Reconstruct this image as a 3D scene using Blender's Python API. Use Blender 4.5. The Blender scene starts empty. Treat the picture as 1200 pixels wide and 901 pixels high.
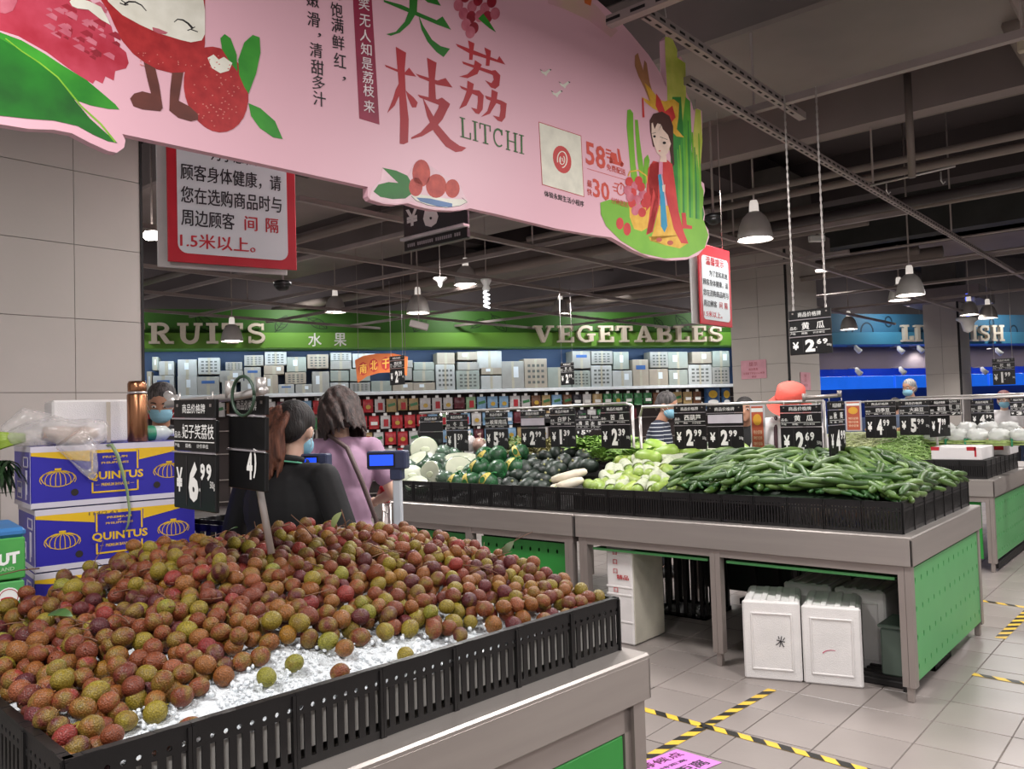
import bpy, bmesh, math, random
from mathutils import Vector, Matrix, Euler
PI = math.pi
sc = bpy.context.scene
COL = sc.collection
rnd = random.Random(7)
R = math.radians

# ---------------------------------------------------------------- camera
FPX = 961.86                      # focal length in pixels of the 1200 x 901 frame
PITCH, ROLL, AZ = R(2.076), R(-1.772), R(40.75)
EYE = Vector((0, 0, 1.5))
def vec(az):                      # horizontal unit vector of an azimuth measured clockwise from the view direction
    a = R(az); return Vector((math.cos(a - R(130.75)), math.cos(a - R(40.75)), 0))
_fw = vec(0); _rt = vec(90); _up = Vector((0, 0, 1))
fwd = (_fw * math.cos(PITCH) + _up * math.sin(PITCH))
up0 = (_up * math.cos(PITCH) - _fw * math.sin(PITCH))
right = _rt * math.cos(ROLL) + up0 * math.sin(ROLL)
up = up0 * math.cos(ROLL) - _rt * math.sin(ROLL)
cam = bpy.data.cameras.new('camera'); cam_o = bpy.data.objects.new('camera', cam); COL.objects.link(cam_o)
cam.sensor_fit = 'HORIZONTAL'; cam.sensor_width = 36; cam.lens = 36 * FPX / 1200
cam.clip_start = 0.05; cam.clip_end = 200
M = Matrix((right, up, -fwd)).transposed().to_4x4(); M.translation = EYE
cam_o.matrix_world = M
sc.camera = cam_o

# ---------------------------------------------------------------- world and exposure
sc.view_settings.view_transform = 'Standard'; sc.view_settings.look = 'None'
sc.view_settings.gamma = 1.0; sc.view_settings.use_curve_mapping = False
sc.view_settings.exposure = 0.54
wd = bpy.data.worlds.new('world'); sc.world = wd; wd.use_nodes = True
bg = wd.node_tree.nodes['Background']; bg.inputs[0].default_value = (1.0, 0.95, 0.95, 1); bg.inputs[1].default_value = 0.38

# ---------------------------------------------------------------- hall lamps (area lights hung at lamp height) and two added fills
def area(x, y, z, power, size=0.5, color=(1, 0.97, 0.95), rot=(0, 0, 0), sy=None):
    l = bpy.data.lights.new('hall_light', 'AREA'); l.energy = power; l.color = color
    l.shape = 'RECTANGLE' if sy else 'DISK'; l.size = size
    if sy: l.size_y = sy
    o = bpy.data.objects.new('hall_light', l); COL.objects.link(o); o.location = (x, y, z); o.rotation_euler = rot
    return o
LP = 46
for x, y in ((0.6, -0.9), (-1.5, -0.3), (1.2, 2.2), (-0.1, 3.3), (-2.7, 3.2), (-5.4, 5.0), (-2.6, 5.4),
             (0.2, 6.4), (-0.6, 9.0), (-7.4, 4.4), (-6.6, 8.2), (2.5, 5.0), (2.8, 9.0), (-2.2, 12.8), (-5.6, 11.6)):  # the last two are added to brighten the distant pillars
    area(x, y, 3.05, LP, 0.55)
# ---------------------------------------------------------------- pixel rays of the photograph -> points in the hall
def ray(x, y): return right * ((x - 600) / FPX) - up * ((y - 450.5) / FPX) + fwd
def atz(x, y, z): d = ray(x, y); return EYE + d * ((z - EYE.z) / d.z)
def aty(x, y, Y): d = ray(x, y); return EYE + d * (Y / d.y)
def atx(x, y, X): d = ray(x, y); return EYE + d * (X / d.x)
def dp(x, y, d): r = ray(x, y); return EYE + r * (d / r.dot(_fw))

# ---------------------------------------------------------------- materials
def lin(h):
    h = h.lstrip('#'); c = [int(h[i:i+2], 16) / 255 for i in (0, 2, 4)]
    return tuple(x / 12.92 if x <= 0.04045 else ((x + 0.055) / 1.055) ** 2.4 for x in c) + (1,)
MATS = {}
def mat(name, col, rough=0.5, metal=0.0, ns=8.0, na=0.08, bump=0.0, bs=60.0, emit=None, es=1.0, alpha=None, vary=0.0, tex=None, coat=0.0, stretch=None, trans=0.0, island=False, col2=None, sss=0.0):
    if name in MATS: return MATS[name]
    m = bpy.data.materials.new(name); m.use_nodes = True; nt = m.node_tree; N = nt.nodes; L = nt.links
    b = N['Principled BSDF']; b.inputs['Roughness'].default_value = rough; b.inputs['Metallic'].default_value = metal
    if coat: b.inputs['Coat Weight'].default_value = coat; b.inputs['Coat Roughness'].default_value = 0.15
    if trans: b.inputs['Transmission Weight'].default_value = trans
    if alpha is not None: b.inputs['Alpha'].default_value = alpha
    if sss: b.inputs['Subsurface Weight'].default_value = sss; b.inputs['Subsurface Radius'].default_value = (0.01, 0.005, 0.003)
    c = lin(col)
    tc = N.new('ShaderNodeTexCoord'); src = tc.outputs['Object']
    if stretch:
        mp = N.new('ShaderNodeMapping'); mp.inputs['Scale'].default_value = stretch; L.new(src, mp.inputs[0]); src = mp.outputs[0]
    no = N.new('ShaderNodeTexNoise'); no.inputs['Scale'].default_value = ns; no.inputs['Detail'].default_value = 4; L.new(src, no.inputs['Vector'])
    cr = N.new('ShaderNodeValToRGB'); L.new(no.outputs['Fac'], cr.inputs[0])
    c2 = lin(col2) if col2 else tuple(min(1, x * (1 + na)) for x in c[:3]) + (1,)
    cr.color_ramp.elements[0].position = 0.32; cr.color_ramp.elements[1].position = 0.68
    cr.color_ramp.elements[0].color = tuple(x * (1 - na) for x in c[:3]) + (1,); cr.color_ramp.elements[1].color = c2
    out = cr.outputs[0]
    if vary:
        if island: g = N.new('ShaderNodeNewGeometry'); rv = g.outputs['Random Per Island']
        else: g = N.new('ShaderNodeObjectInfo'); rv = g.outputs['Random']
        hs = N.new('ShaderNodeHueSaturation'); mr = N.new('ShaderNodeMapRange'); L.new(rv, mr.inputs[0])
        mr.inputs[3].default_value = 1 - vary; mr.inputs[4].default_value = 1 + vary
        L.new(mr.outputs[0], hs.inputs['Value']); L.new(out, hs.inputs['Color']); out = hs.outputs[0]
    L.new(out, b.inputs['Base Color'])
    if bump:
        n2 = N.new('ShaderNodeTexNoise') if tex != 'voro' else N.new('ShaderNodeTexVoronoi')
        n2.inputs['Scale'].default_value = bs; L.new(src, n2.inputs['Vector'])
        bp = N.new('ShaderNodeBump'); bp.inputs['Strength'].default_value = bump; bp.inputs['Distance'].default_value = 0.01
        L.new(n2.outputs[0], bp.inputs['Height']); L.new(bp.outputs[0], b.inputs['Normal'])
    if emit: b.inputs['Emission Color'].default_value = lin(emit); b.inputs['Emission Strength'].default_value = es
    MATS[name] = m; return m
def P(name, col, **k): return mat(name, col, **k)
STEEL = mat('brushed_steel', '#a8a09b', 0.38, 0.62, 1.5, 0.05, 0.04, 90, stretch=(1, 1, 14))
STEELD = mat('dull_steel', '#9a908b', 0.42, 0.5, 3, 0.06, 0.03, 60)
CHROME = mat('polished_steel', '#bdb7b4', 0.3, 0.6, 4, 0.05)
GREENP = mat('green_powder_coat', '#2c8a38', 0.42, 0, 4, 0.05)
GREENS = mat('pale_green_panel', '#519a5c', 0.38, 0, 4, 0.05)
BLACKP = mat('black_plastic', '#100e0f', 0.42, 0, 20, 0.2, 0.05, 200)
BLACKS = mat('black_board', '#0b0a0b', 0.35, 0, 9, 0.2)
BLACKR = mat('dark_rubber', '#181414', 0.7, 0, 9, 0.2)
FOAM = mat('white_foam', '#dedad8', 0.75, 0, 6, 0.06, 0.35, 260)
FOAMD = mat('stained_foam', '#c3bdae', 0.8, 0, 3, 0.22, 0.35, 260)
WHITE = mat('white_print', '#efefec', 0.5, 0, 4, 0.02)
WHITEG = mat('white_letter', '#e9e9e6', 0.45, 0, 4, 0.02, emit='#e9e9e6', es=0.0)
BLACKI = mat('black_ink', '#17141a', 0.55, 0, 4, 0.05)
REDI = mat('red_ink', '#b3202c', 0.5, 0, 4, 0.05)
CARD = mat('grey_cardboard', '#a9a7a0', 0.8, 0, 5, 0.08, 0.1, 80, vary=0.14)
TILE = mat('floor_tile', '#8a817d', 0.33, 0, 1.6, 0.08, 0.03, 40, vary=0.05)
GROUT = mat('tile_grout', '#6b625e', 0.8, 0, 12, 0.15)
WALLT = mat('grey_wall_panel', '#b4aca5', 0.62, 0, 1.3, 0.05, 0.03, 30)
DARKC = mat('dark_ceiling', '#4c4344', 0.8, 0, 0.6, 0.18, 0.1, 10)
DUCT = mat('painted_duct', '#857876', 0.55, 0, 1.2, 0.16, 0.1, 5)
PIPE = mat('painted_pipe', '#81756f', 0.5, 0.1, 2, 0.12)
RAIL = mat('painted_strut', '#9a8e8b', 0.5, 0.2, 3, 0.12)

# ---------------------------------------------------------------- mesh helpers
def cid(o, label=None, cat=None, group=None, kind=None):
    if label: o['label'] = label
    if cat: o['category'] = cat
    if group: o['group'] = group
    if kind: o['kind'] = kind
    return o
class MB:
    def __init__(s): s.v = []; s.f = []; s.m = []; s.sm = []
    def add(s, vs, fs, mi=0, sm=False):
        k = len(s.v); s.v += [tuple(v) for v in vs]
        for f in fs: s.f.append([i + k for i in f]); s.m.append(mi); s.sm.append(sm)
        return s
    def box(s, x0, x1, y0, y1, z0, z1, mi=0, T=None, c=0.0):
        if x0 > x1: x0, x1 = x1, x0
        if y0 > y1: y0, y1 = y1, y0
        if z0 > z1: z0, z1 = z1, z0
        if c > 0:   # chamfered box
            c = min(c, (x1-x0)/2.2, (y1-y0)/2.2, (z1-z0)/2.2)
            bm = bmesh.new(); bmesh.ops.create_cube(bm, size=1)
            for v in bm.verts: v.co = Vector(((x0+x1)/2 + v.co.x*(x1-x0), (y0+y1)/2 + v.co.y*(y1-y0), (z0+z1)/2 + v.co.z*(z1-z0)))
            bmesh.ops.bevel(bm, geom=bm.edges[:], offset=c, segments=1, affect='EDGES')
            bm.verts.ensure_lookup_table(); vs = [v.co.copy() for v in bm.verts]; fs = [[v.index for v in f.verts] for f in bm.faces]; bm.free()
        else:
            vs = [Vector(p) for p in ((x0,y0,z0),(x1,y0,z0),(x1,y1,z0),(x0,y1,z0),(x0,y0,z1),(x1,y0,z1),(x1,y1,z1),(x0,y1,z1))]
            fs = [(0,3,2,1),(4,5,6,7),(0,1,5,4),(1,2,6,5),(2,3,7,6),(3,0,4,7)]
        if T is not None: vs = [T @ v for v in vs]
        return s.add(vs, fs, mi)
    def tube(s, pts, r, n=8, mi=0, caps=True, sm=True):
        pts = [Vector(p) for p in pts]; rs = r if isinstance(r, (list, tuple)) else [r]*len(pts)
        vs = []; prev = None
        for i, p in enumerate(pts):
            t = (pts[min(i+1, len(pts)-1)] - pts[max(i-1, 0)])
            t = t.normalized() if t.length > 1e-9 else Vector((0, 0, 1))
            a = prev if prev is not None else (Vector((0, 0, 1)) if abs(t.z) < 0.9 else Vector((1, 0, 0)))
            a = (a - t * a.dot(t)); a = a.normalized() if a.length > 1e-6 else t.orthogonal().normalized()
            prev = a; b = t.cross(a)
            for k in range(n):
                an = 2*PI*k/n; vs.append(p + (a*math.cos(an) + b*math.sin(an)) * rs[i])
        fs = []
        for i in range(len(pts)-1):
            for k in range(n):
                fs.append((i*n+k, i*n+(k+1) % n, (i+1)*n+(k+1) % n, (i+1)*n+k))
        if caps: fs.append(tuple(range(n-1, -1, -1))); fs.append(tuple(range((len(pts)-1)*n, len(pts)*n)))
        return s.add(vs, fs, mi, sm)
    def lathe(s, prof, cx=0, cy=0, n=16, mi=0, sm=True, T=None, caps=True):  # prof [(r,z)]
        vs = []
        for r, z in prof:
            for k in range(n): vs.append(Vector((cx + r*math.cos(2*PI*k/n), cy + r*math.sin(2*PI*k/n), z)))
        fs = [(i*n+k, i*n+(k+1) % n, (i+1)*n+(k+1) % n, (i+1)*n+k) for i in range(len(prof)-1) for k in range(n)]
        if caps and prof[0][0] > 1e-4: fs.append(tuple(range(n-1, -1, -1)))
        if caps and prof[-1][0] > 1e-4: fs.append(tuple(range((len(prof)-1)*n, len(prof)*n)))
        if T is not None: vs = [T @ v for v in vs]
        return s.add(vs, fs, mi, sm)
    def prism(s, poly, y0, y1, mi=0):   # polygon in the x-z plane, from y0 (front) to y1
        a = sum(poly[i][0]*poly[(i+1) % len(poly)][1] - poly[(i+1) % len(poly)][0]*poly[i][1] for i in range(len(poly)))
        if a < 0: poly = poly[::-1]
        n = len(poly); vs = [(x, y0, z) for x, z in poly] + [(x, y1, z) for x, z in poly]
        fs = [tuple(range(n)), tuple(range(2*n-1, n-1, -1))] + [(i, i+n, (i+1) % n + n, (i+1) % n) for i in range(n)]
        return s.add(vs, fs, mi)
    def blob(s, c, rad, nu=10, nv=7, mi=0, jit=0.0, T=None, rr=None):
        c = Vector(c); vs = [c + Vector((0, 0, rad[2]))]
        for i in range(1, nv):
            th = PI*i/nv
            for k in range(nu):
                ph = 2*PI*k/nu; q = 1 + (jit*((rr or rnd).random()-0.5) if jit else 0)
                vs.append(c + Vector((rad[0]*math.sin(th)*math.cos(ph), rad[1]*math.sin(th)*math.sin(ph), rad[2]*math.cos(th)))*q if False else c + Vector((rad[0]*math.sin(th)*math.cos(ph)*q, rad[1]*math.sin(th)*math.sin(ph)*q, rad[2]*math.cos(th)*q)))
        vs.append(c - Vector((0, 0, rad[2]))); e = len(vs)-1
        fs = [(0, 1+k, 1+(k+1) % nu) for k in range(nu)]
        for i in range(nv-2):
            for k in range(nu): fs.append((1+i*nu+k, 1+(i+1)*nu+k, 1+(i+1)*nu+(k+1) % nu, 1+i*nu+(k+1) % nu))
        fs += [(e, 1+(nv-2)*nu+(k+1) % nu, 1+(nv-2)*nu+k) for k in range(nu)]
        if T is not None: vs = [T @ v for v in vs]
        return s.add(vs, fs, mi, True)
    def mesh(s, name, mats):
        me = bpy.data.meshes.new(name); me.from_pydata(s.v, [], s.f); me.update()
        for m in (mats if isinstance(mats, (list, tuple)) else [mats]): me.materials.append(m)
        me.polygons.foreach_set('material_index', s.m); me.polygons.foreach_set('use_smooth', s.sm); me.update()
        return me
    def build(s, name, mats, parent=None, loc=(0, 0, 0), rot=(0, 0, 0)):
        return link(name, s.mesh(name, mats), parent, loc, rot)
def link(name, me, parent=None, loc=(0, 0, 0), rot=(0, 0, 0)):
    o = bpy.data.objects.new(name, me); COL.objects.link(o); o.parent = parent; o.location = loc; o.rotation_euler = rot
    return o
def empty(name, loc, rz=0, label=None, cat=None, group=None):
    o = bpy.data.objects.new(name, None); COL.objects.link(o); o.location = loc; o.rotation_euler = (0, 0, rz); o.empty_display_size = 0.05
    return cid(o, label, cat, group)
def clone(root, loc=None, rot=None, label=None, group=None):
    r = root.copy(); COL.objects.link(r)
    if loc is not None: r.location = loc
    if rot is not None: r.rotation_euler = rot
    if label: r['label'] = label
    if group: r['group'] = group
    for ch in root.children:
        c = ch.copy(); COL.objects.link(c); c.parent = r
        for g in ch.children:
            d = g.copy(); COL.objects.link(d); d.parent = c
    return r
ONES = 'first second third fourth fifth sixth seventh eighth ninth tenth eleventh twelfth thirteenth fourteenth fifteenth sixteenth seventeenth eighteenth nineteenth'.split()
TENS = {2: 'twenty', 3: 'thirty', 4: 'forty', 5: 'fifty'}
def nth(i):   # i from 1
    if i < 20: return ONES[i-1]
    t, o = divmod(i, 10)
    return (TENS[t][:-1] + 'ieth') if o == 0 else TENS[t] + '-' + ONES[o-1]
def curve_plate(outline, holes, th):   # flat plate in x-z with holes, front at y=-th/2
    c = bpy.data.curves.new('plate', 'CURVE'); c.dimensions = '2D'; c.fill_mode = 'BOTH'; c.extrude = th/2
    for pl in [outline] + holes:
        sp = c.splines.new('POLY'); sp.points.add(len(pl)-1); sp.use_cyclic_u = True
        for p, q in zip(sp.points, pl): p.co = (q[0], q[1], 0, 1)
    o = bpy.data.objects.new('plate', c); COL.objects.link(o)
    me = bpy.data.meshes.new_from_object(o.evaluated_get(bpy.context.evaluated_depsgraph_get()))
    bpy.data.objects.remove(o); bpy.data.curves.remove(c)
    me.transform(Matrix.Rotation(PI/2, 4, 'X')); me.materials.clear()
    return me
def circ(x, z, r, n=8, ry=None): return [(x + r*math.cos(2*PI*k/n), z + (ry or r)*math.sin(2*PI*k/n)) for k in range(n)]
def rect(x0, x1, z0, z1): return [(x0, z0), (x1, z0), (x1, z1), (x0, z1)]

# text: the built-in font holds Latin and Chinese glyphs
_tx = {}
def glyphs(s, bold):
    k = (s, bold)
    if k not in _tx:
        c = bpy.data.curves.new('t', 'FONT'); simple = all(ord(ch) < 0x2000 for ch in s); c.body = s; c.resolution_u = 2; c.offset = bold if simple else 0
        o = bpy.data.objects.new('t', c); COL.objects.link(o)
        me = bpy.data.meshes.new_from_object(o.evaluated_get(bpy.context.evaluated_depsgraph_get()))
        vs = [(v.co.x, v.co.y) for v in me.vertices]; fs = [tuple(p.vertices) for p in me.polygons]
        bpy.data.objects.remove(o); bpy.data.curves.remove(c); bpy.data.meshes.remove(me)
        x0 = min(v[0] for v in vs); x1 = max(v[0] for v in vs); y0 = min(v[1] for v in vs); y1 = max(v[1] for v in vs)
        lv = [0]*len(vs)
        if bold > 0 and not simple:      # heavier strokes: shifted copies of the same outline
            n = len(vs); sh = [(-bold*.6, -bold*.3), (bold*.6, bold*.3)] + ([(0, 0)] if bold > .035 else []); fs = [tuple(i + q*n for i in f) for q in range(len(sh)) for f in fs]; vs = [(x+a, y+b) for a, b in sh for x, y in vs]; lv = [q for q in range(len(sh)) for _ in range(n)]
        _tx[k] = ([((x-x0)/(x1-x0), (y-y0)/(y1-y0)) for x, y in vs], fs, lv)
    return _tx[k]
class Surf:
    """a vertical face: local x runs along azimuth az, local z is world z (from z0), -y looks at the viewer"""
    def __init__(s, P0, az, z0=0.0):
        s.P = Vector(P0); s.u = vec(az); s.n = vec(az-90); s.rz = math.atan2(s.u.y, s.u.x); s.z0 = z0
    def uv(s, x, y):
        r = ray(x, y); p = EYE + r * (((s.P - EYE).dot(s.n)) / r.dot(s.n)); return ((p - s.P).dot(s.u), p.z - s.z0)
    def pts(s, pl): return [s.uv(*p) for p in pl]
    def root(s, name, label=None, cat=None, group=None):
        return empty(name, (s.P.x, s.P.y, s.z0), s.rz, label, cat, group)
def text_uv(body, q, m, parent, off=0.0012, bold=0.02, name='lettering', th=0.0):
    """q: corners TL, TR, BR, BL in the local x-z plane of parent"""
    vs, fs, lv = glyphs(body, bold); TL, TR, BR, BL = [Vector((p[0], 0, p[1])) for p in q]
    out = [((BL*(1-u) + BR*u)*(1-v) + (TL*(1-u) + TR*u)*v) + Vector((0, -off-.0004*q_, 0)) for (u, v), q_ in zip(vs, lv)]
    mb = MB()
    if th > 0:
        mb.add(out, fs)
    else: mb.add(out, fs)
    return mb.build(name, m, parent)
def text_r(body, x0, x1, z0, z1, m, parent, **k): return text_uv(body, [(x0, z1), (x1, z1), (x1, z0), (x0, z0)], m, parent, **k)
def flat(polys, m, parent, name, off, th=0.0008):
    mb = MB()
    for p in polys: mb.prism(p, -off-th, -off)
    return mb.build(name, m, parent)
def ell(cx, cy, rx, ry, rot=0, n=20):
    a = R(rot); return [(cx + rx*math.cos(t)*math.cos(a) - ry*math.sin(t)*math.sin(a), cy + rx*math.cos(t)*math.sin(a) + ry*math.sin(t)*math.cos(a)) for t in [2*PI*k/n for k in range(n)]]
def ribbon(pts, w0, w1=None):   # polyline to outline, width may taper
    n = len(pts); w1 = w0 if w1 is None else w1; A = []; B = []
    for i in range(n):
        a = Vector(pts[max(i-1, 0)][:2]); b = Vector(pts[min(i+1, n-1)][:2]); t = (b-a).normalized(); nn = Vector((-t.y, t.x))
        w = (w0 + (w1-w0)*i/(n-1))/2; p = Vector(pts[i][:2]); A.append(tuple(p + nn*w)); B.append(tuple(p - nn*w))
    return A + B[::-1]
def arc(cx, cz, rx, rz, a0, a1, n=10): return [(cx + rx*math.cos(R(a0 + (a1-a0)*i/n)), cz + rz*math.sin(R(a0 + (a1-a0)*i/n))) for i in range(n+1)]
def slab(ch, T=0.2, t=0.12):   # serif capitals of height 1 -> (width, polygons)
    def S(x0, x1, z0, z1): return rect(x0, x1, z0, z1)
    if ch == 'I': w = T+0.24; return w, [S(w/2-T/2, w/2+T/2, 0, 1), S(0, w, 0, t), S(0, w, 1-t, 1)]
    if ch == 'L': return 0.74, [S(.12, .12+T, 0, 1), S(0, .24+T, 1-t, 1), S(0, .74, 0, t), S(.74-t, .74, 0, .34)]
    if ch == 'E': return 0.76, [S(.1, .1+T, 0, 1), S(0, .74, 1-t, 1), S(0, .76, 0, t), S(.74-t, .74, .7, 1), S(.76-t, .76, 0, .32), S(.1+T, .54, .5-t/2, .5+t/2), S(.5, .56, .38, .62)]
    if ch == 'F': return 0.72, [S(.1, .1+T, 0, 1), S(0, .72, 1-t, 1), S(0, .2+T, 0, t), S(.72-t, .72, .7, 1), S(.1+T, .52, .5-t/2, .5+t/2), S(.48, .54, .38, .62)]
    if ch == 'T': return 0.8, [S(.4-T/2, .4+T/2, 0, 1), S(0, .8, 1-t, 1), S(0, t, .7, 1), S(.8-t, .8, .7, 1), S(.4-T/2-.12, .4+T/2+.12, 0, t)]
    if ch == 'H': return 0.92, [S(.1, .1+T, 0, 1), S(.82-T, .82, 0, 1), S(.1, .82, .5-t/2, .5+t/2)] + [S(a, a+T+.18, z, z+t) for a in (.0, .74-T) for z in (0, 1-t)]
    if ch == 'V': return 0.98, [[(.08, 1), (.08+T*1.1, 1), (.52, .22), (.46, 0), (.38, 0)], [(.84, 1), (.84-t, 1), (.4, 0), (.5, 0)], S(0, .4, 1-t, 1), S(.62, .94, 1-t, 1)]
    if ch == 'A': return 0.94, [[(.86, 0), (.86-T*1.1, 0), (.42, .8), (.42, 1), (.54, 1)], [(.1, 0), (.1+t, 0), (.5, 1), (.42, 1)], S(0, .34, 0, t), S(.56, .94, 0, t), S(.24, .7, .27, .27+t*.9)]
    if ch == 'U': return 0.92, [ribbon([(.1+T/2, 1)] + arc(.45, .36, .25, .3, 180, 360) + [(.76, 1)], T, t*1.2), S(0, .2+T, 1-t, 1), S(.6, .92, 1-t, 1)]
    if ch == 'R': return 0.9, [S(.1, .1+T, 0, 1), S(0, .2+T, 0, t), S(0, .45, 1-t, 1), ribbon([(.3, 1-t/2), (.45, 1-t/2)] + arc(.46, .745, .2, .255-t/2, 90, -90) + [(.3, .49)], t*1.25), [(.36, .46), (.36+T*1.05, .46), (.82, 0), (.82-T*1.1, 0)], S(.6, .9, 0, t)]
    if ch == 'B': return 0.8, [S(.1, .1+T, 0, 1), S(0, .42, 0, t), S(0, .42, 1-t, 1), ribbon([(.28, 1-t/2), (.42, 1-t/2)] + arc(.44, .755, .18, .245-t/2, 90, -90) + [(.28, .51)], t*1.2), ribbon([(.28, .5), (.44, .5)] + arc(.46, .28, .22, .28-t/2, 75, -90) + [(.28, t/2)], t*1.3)]
    if ch == 'G': return 0.9, [ribbon(arc(.46, .5, .36, .44, 50, 318, 18), T*.85, T*.7), S(.64, .76, .7, .96), S(.7-T/2, .7+T/2, .06, .46), S(.5, .9, .4, .4+t)]
    if ch == 'C': return 0.86, [ribbon(arc(.46, .5, .36, .44, 50, 312, 18), T*.85, T*.6), S(.66, .76, .68, .96)]
    if ch == 'S': return 0.74, [ribbon(arc(.36, .73, .25, .2, 40, 250, 10) + arc(.38, .28, .26, .22, 80, -140, 10), T*.72, T*.72), S(.56, .66, .66, .98), S(.06, .16, .02, .34)]
    raise ValueError(ch)
def slab_word(word, x0, x1, z0, z1, th, m, parent, T=0.2, t=0.12, gap=0.14, off=0.0, name='letter', quad=None):
    gl = [slab(c, T, t) if c != ' ' else (0.35, []) for c in word]
    tot = sum(g[0] for g in gl) + gap*(len(gl)-1); x = 0; out = []
    for (w, polys), ch in zip(gl, word):
        if polys:
            mb = MB()
            for j, pl in enumerate(polys):
                def tr(p):
                    u = (x + p[0])/tot; v = p[1]
                    if quad:
                        TL, TR, BR, BL = [Vector(q) for q in quad]; r = (BL*(1-u)+BR*u)*(1-v) + (TL*(1-u)+TR*u)*v; return (r.x, r.y)
                    return (x0 + u*(x1-x0), z0 + v*(z1-z0))
                mb.prism([tr(p) for p in pl], -off-th-0.0004*j, -off)
            out.append(mb.build(name, m, parent))
        x += w + gap
    return out
def remesh(mb, vox, sm_it=2):   # union of closed pieces as one continuous skin
    me = mb.mesh('tmp', []) if False else bpy.data.meshes.new('tmp')
    me.from_pydata(mb.v, [], mb.f); me.update()
    o = bpy.data.objects.new('tmp', me); COL.objects.link(o)
    r = o.modifiers.new('r', 'REMESH'); r.mode = 'VOXEL'; r.voxel_size = vox; r.use_smooth_shade = True
    if sm_it: s = o.modifiers.new('s', 'SMOOTH'); s.factor = 0.5; s.iterations = sm_it
    out = bpy.data.meshes.new_from_object(o.evaluated_get(bpy.context.evaluated_depsgraph_get()))
    bpy.data.objects.remove(o); bpy.data.meshes.remove(me)
    for p in out.polygons: p.use_smooth = True
    return out
def proj(p):
    d = Vector(p) - EYE; z = d.dot(fwd)
    return (600 + FPX*d.dot(right)/z, 450.5 - FPX*d.dot(up)/z, z)
# ================================================================ the hall: floor
TS = 0.325; TX0, TY0 = -1.42, 3.90
mb = MB(); mb.box(-20, 12, -4, 28, -0.16, -0.005)
floor = cid(mb.build('floor', GROUT), 'pale beige grey square tiled shop floor', None, None, 'structure')
mb = MB(); mb.box(-TS/2+.003, TS/2-.003, -TS/2+.003, TS/2-.003, -0.012, 0.0, c=0.0015); tile_me = mb.mesh('tile', TILE)
cells = []
for i in range(-40, 34):
    for j in range(-22, 60):
        cx, cy = TX0 + (i+.5)*TS, TY0 + (j+.5)*TS
        x, y, z = proj((cx, cy, 0)) if Vector((cx, cy, -1.5)).dot(fwd) > .3 else (-1, -1, -1)
        vis = z > 0 and 735 < x < 1240 and 590 < y < 960 and not (cx > -5.3 and cx < -1.3 and cy > 5.2 and cy < 6.0)
        cells.append((0 if vis else 1, z if z > 0 else 99, cx, cy))
cells.sort()
for k, (v, z, cx, cy) in enumerate(cells[:290]):
    link('tile', tile_me, floor, (cx, cy, rnd.uniform(-0.0008, 0)))
mb = MB()
for v, z, cx, cy in cells[290:]:
    h = TS/2-.003; mb.add([(cx-h, cy-h, 0), (cx+h, cy-h, 0), (cx+h, cy+h, 0), (cx-h, cy+h, 0)], [(0, 1, 2, 3)])
cid(mb.build('tile_field', mat('floor_tile_far', '#8a817d', 0.33, 0, 1.6, 0.08, vary=0.05, island=True), floor), kind='stuff')

# floor tapes
YEL = mat('yellow_tape', '#d9b23a', 0.45, 0, 10, 0.06); BLK = mat('black_tape', '#1d1a17', 0.45, 0, 10, 0.2)
def tape(a, b, w, label, step=0.13):
    a = Vector((a[0], a[1])); b = Vector((b[0], b[1])); d = (b-a).normalized(); n = Vector((-d.y, d.x)); Lh = (b-a).length
    root = empty('floor_tape', (a.x, a.y, 0.0012), 0, label, 'floor tape', 'hazard tapes on the floor')
    mb = MB(); q = [(0, 0)]
    P4 = [n*w/2, -n*w/2, d*Lh-n*w/2, d*Lh+n*w/2]
    mb.add([(p.x, p.y, z) for z in (0, .0006) for p in P4], [(3, 2, 1, 0), (4, 5, 6, 7), (0, 1, 5, 4), (1, 2, 6, 5), (2, 3, 7, 6), (3, 0, 4, 7)])
    mb.build('tape_base', YEL, root)
    mb = MB(); k = 0
    while (k+1)*step < Lh - .02:
        s0 = k*step + 0.02; s1 = s0 + step*.5; sk = w*.9
        pp = [d*s0 + n*w/2, d*(s0+sk) - n*w/2, d*min(s1+sk, Lh) - n*w/2, d*s1 + n*w/2]
        mb.add([(p.x, p.y, 0.001) for p in pp], [(0, 1, 2, 3)]); k += 1
    cid(mb.build('stripe', BLK, root), 'black slanting stripes', kind='stuff')
g = lambda x, y: atz(x, y, 0)
tape(g(905, 808), g(700, 920), 0.048, 'black and yellow floor tape ending beside the white foam boxes')
tape(g(735, 826), g(1060, 915), 0.048, 'black and yellow floor tape crossing the other near the pink sticker')
tape(g(1140, 790), g(1230, 806), 0.048, 'short hazard tape right of the green side panel, nearer one')
tape(g(1150, 704), g(1230, 716), 0.048, 'hazard tape beyond the vegetable counter, running crosswise')
tape(g(1172, 748), g(1222, 700), 0.06, 'wide hazard tape running away at the right edge')

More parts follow.
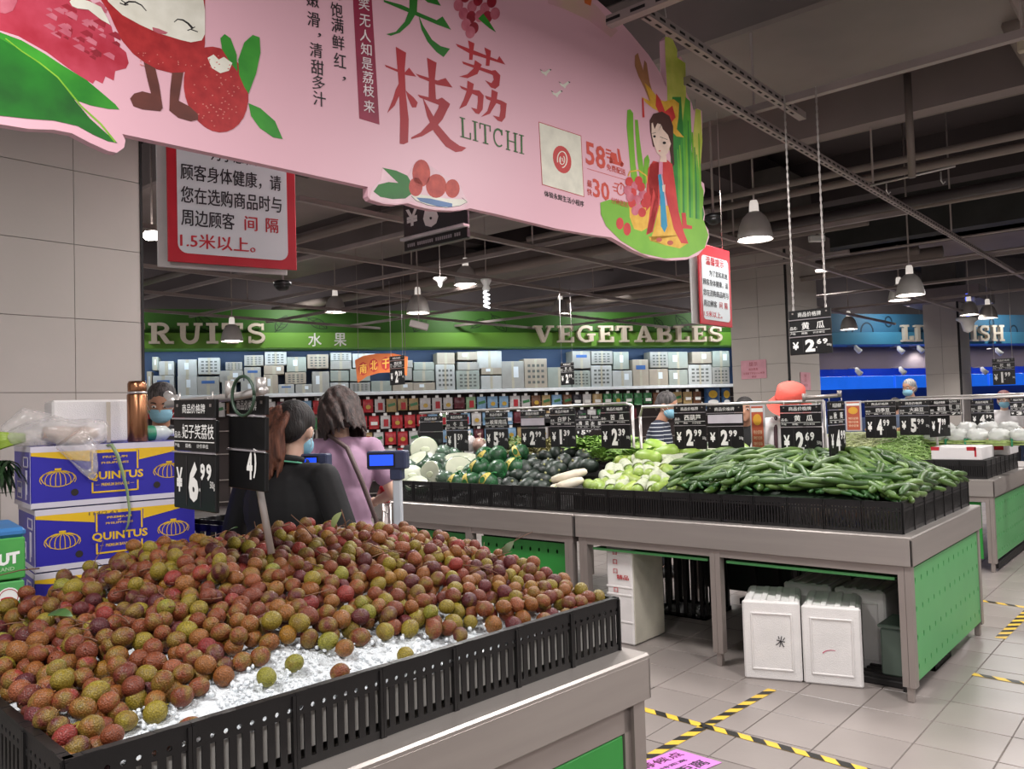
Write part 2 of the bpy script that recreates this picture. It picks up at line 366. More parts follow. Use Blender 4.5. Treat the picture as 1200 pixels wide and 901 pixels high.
# pink floor sticker
a, b, c, d = g(793, 878.5), g(846, 894), g(800, 940), g(722, 905)
st = empty('floor_sticker', (a.x, a.y, 0.002), 0, 'pink floor sticker with black Chinese waiting-spot lettering', 'sticker')
PINKF = mat('pink_vinyl', '#d47fd0', 0.4, 0, 4, 0.04)
ee = (b-a); ff = (d-a)
def F(u, v, z=0.0): p = ee*u + ff*v; return (p.x, p.y, z)
mb = MB(); mb.add([F(0, 0), F(1, 0), F(1, 1.3), F(0, 1.3)] + [F(0, 0, .0008), F(1, 0, .0008), F(1, 1.3, .0008), F(0, 1.3, .0008)], [(0, 1, 2, 3), (7, 6, 5, 4), (0, 4, 5, 1), (1, 5, 6, 2), (2, 6, 7, 3), (3, 7, 4, 0)]); mb.build('sheet', PINKF, st)
def ftext(s, u0, u1, v0, v1, m, bold=.03):   # rows run along v (away), letters upright seen from the aisle
    vs, fs, lv = glyphs(s, bold)
    mb = MB(); mb.add([F(u0 + (1-y)*(u1-u0), v1 + (v0-v1)*x, .0014+.0003*q_) for (x, y), q_ in zip(vs, lv)], [f for f in fs]); mb.build('lettering', m, st)
ftext('排队等候点', .08, .3, .08, 1.2, mat('maroon_ink', '#4a1030', .5))
ftext('购物请保持距离', .42, .52, .2, 1.2, BLACKI, .01)
ftext('距离', .62, .9, .1, .55, BLACKI)

# ================================================================ back wall with shelf, one plane far behind
W0 = dp(600, 485, 16.0); WS = Surf((W0.x, W0.y, 0), 73.15)
def wroot(name, label=None, cat=None, group=None, u=0, z=0, off=0):
    p = WS.P + WS.u*u - WS.n*off; return empty(name, (p.x, p.y, z), WS.rz, label, cat, group)
mb = MB(); mb.box(-12, 26, 0, .2, 0, 5.2)
wall_back = cid(mb.build('wall_back', mat('back_wall_grey', '#6f6567', .8, 0, .8, .12), None, WS.P, (0, 0, WS.rz)), kind='structure')
mb = MB(); mb.box(-10.2, 5.2, -.03, -.002, 1.95, 2.9); mb.build('back_panel', mat('blue_grey_back', '#3a5580', .5, 0, 1, .12), wall_back)
mb = MB(); mb.box(-10.2, 5.2, -.03, -.002, .05, 1.92); mb.build('back_panel', mat('dark_brown_back', '#3a302f', .7, 0, 2, .2), wall_back)

GRN = mat('green_fascia', '#3a6b1f', .55, 0, .8, .1); GRN2 = mat('light_green_fascia', '#6a9f38', .5, 0, .8, .06)
BLU = mat('blue_fascia', '#3b7599', .55, 0, .8, .08); BLU2 = mat('light_blue_fascia', '#4690b5', .5, 0, .8, .06)
LETW = mat('cream_letter', '#dccfbe', .55, 0, 3, .03); LETS = mat('letter_side', '#8e8070', .6, 0, 3, .05)
LEAFD = mat('dark_leaf_print', '#1d3a14', .6, 0, 3, .1)
def fascia(name, u0, u1, mt, mt2, words, extra, label, lbl2=None):
    r = wroot(name, label, 'sign', None, 0, 0, .55)
    mb = MB(); mb.box(u0, u1, 0, .5, 3.03, 3.44); mb.build('upper_board', mt, r)
    mb = MB(); mb.box(u0, u1, -.12, .5, 2.76, 3.03, c=.01); mb.build('ledge', mt2, r)
    for w, a, b, z0, z1 in words:
        for o in slab_word(w, a, b, z0, z1, .09, LETW, r, off=.13): pass
    for s, a, b, z0, z1 in extra: text_r(s, a, b, z0, z1, WHITE, r, off=.125, bold=.03)
    return r
k1 = 0.965   # the fascia stands nearer than the wall plane
WF = Surf(WS.P - WS.n*.55, 73.15)
fu = lambda x, y=400: WF.uv(x, y)[0]
VEGL, VEGR = fu(622), fu(841); FRL, FRR = fu(148), fu(312)
fs_g = fascia('green_fascia', -9.5, fu(870), GRN, GRN2, [('FRUITS', FRL, FRR, WF.uv(200, 404)[1], WF.uv(200, 380)[1]), ('VEGETABLES', VEGL, VEGR, WF.uv(700, 402)[1], WF.uv(700, 383)[1])],
       [('水', fu(361), fu(376), 2.79, 3.02), ('果', fu(391), fu(405), 2.79, 3.02)], 'long green fascia sign above the shelves with cream FRUITS and VEGETABLES letters')
for x in (240, 330, 372, 492, 560, 585, 735, 772, 800): # printed leaf outlines
    u, z = WF.uv(x, 379); Lf = rnd.uniform(.3, .5); an = R(rnd.choice((-35, -55, 40, 60))); hw_ = Lf*.24
    rt = lambda p: (u + p[0]*math.cos(an) - p[1]*math.sin(an), z + .0 + p[0]*math.sin(an)*.8 + p[1]*math.cos(an)*.8)
    up_l = [rt((Lf*(t-.5), hw_*math.sin(PI*t)**.8)) for t in [i/10 for i in range(11)]]; lo_l = [rt((Lf*(t-.5), -hw_*math.sin(PI*t)**.8)) for t in [i/10 for i in range(11)]]
    flat([ribbon(up_l, .016), ribbon(lo_l, .016), ribbon([rt((-Lf*.62, 0)), rt((Lf*.4, 0))], .014)] + [ribbon([rt((Lf*q, 0)), rt((Lf*(q+.12), s_*hw_*.75))], .009) for q in (-.25, -.05, .12) for s_ in (-1, 1)], LEAFD, fs_g, 'leaf_print', .003)
def BX(x): return Surf(WS.P - WS.n*.55, 73.15).uv(x, 400)[0]
fs_b = fascia('blue_fascia', fu(925), 17.5, BLU, BLU2, [('LIVE FISH', fu(1050), fu(1168), WF.uv(1100, 401)[1], WF.uv(1100, 382)[1])], [('活', fu(1195), fu(1209), 2.8, 3.02)], 'long blue fascia sign with cream LIVE FISH letters on the far wall')
for x, y, rr in ((1016, 389, .2), (1041, 377, .11), (995, 385, .12), (1188, 388, .13), (1162, 378, .08)):
    u, z = WF.uv(x, y); flat([ribbon(arc(u, z, rr*.8, rr, 0, 359, 18), .035)], mat('dark_blue_ring', '#16384f', .6), fs_b, 'bubble_print', .003)

# lights under the fascia (tube behind the ledge, as the shelves show)
for (a, b, col, pw) in ((-8, -2, (0.8, .92, 1), 15), (-2, 4.6, (0.8, .92, 1), 18)):
    p = WS.P + WS.u*((a+b)/2) - WS.n*.64
    area(p.x, p.y, 2.73, pw, abs(b-a), col, (R(22), 0, WS.rz), .05)
p = WS.P + WS.u*11 - WS.n*.5; area(p.x, p.y, 2.7, 26, 8, (1, .93, .92), (0, 0, WS.rz), .05)  # added light that lifts the dim wall over the fish tanks
# spots washing the fascia
for u in (-7.4, -4.2, -1.2, 1.6, 4.2, 8.2, 11.4, 14):
    p = WS.P + WS.u*u - WS.n*1.35; area(p.x, p.y, 3.5, 7, .3, (1, 1, .97), (R(48), 0, WS.rz))

# shelf
r = wroot('carton_shelf', 'long white wall shelf carrying cartons under the green fascia', 'shelf', None, 0, 0, .5)
mb = MB(); mb.box(-9.6, 5.1, 0, .48, 1.935, 1.965); mb.build('shelf_board', mat('shelf_white', '#c9ccd0', .4), r)
mb = MB(); mb.box(-9.6, 5.1, -.012, 0, 1.925, 1.985, c=.004); mb.build('shelf_edge', mat('shelf_edge_white', '#dfe3e6', .35), r)
mb = MB()
for z in (.12, .5, .95, 1.35, 1.72): mb.box(-9.6, 5.1, .40, .42, z, z+.02)
cid(mb.build('hanging_rail', STEELD, r), kind='stuff')
for u in [-9.6 + 1.47*i for i in range(11)]:
    mb = MB(); mb.box(u-.02, u+.02, .42, .46, 0, 1.93); mb.build('upright', STEELD, r)

# cartons on the shelf, traced row by row in the photograph: (x0, x1, ytop, ybottom, row)
CT = []
bot = [(151,160,455,470),(172,178,435,468),(179,204,440,468),(208,231,440,468),(231,257,441,468),(260,277,440,468),(282,308,446,467),(309,326,439,465),(326,345,450,464),(346,366,450,464),(366,386,435,464),(387,409,448,463),(410,434,448,462),(435,459,446,461),(460,484,448,461),(484,510,448,461),
       (511,533,427,459),(535,562,434,458),(564,588,440,457),(588,614,423,457),(615,641,420,456),(642,669,430,456),(671,692,434,455),(693,717,428,454),(718,741,434,454),(742,760,421,453),(761,783,432,452),(784,806,433,452),(807,834,427,451),(835,855,430,450)]
mid = [(178,186,418,434),(186,204,423,440),(208,231,421,441),(232,258,419,439),(257,285,434,448),(286,306,430,448),(309,333,428,439),(334,359,436,450),(387,409,434,447),(410,434,432,447),(460,483,431,446),(484,509,434,447),(512,533,413,427),(536,562,424,434),(564,588,430,439),(671,692,411,432),(693,718,411,427),(719,737,412,433),(762,783,412,431),(783,806,412,432),(811,834,412,426),(835,855,411,430)]
top = [(286,309,416,429),(310,336,412,428),(336,359,418,436),(360,385,415,432),(387,412,413,423),(387,412,423,433),(413,440,414,431),(460,484,422,431),(536,560,412,422),(559,588,411,432),(264,284,424,434),(485,509,424,434)]
WCS = Surf(WS.P - WS.n*.47, 73.15)
PATCH = mat('white_label', '#dce6ef', .5, 0, 3, .03); REDP = mat('red_label', '#a8353c', .55); BLUP = mat('blue_print', '#3a62a0', .55)
CARDS = [mat('carton_%s' % n, c, .8, 0, 5, .07, .08, 80) for n, c in (('grey', '#9fa09d'), ('beige', '#a69d90'), ('pale', '#b2b6b6'), ('green_grey', '#98a19b'))]
def carton(x0, x1, y0, y1, label, row):
    u0, za = WCS.uv(x0+.4, y1); u1, zb = WCS.uv(x1-.4, y0); w = u1-u0
    dz = .002
    if row.startswith('bottom'): za = max(za, 1.986)
    r = empty('carton', tuple(WCS.P + WCS.u*((u0+u1)/2))[:2] + (za+dz,), WCS.rz, label, 'carton', 'cartons on the wall shelf')
    h = zb-za-.004; dpt = rnd.uniform(.28, .42); cm = rnd.choice(CARDS)
    mb = MB(); mb.box(-w/2, w/2, 0, dpt, 0, h, c=.006); mb.build('box_body', cm, r)
    mb = MB(); mb.box(-.025, .025, -.0012, 0, 0, h); mb.build('packing_tape', mat('packing_tape', '#b4b0a0', .25), r)
    q = rnd.random()
    if q < .3:
        a = rnd.uniform(-w*.3, w*.15); mb = MB(); mb.box(a, a+w*.22, -.0024, -.001, h*.4, h*.8); mb.build('paper_label', PATCH, r)
    elif q < .45:
        mb = MB(); mb.box(-w*.3, w*.3, -.0024, -.001, h*.62, h*.78); mb.build('printed_band', rnd.choice((REDP, BLUP)), r)
    elif q < .7:
        mb = MB()
        for i in range(4):
            for j in range(4): mb.box(-w*.36+i*w*.2, -w*.24+i*w*.2, -.0024, -.001, h*(.15+.19*j), h*(.24+.19*j))
        cid(mb.build('printed_marks', mat('grey_ink', '#5c605f', .6), r), kind='stuff')
    return r
for nm, rows in (('bottom layer of the wall shelf', bot), ('second layer of the wall shelf', mid)):
    for i, q in enumerate(sorted(rows)): carton(*q, 'cardboard carton, %s from the left in the %s' % (nth(i+1), nm), nm)
for i, q in enumerate(sorted(top)): carton(*q, 'cardboard carton, %s from the left among the topmost ones on the wall shelf' % nth(i+1), 'top')

# hanging packets below the shelf
PK = [('red', '#b3222c'), ('white', '#c9c6c6'), ('green', '#3e7d4c'), ('sky', '#7fa4c6'), ('brown', '#6f4a34'), ('kraft', '#ad9366'), ('yellow', '#c9a43e'), ('maroon', '#5c1f2b'), ('pale_green', '#8fb08a'), ('dark', '#2c2a33')]
PKM = {n: mat('packet_' + n, c, .28, 0, 10, .15, .25, 30, col2=None) for n, c in PK}
def packet_mesh(w, h):
    mb = MB(); nx, nz = 5, 6; F_ = []; B_ = []
    for j in range(nz+1):
        for i in range(nx+1):
            s_, t_ = i/nx, j/nz; b = (math.sin(PI*s_)*math.sin(PI*t_))**.6 if 0 < i < nx and 0 < j < nz else 0
            F_.append(((s_-.5)*w, -.004-.03*b, -t_*h)); B_.append(((s_-.5)*w, .004+.01*b, -t_*h))
    n = nx+1; fs = [(j*n+i, (j+1)*n+i, (j+1)*n+i+1, j*n+i+1) for j in range(nz) for i in range(nx)]
    mb.add(F_, fs, 0, True); mb.add(B_, [f[::-1] for f in fs], 0, True)
    ring = [i for i in range(n)] + [j*n+nx for j in range(1, nz+1)] + [nz*n+i for i in range(nx-1, -1, -1)] + [j*n for j in range(nz-1, 0, -1)]
    K = len(F_); 
    mb.f += [[ring[(k+1) % len(ring)], ring[k], ring[k]+K, ring[(k+1) % len(ring)]+K] for k in range(len(ring))]; mb.m += [0]*len(ring); mb.sm += [False]*len(ring)
    return mb
pk_mesh = {}
rows = [(1.90, .24, 155, 855, ('red', 'red', 'white')), (1.60, .24, 300, 745, None), (1.30, .26, 380, 640, None), (1.0, .26, 380, 620, None), (.7, .28, 300, 640, None)]
WPS = Surf(WS.P - WS.n*.32, 73.15)
rown = ['top', 'second', 'third', 'fourth', 'lowest']
def zone(x, ri):
    if x < 350: return rnd.choice(('brown', 'maroon', 'white', 'red', 'dark'))
    if x < 440: return rnd.choice(('yellow', 'green', 'white', 'sky', 'red') if x < 400 else ('red', 'red', 'red', 'kraft'))
    if x < 500: return rnd.choice(('red', 'white', 'red', 'white') if ri else ('red', 'white', 'kraft'))
    if x < 600: return rnd.choice(('sky', 'white', 'maroon', 'sky', 'pale_green'))
    if x < 700: return rnd.choice(('kraft', 'white', 'green', 'brown', 'sky', 'maroon', 'dark'))
    if x < 760: return rnd.choice(('green', 'green', 'brown', 'maroon'))
    return rnd.choice(('kraft', 'white', 'dark', 'brown', 'pale_green'))
for ri, (zt, h, xa, xb, _) in enumerate(rows):
    ua = WPS.uv(xa, 480)[0]; ub = WPS.uv(xb, 480)[0]; u = ua; i = 0
    while u < ub:
        w = rnd.choice((.19, .2, .22)); hh = h*rnd.choice((.9, 1.0)); p = WPS.P + WPS.u*(u+w/2); x = proj((p.x, p.y, zt))[0]
        if ri == 0 and x > 822: u += .1; continue
        c = zone(x, ri); i += 1; key = (c, w, hh)
        if key not in pk_mesh: pk_mesh[key] = packet_mesh(w*.92, hh).mesh('bag', PKM[c])
        r = empty('snack_packet', (p.x, p.y, zt-.05), WPS.rz, '%s snack packet, %s from the left in the %s hanging row' % (c.replace('_', ' ').replace('sky', 'pale blue'), nth(i), rown[ri]), 'packet', 'snack packets hanging under the wall shelf')
        link('bag', pk_mesh[key], r)
        if 'tag' not in pk_mesh:
            m_ = MB(); m_.box(-.03, .03, -.012, -.008, 0, .045); pk_mesh['tag'] = m_.mesh('price_tag', WHITE)
        link('price_tag', pk_mesh['tag'], r)
        k2 = ('lab', rnd.choice((0, 1, 2, 3)))
        if k2 not in pk_mesh:
            m_ = MB(); m_.prism([rect(-.06, .06, -.17, -.11), rect(-.035, .05, -.2, -.07), ell(0, -.14, .045, .04, 0, 10), [(-.07, -.1), (.06, -.07), (.07, -.12), (-.06, -.15)]][k2[1]], -.041, -.036); pk_mesh[k2] = m_.mesh('printed_label', (WHITE, REDI, PKM['yellow'], PKM['green'])[k2[1]])
        if c not in ('maroon',): link('printed_label', pk_mesh[k2], r)
        u += w + .012
# two big blue and yellow packs at the right end of the shelf row
for i, x in enumerate((835, 851)):
    u, z = WPS.uv(x, 479); p = WPS.P + WPS.u*u
    r = empty('large_packet', (p.x, p.y, z), WPS.rz, ('left', 'right')[i] + ' blue and yellow bag standing at the right end under the shelf', 'bag', 'blue and yellow bags')
    link('bag_body', packet_mesh(.36 if i == 0 else .2, .44).mesh('bag_body', mat('blue_pack', '#36567f', .3, 0, 9, .3)), r, (0, 0, .44))
    mb = MB(); mb.prism(ell(0, .3, .1 if i == 0 else .07, .08), -.046, -.042); mb.build('yellow_badge', PKM['yellow'], r)
    mb = MB(); mb.prism(ell(0, .14, .12 if i == 0 else .07, .05), -.046, -.042); mb.build('white_badge', WHITE, r)
mb = MB(); p = WPS.P + WPS.u*WPS.uv(843, 479)[0]
z843 = WPS.uv(843, 479)[1]; mb.box(-.45, .45, -.1, .1, z843-.03, z843); cid(mb.build('side_shelf', mat('shelf_white', '#c9ccd0'), None, (p.x, p.y, 0), (0, 0, WPS.rz)), 'short white shelf under the blue and yellow bags', 'shelf')

# fish counter: blue lit tanks
r = wroot('fish_tank', 'long blue lit fish tanks under the LIVE FISH sign', 'fish tank', None, 0, 0, .6)
TU0 = fu(925); BLUE1 = mat('blue_lit_water', '#1a55d8', .2, 0, 1.2, .3, emit='#1a5fd0', es=.6); BLUE2 = mat('blue_tank_back', '#10308f', .3, 0, 1.5, .35, emit='#0a2a90', es=.35)
zt = WF.uv(1000, 432)[1]; zm = WF.uv(1000, 441)[1]; zb = WF.uv(1000, 456)[1]
mb = MB(); mb.box(TU0, 17.4, .2, .55, zm, zt); mb.build('tank_back', BLUE2, r)
for i in range(4):
    a = TU0 + i*2.6; mb = MB(); mb.box(a+.02, a+2.58, .0, .5, zb, zm, c=.01); mb.build('tank', BLUE1, r)
mb = MB(); mb.box(TU0, 17.4, .1, .5, .2, zb); mb.build('tank_base', mat('blue_tank_base', '#0c2563', .4, 0, 2, .2, emit='#0a2568', es=.25), r)
mb = MB(); mb.box(TU0, 17.4, -.05, .1, 0, 1.2, c=.02); cid(mb.build('fish_counter', mat('pale_blue_counter', '#5e6f93', .4), None, r.location, (0, 0, WS.rz)), 'pale counter front below the blue fish tanks', 'counter')
for x, y in ((996, 435), (1047, 434), (1142, 434), (995, 409), (1045, 410), (1068, 409), (1159, 412)):
    u, z = WF.uv(x, y); p = WF.P + WF.u*u - WF.n*.2
    q = empty('spotlight', (p.x, p.y, z), WS.rz, 'small white spotlight at the fish counter, %s one %s the blue fascia' % ({996: 'leftmost', 1047: 'middle', 1142: 'rightmost', 995: 'far left', 1045: 'second', 1068: 'third', 1159: 'far right'}[x], 'inside the tanks below' if y > 420 else 'just below'), 'spotlight', 'fish counter spotlights')
    mb = MB(); mb.tube([(0, 0, .06), (0, -.02, 0), (.03, -.1, -.08)], [.03, .05, .06], 8); mb.build('lamp_head', WHITE, q)
    mb = MB(); mb.tube([(0, .25, .06), (0, 0, .06)], .012, 6); mb.build('bracket', STEELD, q)

# ================================================================ pillars
def pillar(name, x0, x1, y0, y1, h, jz, jx, label):
    mb = MB(); mb.box(x0+.01, x1-.01, y0+.01, y1-.01, 0, h)
    o = cid(mb.build(name, mat('pillar_joint', '#5d5854', .8)), label, None, None, 'structure')
    zs = jz; k = 0
    for a, b in zip(zs[:-1], zs[1:]):
        ys = [y0 + (y1-y0)*i/jx[1] for i in range(jx[1]+1)]; xs = [x0 + (x1-x0)*i/jx[0] for i in range(jx[0]+1)]
        for i in range(jx[0]):
            mb = MB(); mb.box(xs[i]+.002, xs[i+1]-.002, y0-.003, y0+.008, a+.002, b-.002); mb.build('panel', WALLT, o)
        for i in range(jx[1]):
            mb = MB(); mb.box(x1-.008, x1+.003, ys[i]+.002, ys[i+1]-.002, a+.002, b-.002); mb.build('panel', WALLT, o)
    return o
pM = dp(926, 450, 10.5); xl = aty(857, 400, pM.y).x; yb = atx(959, 400, pM.x).y
zz = [-.02, .28, .63, .98, 1.33, 1.69, 2.05, 2.41, 2.81, 3.19, 3.52]
pilM = pillar('pillar_middle', xl, pM.x, pM.y, yb, 4.6, zz, (2, 1), 'grey panelled square pillar at the end of the vegetable wall')
mb = MB(); mb.box(xl-.2, pM.x+.16, pM.y-.16, yb+.16, 3.52, 3.8); mb.build('capital', DUCT, pilM)
mb = MB(); mb.box(pM.x-.02, pM.x+.006, pM.y-.006, pM.y+.02, 0, 3.52); mb.build('corner_strip', BLACKR, pilM)
pR = dp(1127, 450, 16.5); xl2 = aty(1083, 400, pR.y).x; yb2 = atx(1136, 400, pR.x).y
zR = aty(1083, 357, pR.y).z
pilR = pillar('pillar_right', xl2, pR.x, pR.y, yb2, 5, [0, .5, 1.0, 1.5, 2.05, 2.6, zR-.0], (2, 1), 'grey square pillar standing in front of the fish counter')
mb = MB(); mb.box(xl2-.3, pR.x+.45, pR.y-.3, yb2+.3, zR, zR+.28); mb.build('capital', DUCT, pilR)
mb = MB(); mb.box(pR.x-.03, pR.x+.006, pR.y-.006, pR.y+.03, 0, zR); mb.build('corner_strip', BLACKR, pilR)
pL = dp(168, 450, 4.3)
zl = [0, .45, .83, 1.21, atx(100, 460, pL.x).z, atx(85, 373, pL.x).z, atx(85, 286, pL.x).z]
st_ = zl[-1]-zl[-2]; zl += [zl[-1]+st_*(i+1) for i in range(6)]
mb = MB(); mb.box(pL.x-1.2, pL.x-.01, pL.y-3.4, pL.y-.01, 0, 4.6)
pilL = cid(mb.build('wall_left', mat('pillar_joint', '#5d5854')), 'grey panelled wall behind the banana boxes', None, None, 'structure')
yj = [pL.y, atx(88, 380, pL.x).y, ]; yj += [yj[-1] - (yj[0]-yj[1])*(i+1) for i in range(5)]
for a, b in zip(zl[:-1], zl[1:]):
    for c_, d_ in zip(yj[:-1], yj[1:]):
        mb = MB(); mb.box(pL.x-.01, pL.x+.0, d_+.0015, c_-.0015, a+.0015, b-.0015); mb.build('panel', WALLT, pilL)
    mb = MB(); mb.box(pL.x-1.2, pL.x-.003, pL.y-.012, pL.y, a+.002, b-.002); mb.build('panel', WALLT, pilL)
mb = MB(); mb.box(pL.x-.012, pL.x+.006, pL.y-.006, pL.y+.006, 0, 4.6); mb.build('corner_strip', BLACKR, pilL)
# ================================================================ ceiling
mb = MB(); mb.box(-26, 12, -6, 34, 4.9, 5.1)
cid(mb.build('ceiling', DARKC), 'dark painted open ceiling slab', None, None, 'structure')
_trim = [0]
def beam(p, q, w, h, m, name=None):    # box beam between two points (its bottom centre line)
    p = Vector(p); q = Vector(q); d = (q-p); L = d.length; rz = math.atan2(d.y, d.x); ry = -math.asin(d.z/L)
    mb = MB(); mb.box(0, L, -w/2, w/2, 0, h)
    o = mb.build(name or 'ceiling_beam', m, None, p, (0, ry, rz)); return o
def ext(p, q, a, b): d = (q-p); return p - d*a, q + d*b
def trim(o, label=None): _trim[0] += 1; o.name = 'trim_%d' % _trim[0]; o['kind'] = 'structure'; o['label'] = label or 'painted ceiling strut'; return o
# struts running away (x constant), bottom at 3.1 m
def strut(p, q, n_slots_from=None):
    d = q-p; L = d.length; o = beam(p, q, .042, .04, RAIL); trim(o, 'grey slotted ceiling strut')
    return o
SL = mat('strut_slot', '#191516', .9)
for X, ya, yb_, sl in ((-1.92, 3.62, 16, 1), (-3.49, 4.5, 18, 0), (-5.02, 3.5, 18, 0), (-6.55, 3, 18, 0), (-8.2, 3, 18, 0), (-9.8, 2.5, 17, 0), (-.35, 2.5, 18, 0), (-11.4, 2.5, 16, 0)):
    o = strut(Vector((X, ya, 3.1)), Vector((X, yb_, 3.1)))
    if sl:
        mb = MB(); y = 0.0
        while y < 7.5: mb.box(y, y+.045, -.0225, -.0212, .013, .024); mb.box(y, y+.045, -.006, .006, -.0008, .001); y += .085
        cid(mb.build('slot', SL, o), kind='stuff')
o = strut(Vector((-1.745, 2.95, 3.14)), Vector((-1.745, 4.66, 3.14)))
mb = MB(); y = 0.0
while y < 1.6: mb.box(y, y+.045, -.0225, -.0212, .013, .024); mb.box(y, y+.045, -.006, .006, -.0008, .001); y += .085
cid(mb.build('slot', SL, o), kind='stuff')
o = strut(Vector((-1.88, 2.88, 3.12)), Vector((1.5, 2.88, 3.12)))
mb = MB(); y = 0.0
while y < 3: mb.box(y, y+.07, -.0225, -.0212, .013, .026); y += .12
cid(mb.build('slot', SL, o), kind='stuff')
# cross struts
for Y, xa, xb in ((4.36, -1.95, 6), (4.98, -12, -3.4), (6.35, -12, -3.2), (7.7, -12, -2), (9.2, -12, -3), (10.8, -12, -1), (12.6, -12, 2), (14.6, -10, 4)):
    strut(Vector((xa, Y, 3.145)), Vector((xb, Y, 3.145)))
# round conduits, pipes and beams on the right, from pixel pairs at their heights
def run(a, b, z, kind, w, h, m, e0=.3, e1=.6, label=None):
    p, q = atz(*a, z), atz(*b, z); q.y = (p.y+q.y)/2; p.y = q.y     # parallel to the counters
    p, q = ext(p, q, e0, e1)
    if kind == 'pipe':
        mb = MB(); mb.tube([p, q], w, 10); o = mb.build('pipe', m)
    else: o = beam(p, q, w, h, m)
    trim(o, label or ('grey ceiling pipe' if kind == 'pipe' else 'dark grey ceiling beam')); return o
run((850, 196), (1195, 95), 3.6, 'beam', .16, .5, DUCT, .6, 1.5, 'broad grey ceiling beam')
run((850, 245), (1195, 170), 3.4, 'pipe', .035, 0, PIPE, 1, 1.5)
run((850, 232), (1195, 157), 3.42, 'pipe', .03, 0, PIPE, 1, 1.5)
run((850, 182), (1195, 88), 3.9, 'pipe', .12, 0, PIPE, .5, 1.5)
run((960, 262), (1195, 205), 3.3, 'pipe', .05, 0, mat('dark_pipe', '#3a3233', .5), .4, 1)
run((945, 270), (1195, 214), 3.3, 'pipe', .03, 0, PIPE, .4, 1)
run((945, 266), (1195, 208), 3.42, 'pipe', .022, 0, PIPE, .4, 1)
run((975, 305), (1195, 262), 3.2, 'pipe', .014, 0, RAIL, .4, 1)
run((975, 322), (1195, 288), 3.2, 'pipe', .014, 0, RAIL, .4, 1)
run((990, 345), (1195, 318), 3.1, 'pipe', .014, 0, RAIL, .4, 1)
# the long corrugated dark duct and the flat ducts above
run((985, 300), (1190, 258), 3.9, 'beam', .9, .7, mat('dark_green_duct', '#3a3a38', .6, 0, 3, .2, .4, 12), .3, 1, 'long dark flexible duct')
mb = MB(); mb.box(-3.2, 1.9, 4.36, 5.56, 3.62, 4.1, c=.02); cid(trim(mb.build('d', mat('flat_duct', '#7a706c', .5, 0, .8, .25, .15, 3))), 'broad flat sheet metal duct hung under the ceiling')
mb = MB(); mb.box(-.72, -.4, 3.2, 5.58, 3.5, 3.6, c=.02); trim(mb.build('d', DUCT), 'flat duct collar')
mb = MB(); mb.tube([(-.75, 5.3, 3.6), (-.75, 6.9, 3.6)], .09, 12); trim(mb.build('d', PIPE), 'thick grey branch pipe')
for X0, X1, Y0, Y1, Z in ((-9.5, -4.2, 3.6, 5.6, 3.75), (-4.0, -2.4, 5.2, 6.6, 3.9), (-5.0, -1.5, 13, 15.5, 3.9), (-1.2, 3, 10.2, 12.4, 3.85), (-12, -6, 7.2, 8.1, 3.9), (-11, -5.5, 10, 10.6, 3.8)):
    mb = MB(); mb.box(X0, X1, Y0, Y1, Z, Z+.45, c=.02); trim(mb.build('d', DUCT), 'flat grey air duct')
mb = MB(); mb.box(-14, -9.4, -2, 3.2, 3.7, 3.9); trim(mb.build('d', DUCT), 'suspended grey ceiling panel')
mb = MB()
for i in range(8): mb.box(-6.3+i*.07, -6.26+i*.07, 3.9, 4.5, 3.738, 3.75)
cid(trim(mb.build('d', DARKC)), 'square air vent grille in the duct', None, None, 'structure')
# deep beams across the hall under the slab
for Y in (2.6, 6.9, 11.4, 15.6): mb = MB(); mb.box(-24, 12, Y, Y+.35, 4.3, 4.9); trim(mb.build('d', DARKC), 'deep concrete ceiling beam')
for X in (-4.9, -9.6, 1.2): mb = MB(); mb.box(X, X+.35, -2, 30, 4.35, 4.9); trim(mb.build('d', DARKC), 'deep concrete ceiling beam')
for Y, Z, rr in ((5.6, 3.6, .05), (8.4, 3.5, .07), (9.9, 3.6, .04), (12.0, 3.55, .06), (13.3, 3.7, .09)):
    mb = MB(); mb.tube([(-18, Y, Z), (-3.0, Y, Z)], rr, 8); trim(mb.build('d', PIPE), 'grey ceiling pipe over the shelves')
# vertical hanger rods of the struts
for x, y, dl in ((-1.92, 4.4, 0), (-1.92, 6.5, 0), (-1.92, 8.9, 0), (-3.49, 7.4, 0), (-5.02, 6.2, 0), (-5.02, 9, 0), (-6.55, 6, 0), (-6.55, 9.4, 0), (-8.2, 7, 0), (-.6, 4.4, 0), (1.1, 4.4, 0), (-9.8, 6, 0)):
    mb = MB(); mb.tube([(x, y, 3.12), (x, y, 4.9)], .008, 6); trim(mb.build('d', RAIL), 'thin ceiling hanger rod')
# vertical drop pipe with a hook bar
p = aty(1069, 208, 6.1); q = aty(1068, 85, 6.1)
r = empty('hook_bar', p, 0, 'thin hook bar on a grey drop pipe under the ceiling', 'hook bar')
mb = MB(); mb.tube([(0, 0, 0), (0, 0, q.z-p.z)], .026, 8); mb.build('drop_pipe', PIPE, r)
mb = MB(); mb.tube([(-.28, 0, -.0), (.27, 0, .02)], .008, 6); mb.build('crossbar', CHROME, r)
for a in (-.17, .18): mb = MB(); mb.tube([(a, 0, 0), (a, 0, -.06), (a+.012, 0, -.085), (a+.025, 0, -.07)], .005, 6); mb.build('hook', CHROME, r)
# far wall and sides closing the hall
for nm, b in (('wall_right', (9.5, 9.7, 6, 32, 0, 4.9)),):
    mb = MB(); mb.box(*b); cid(mb.build(nm, WALLT), kind='structure')

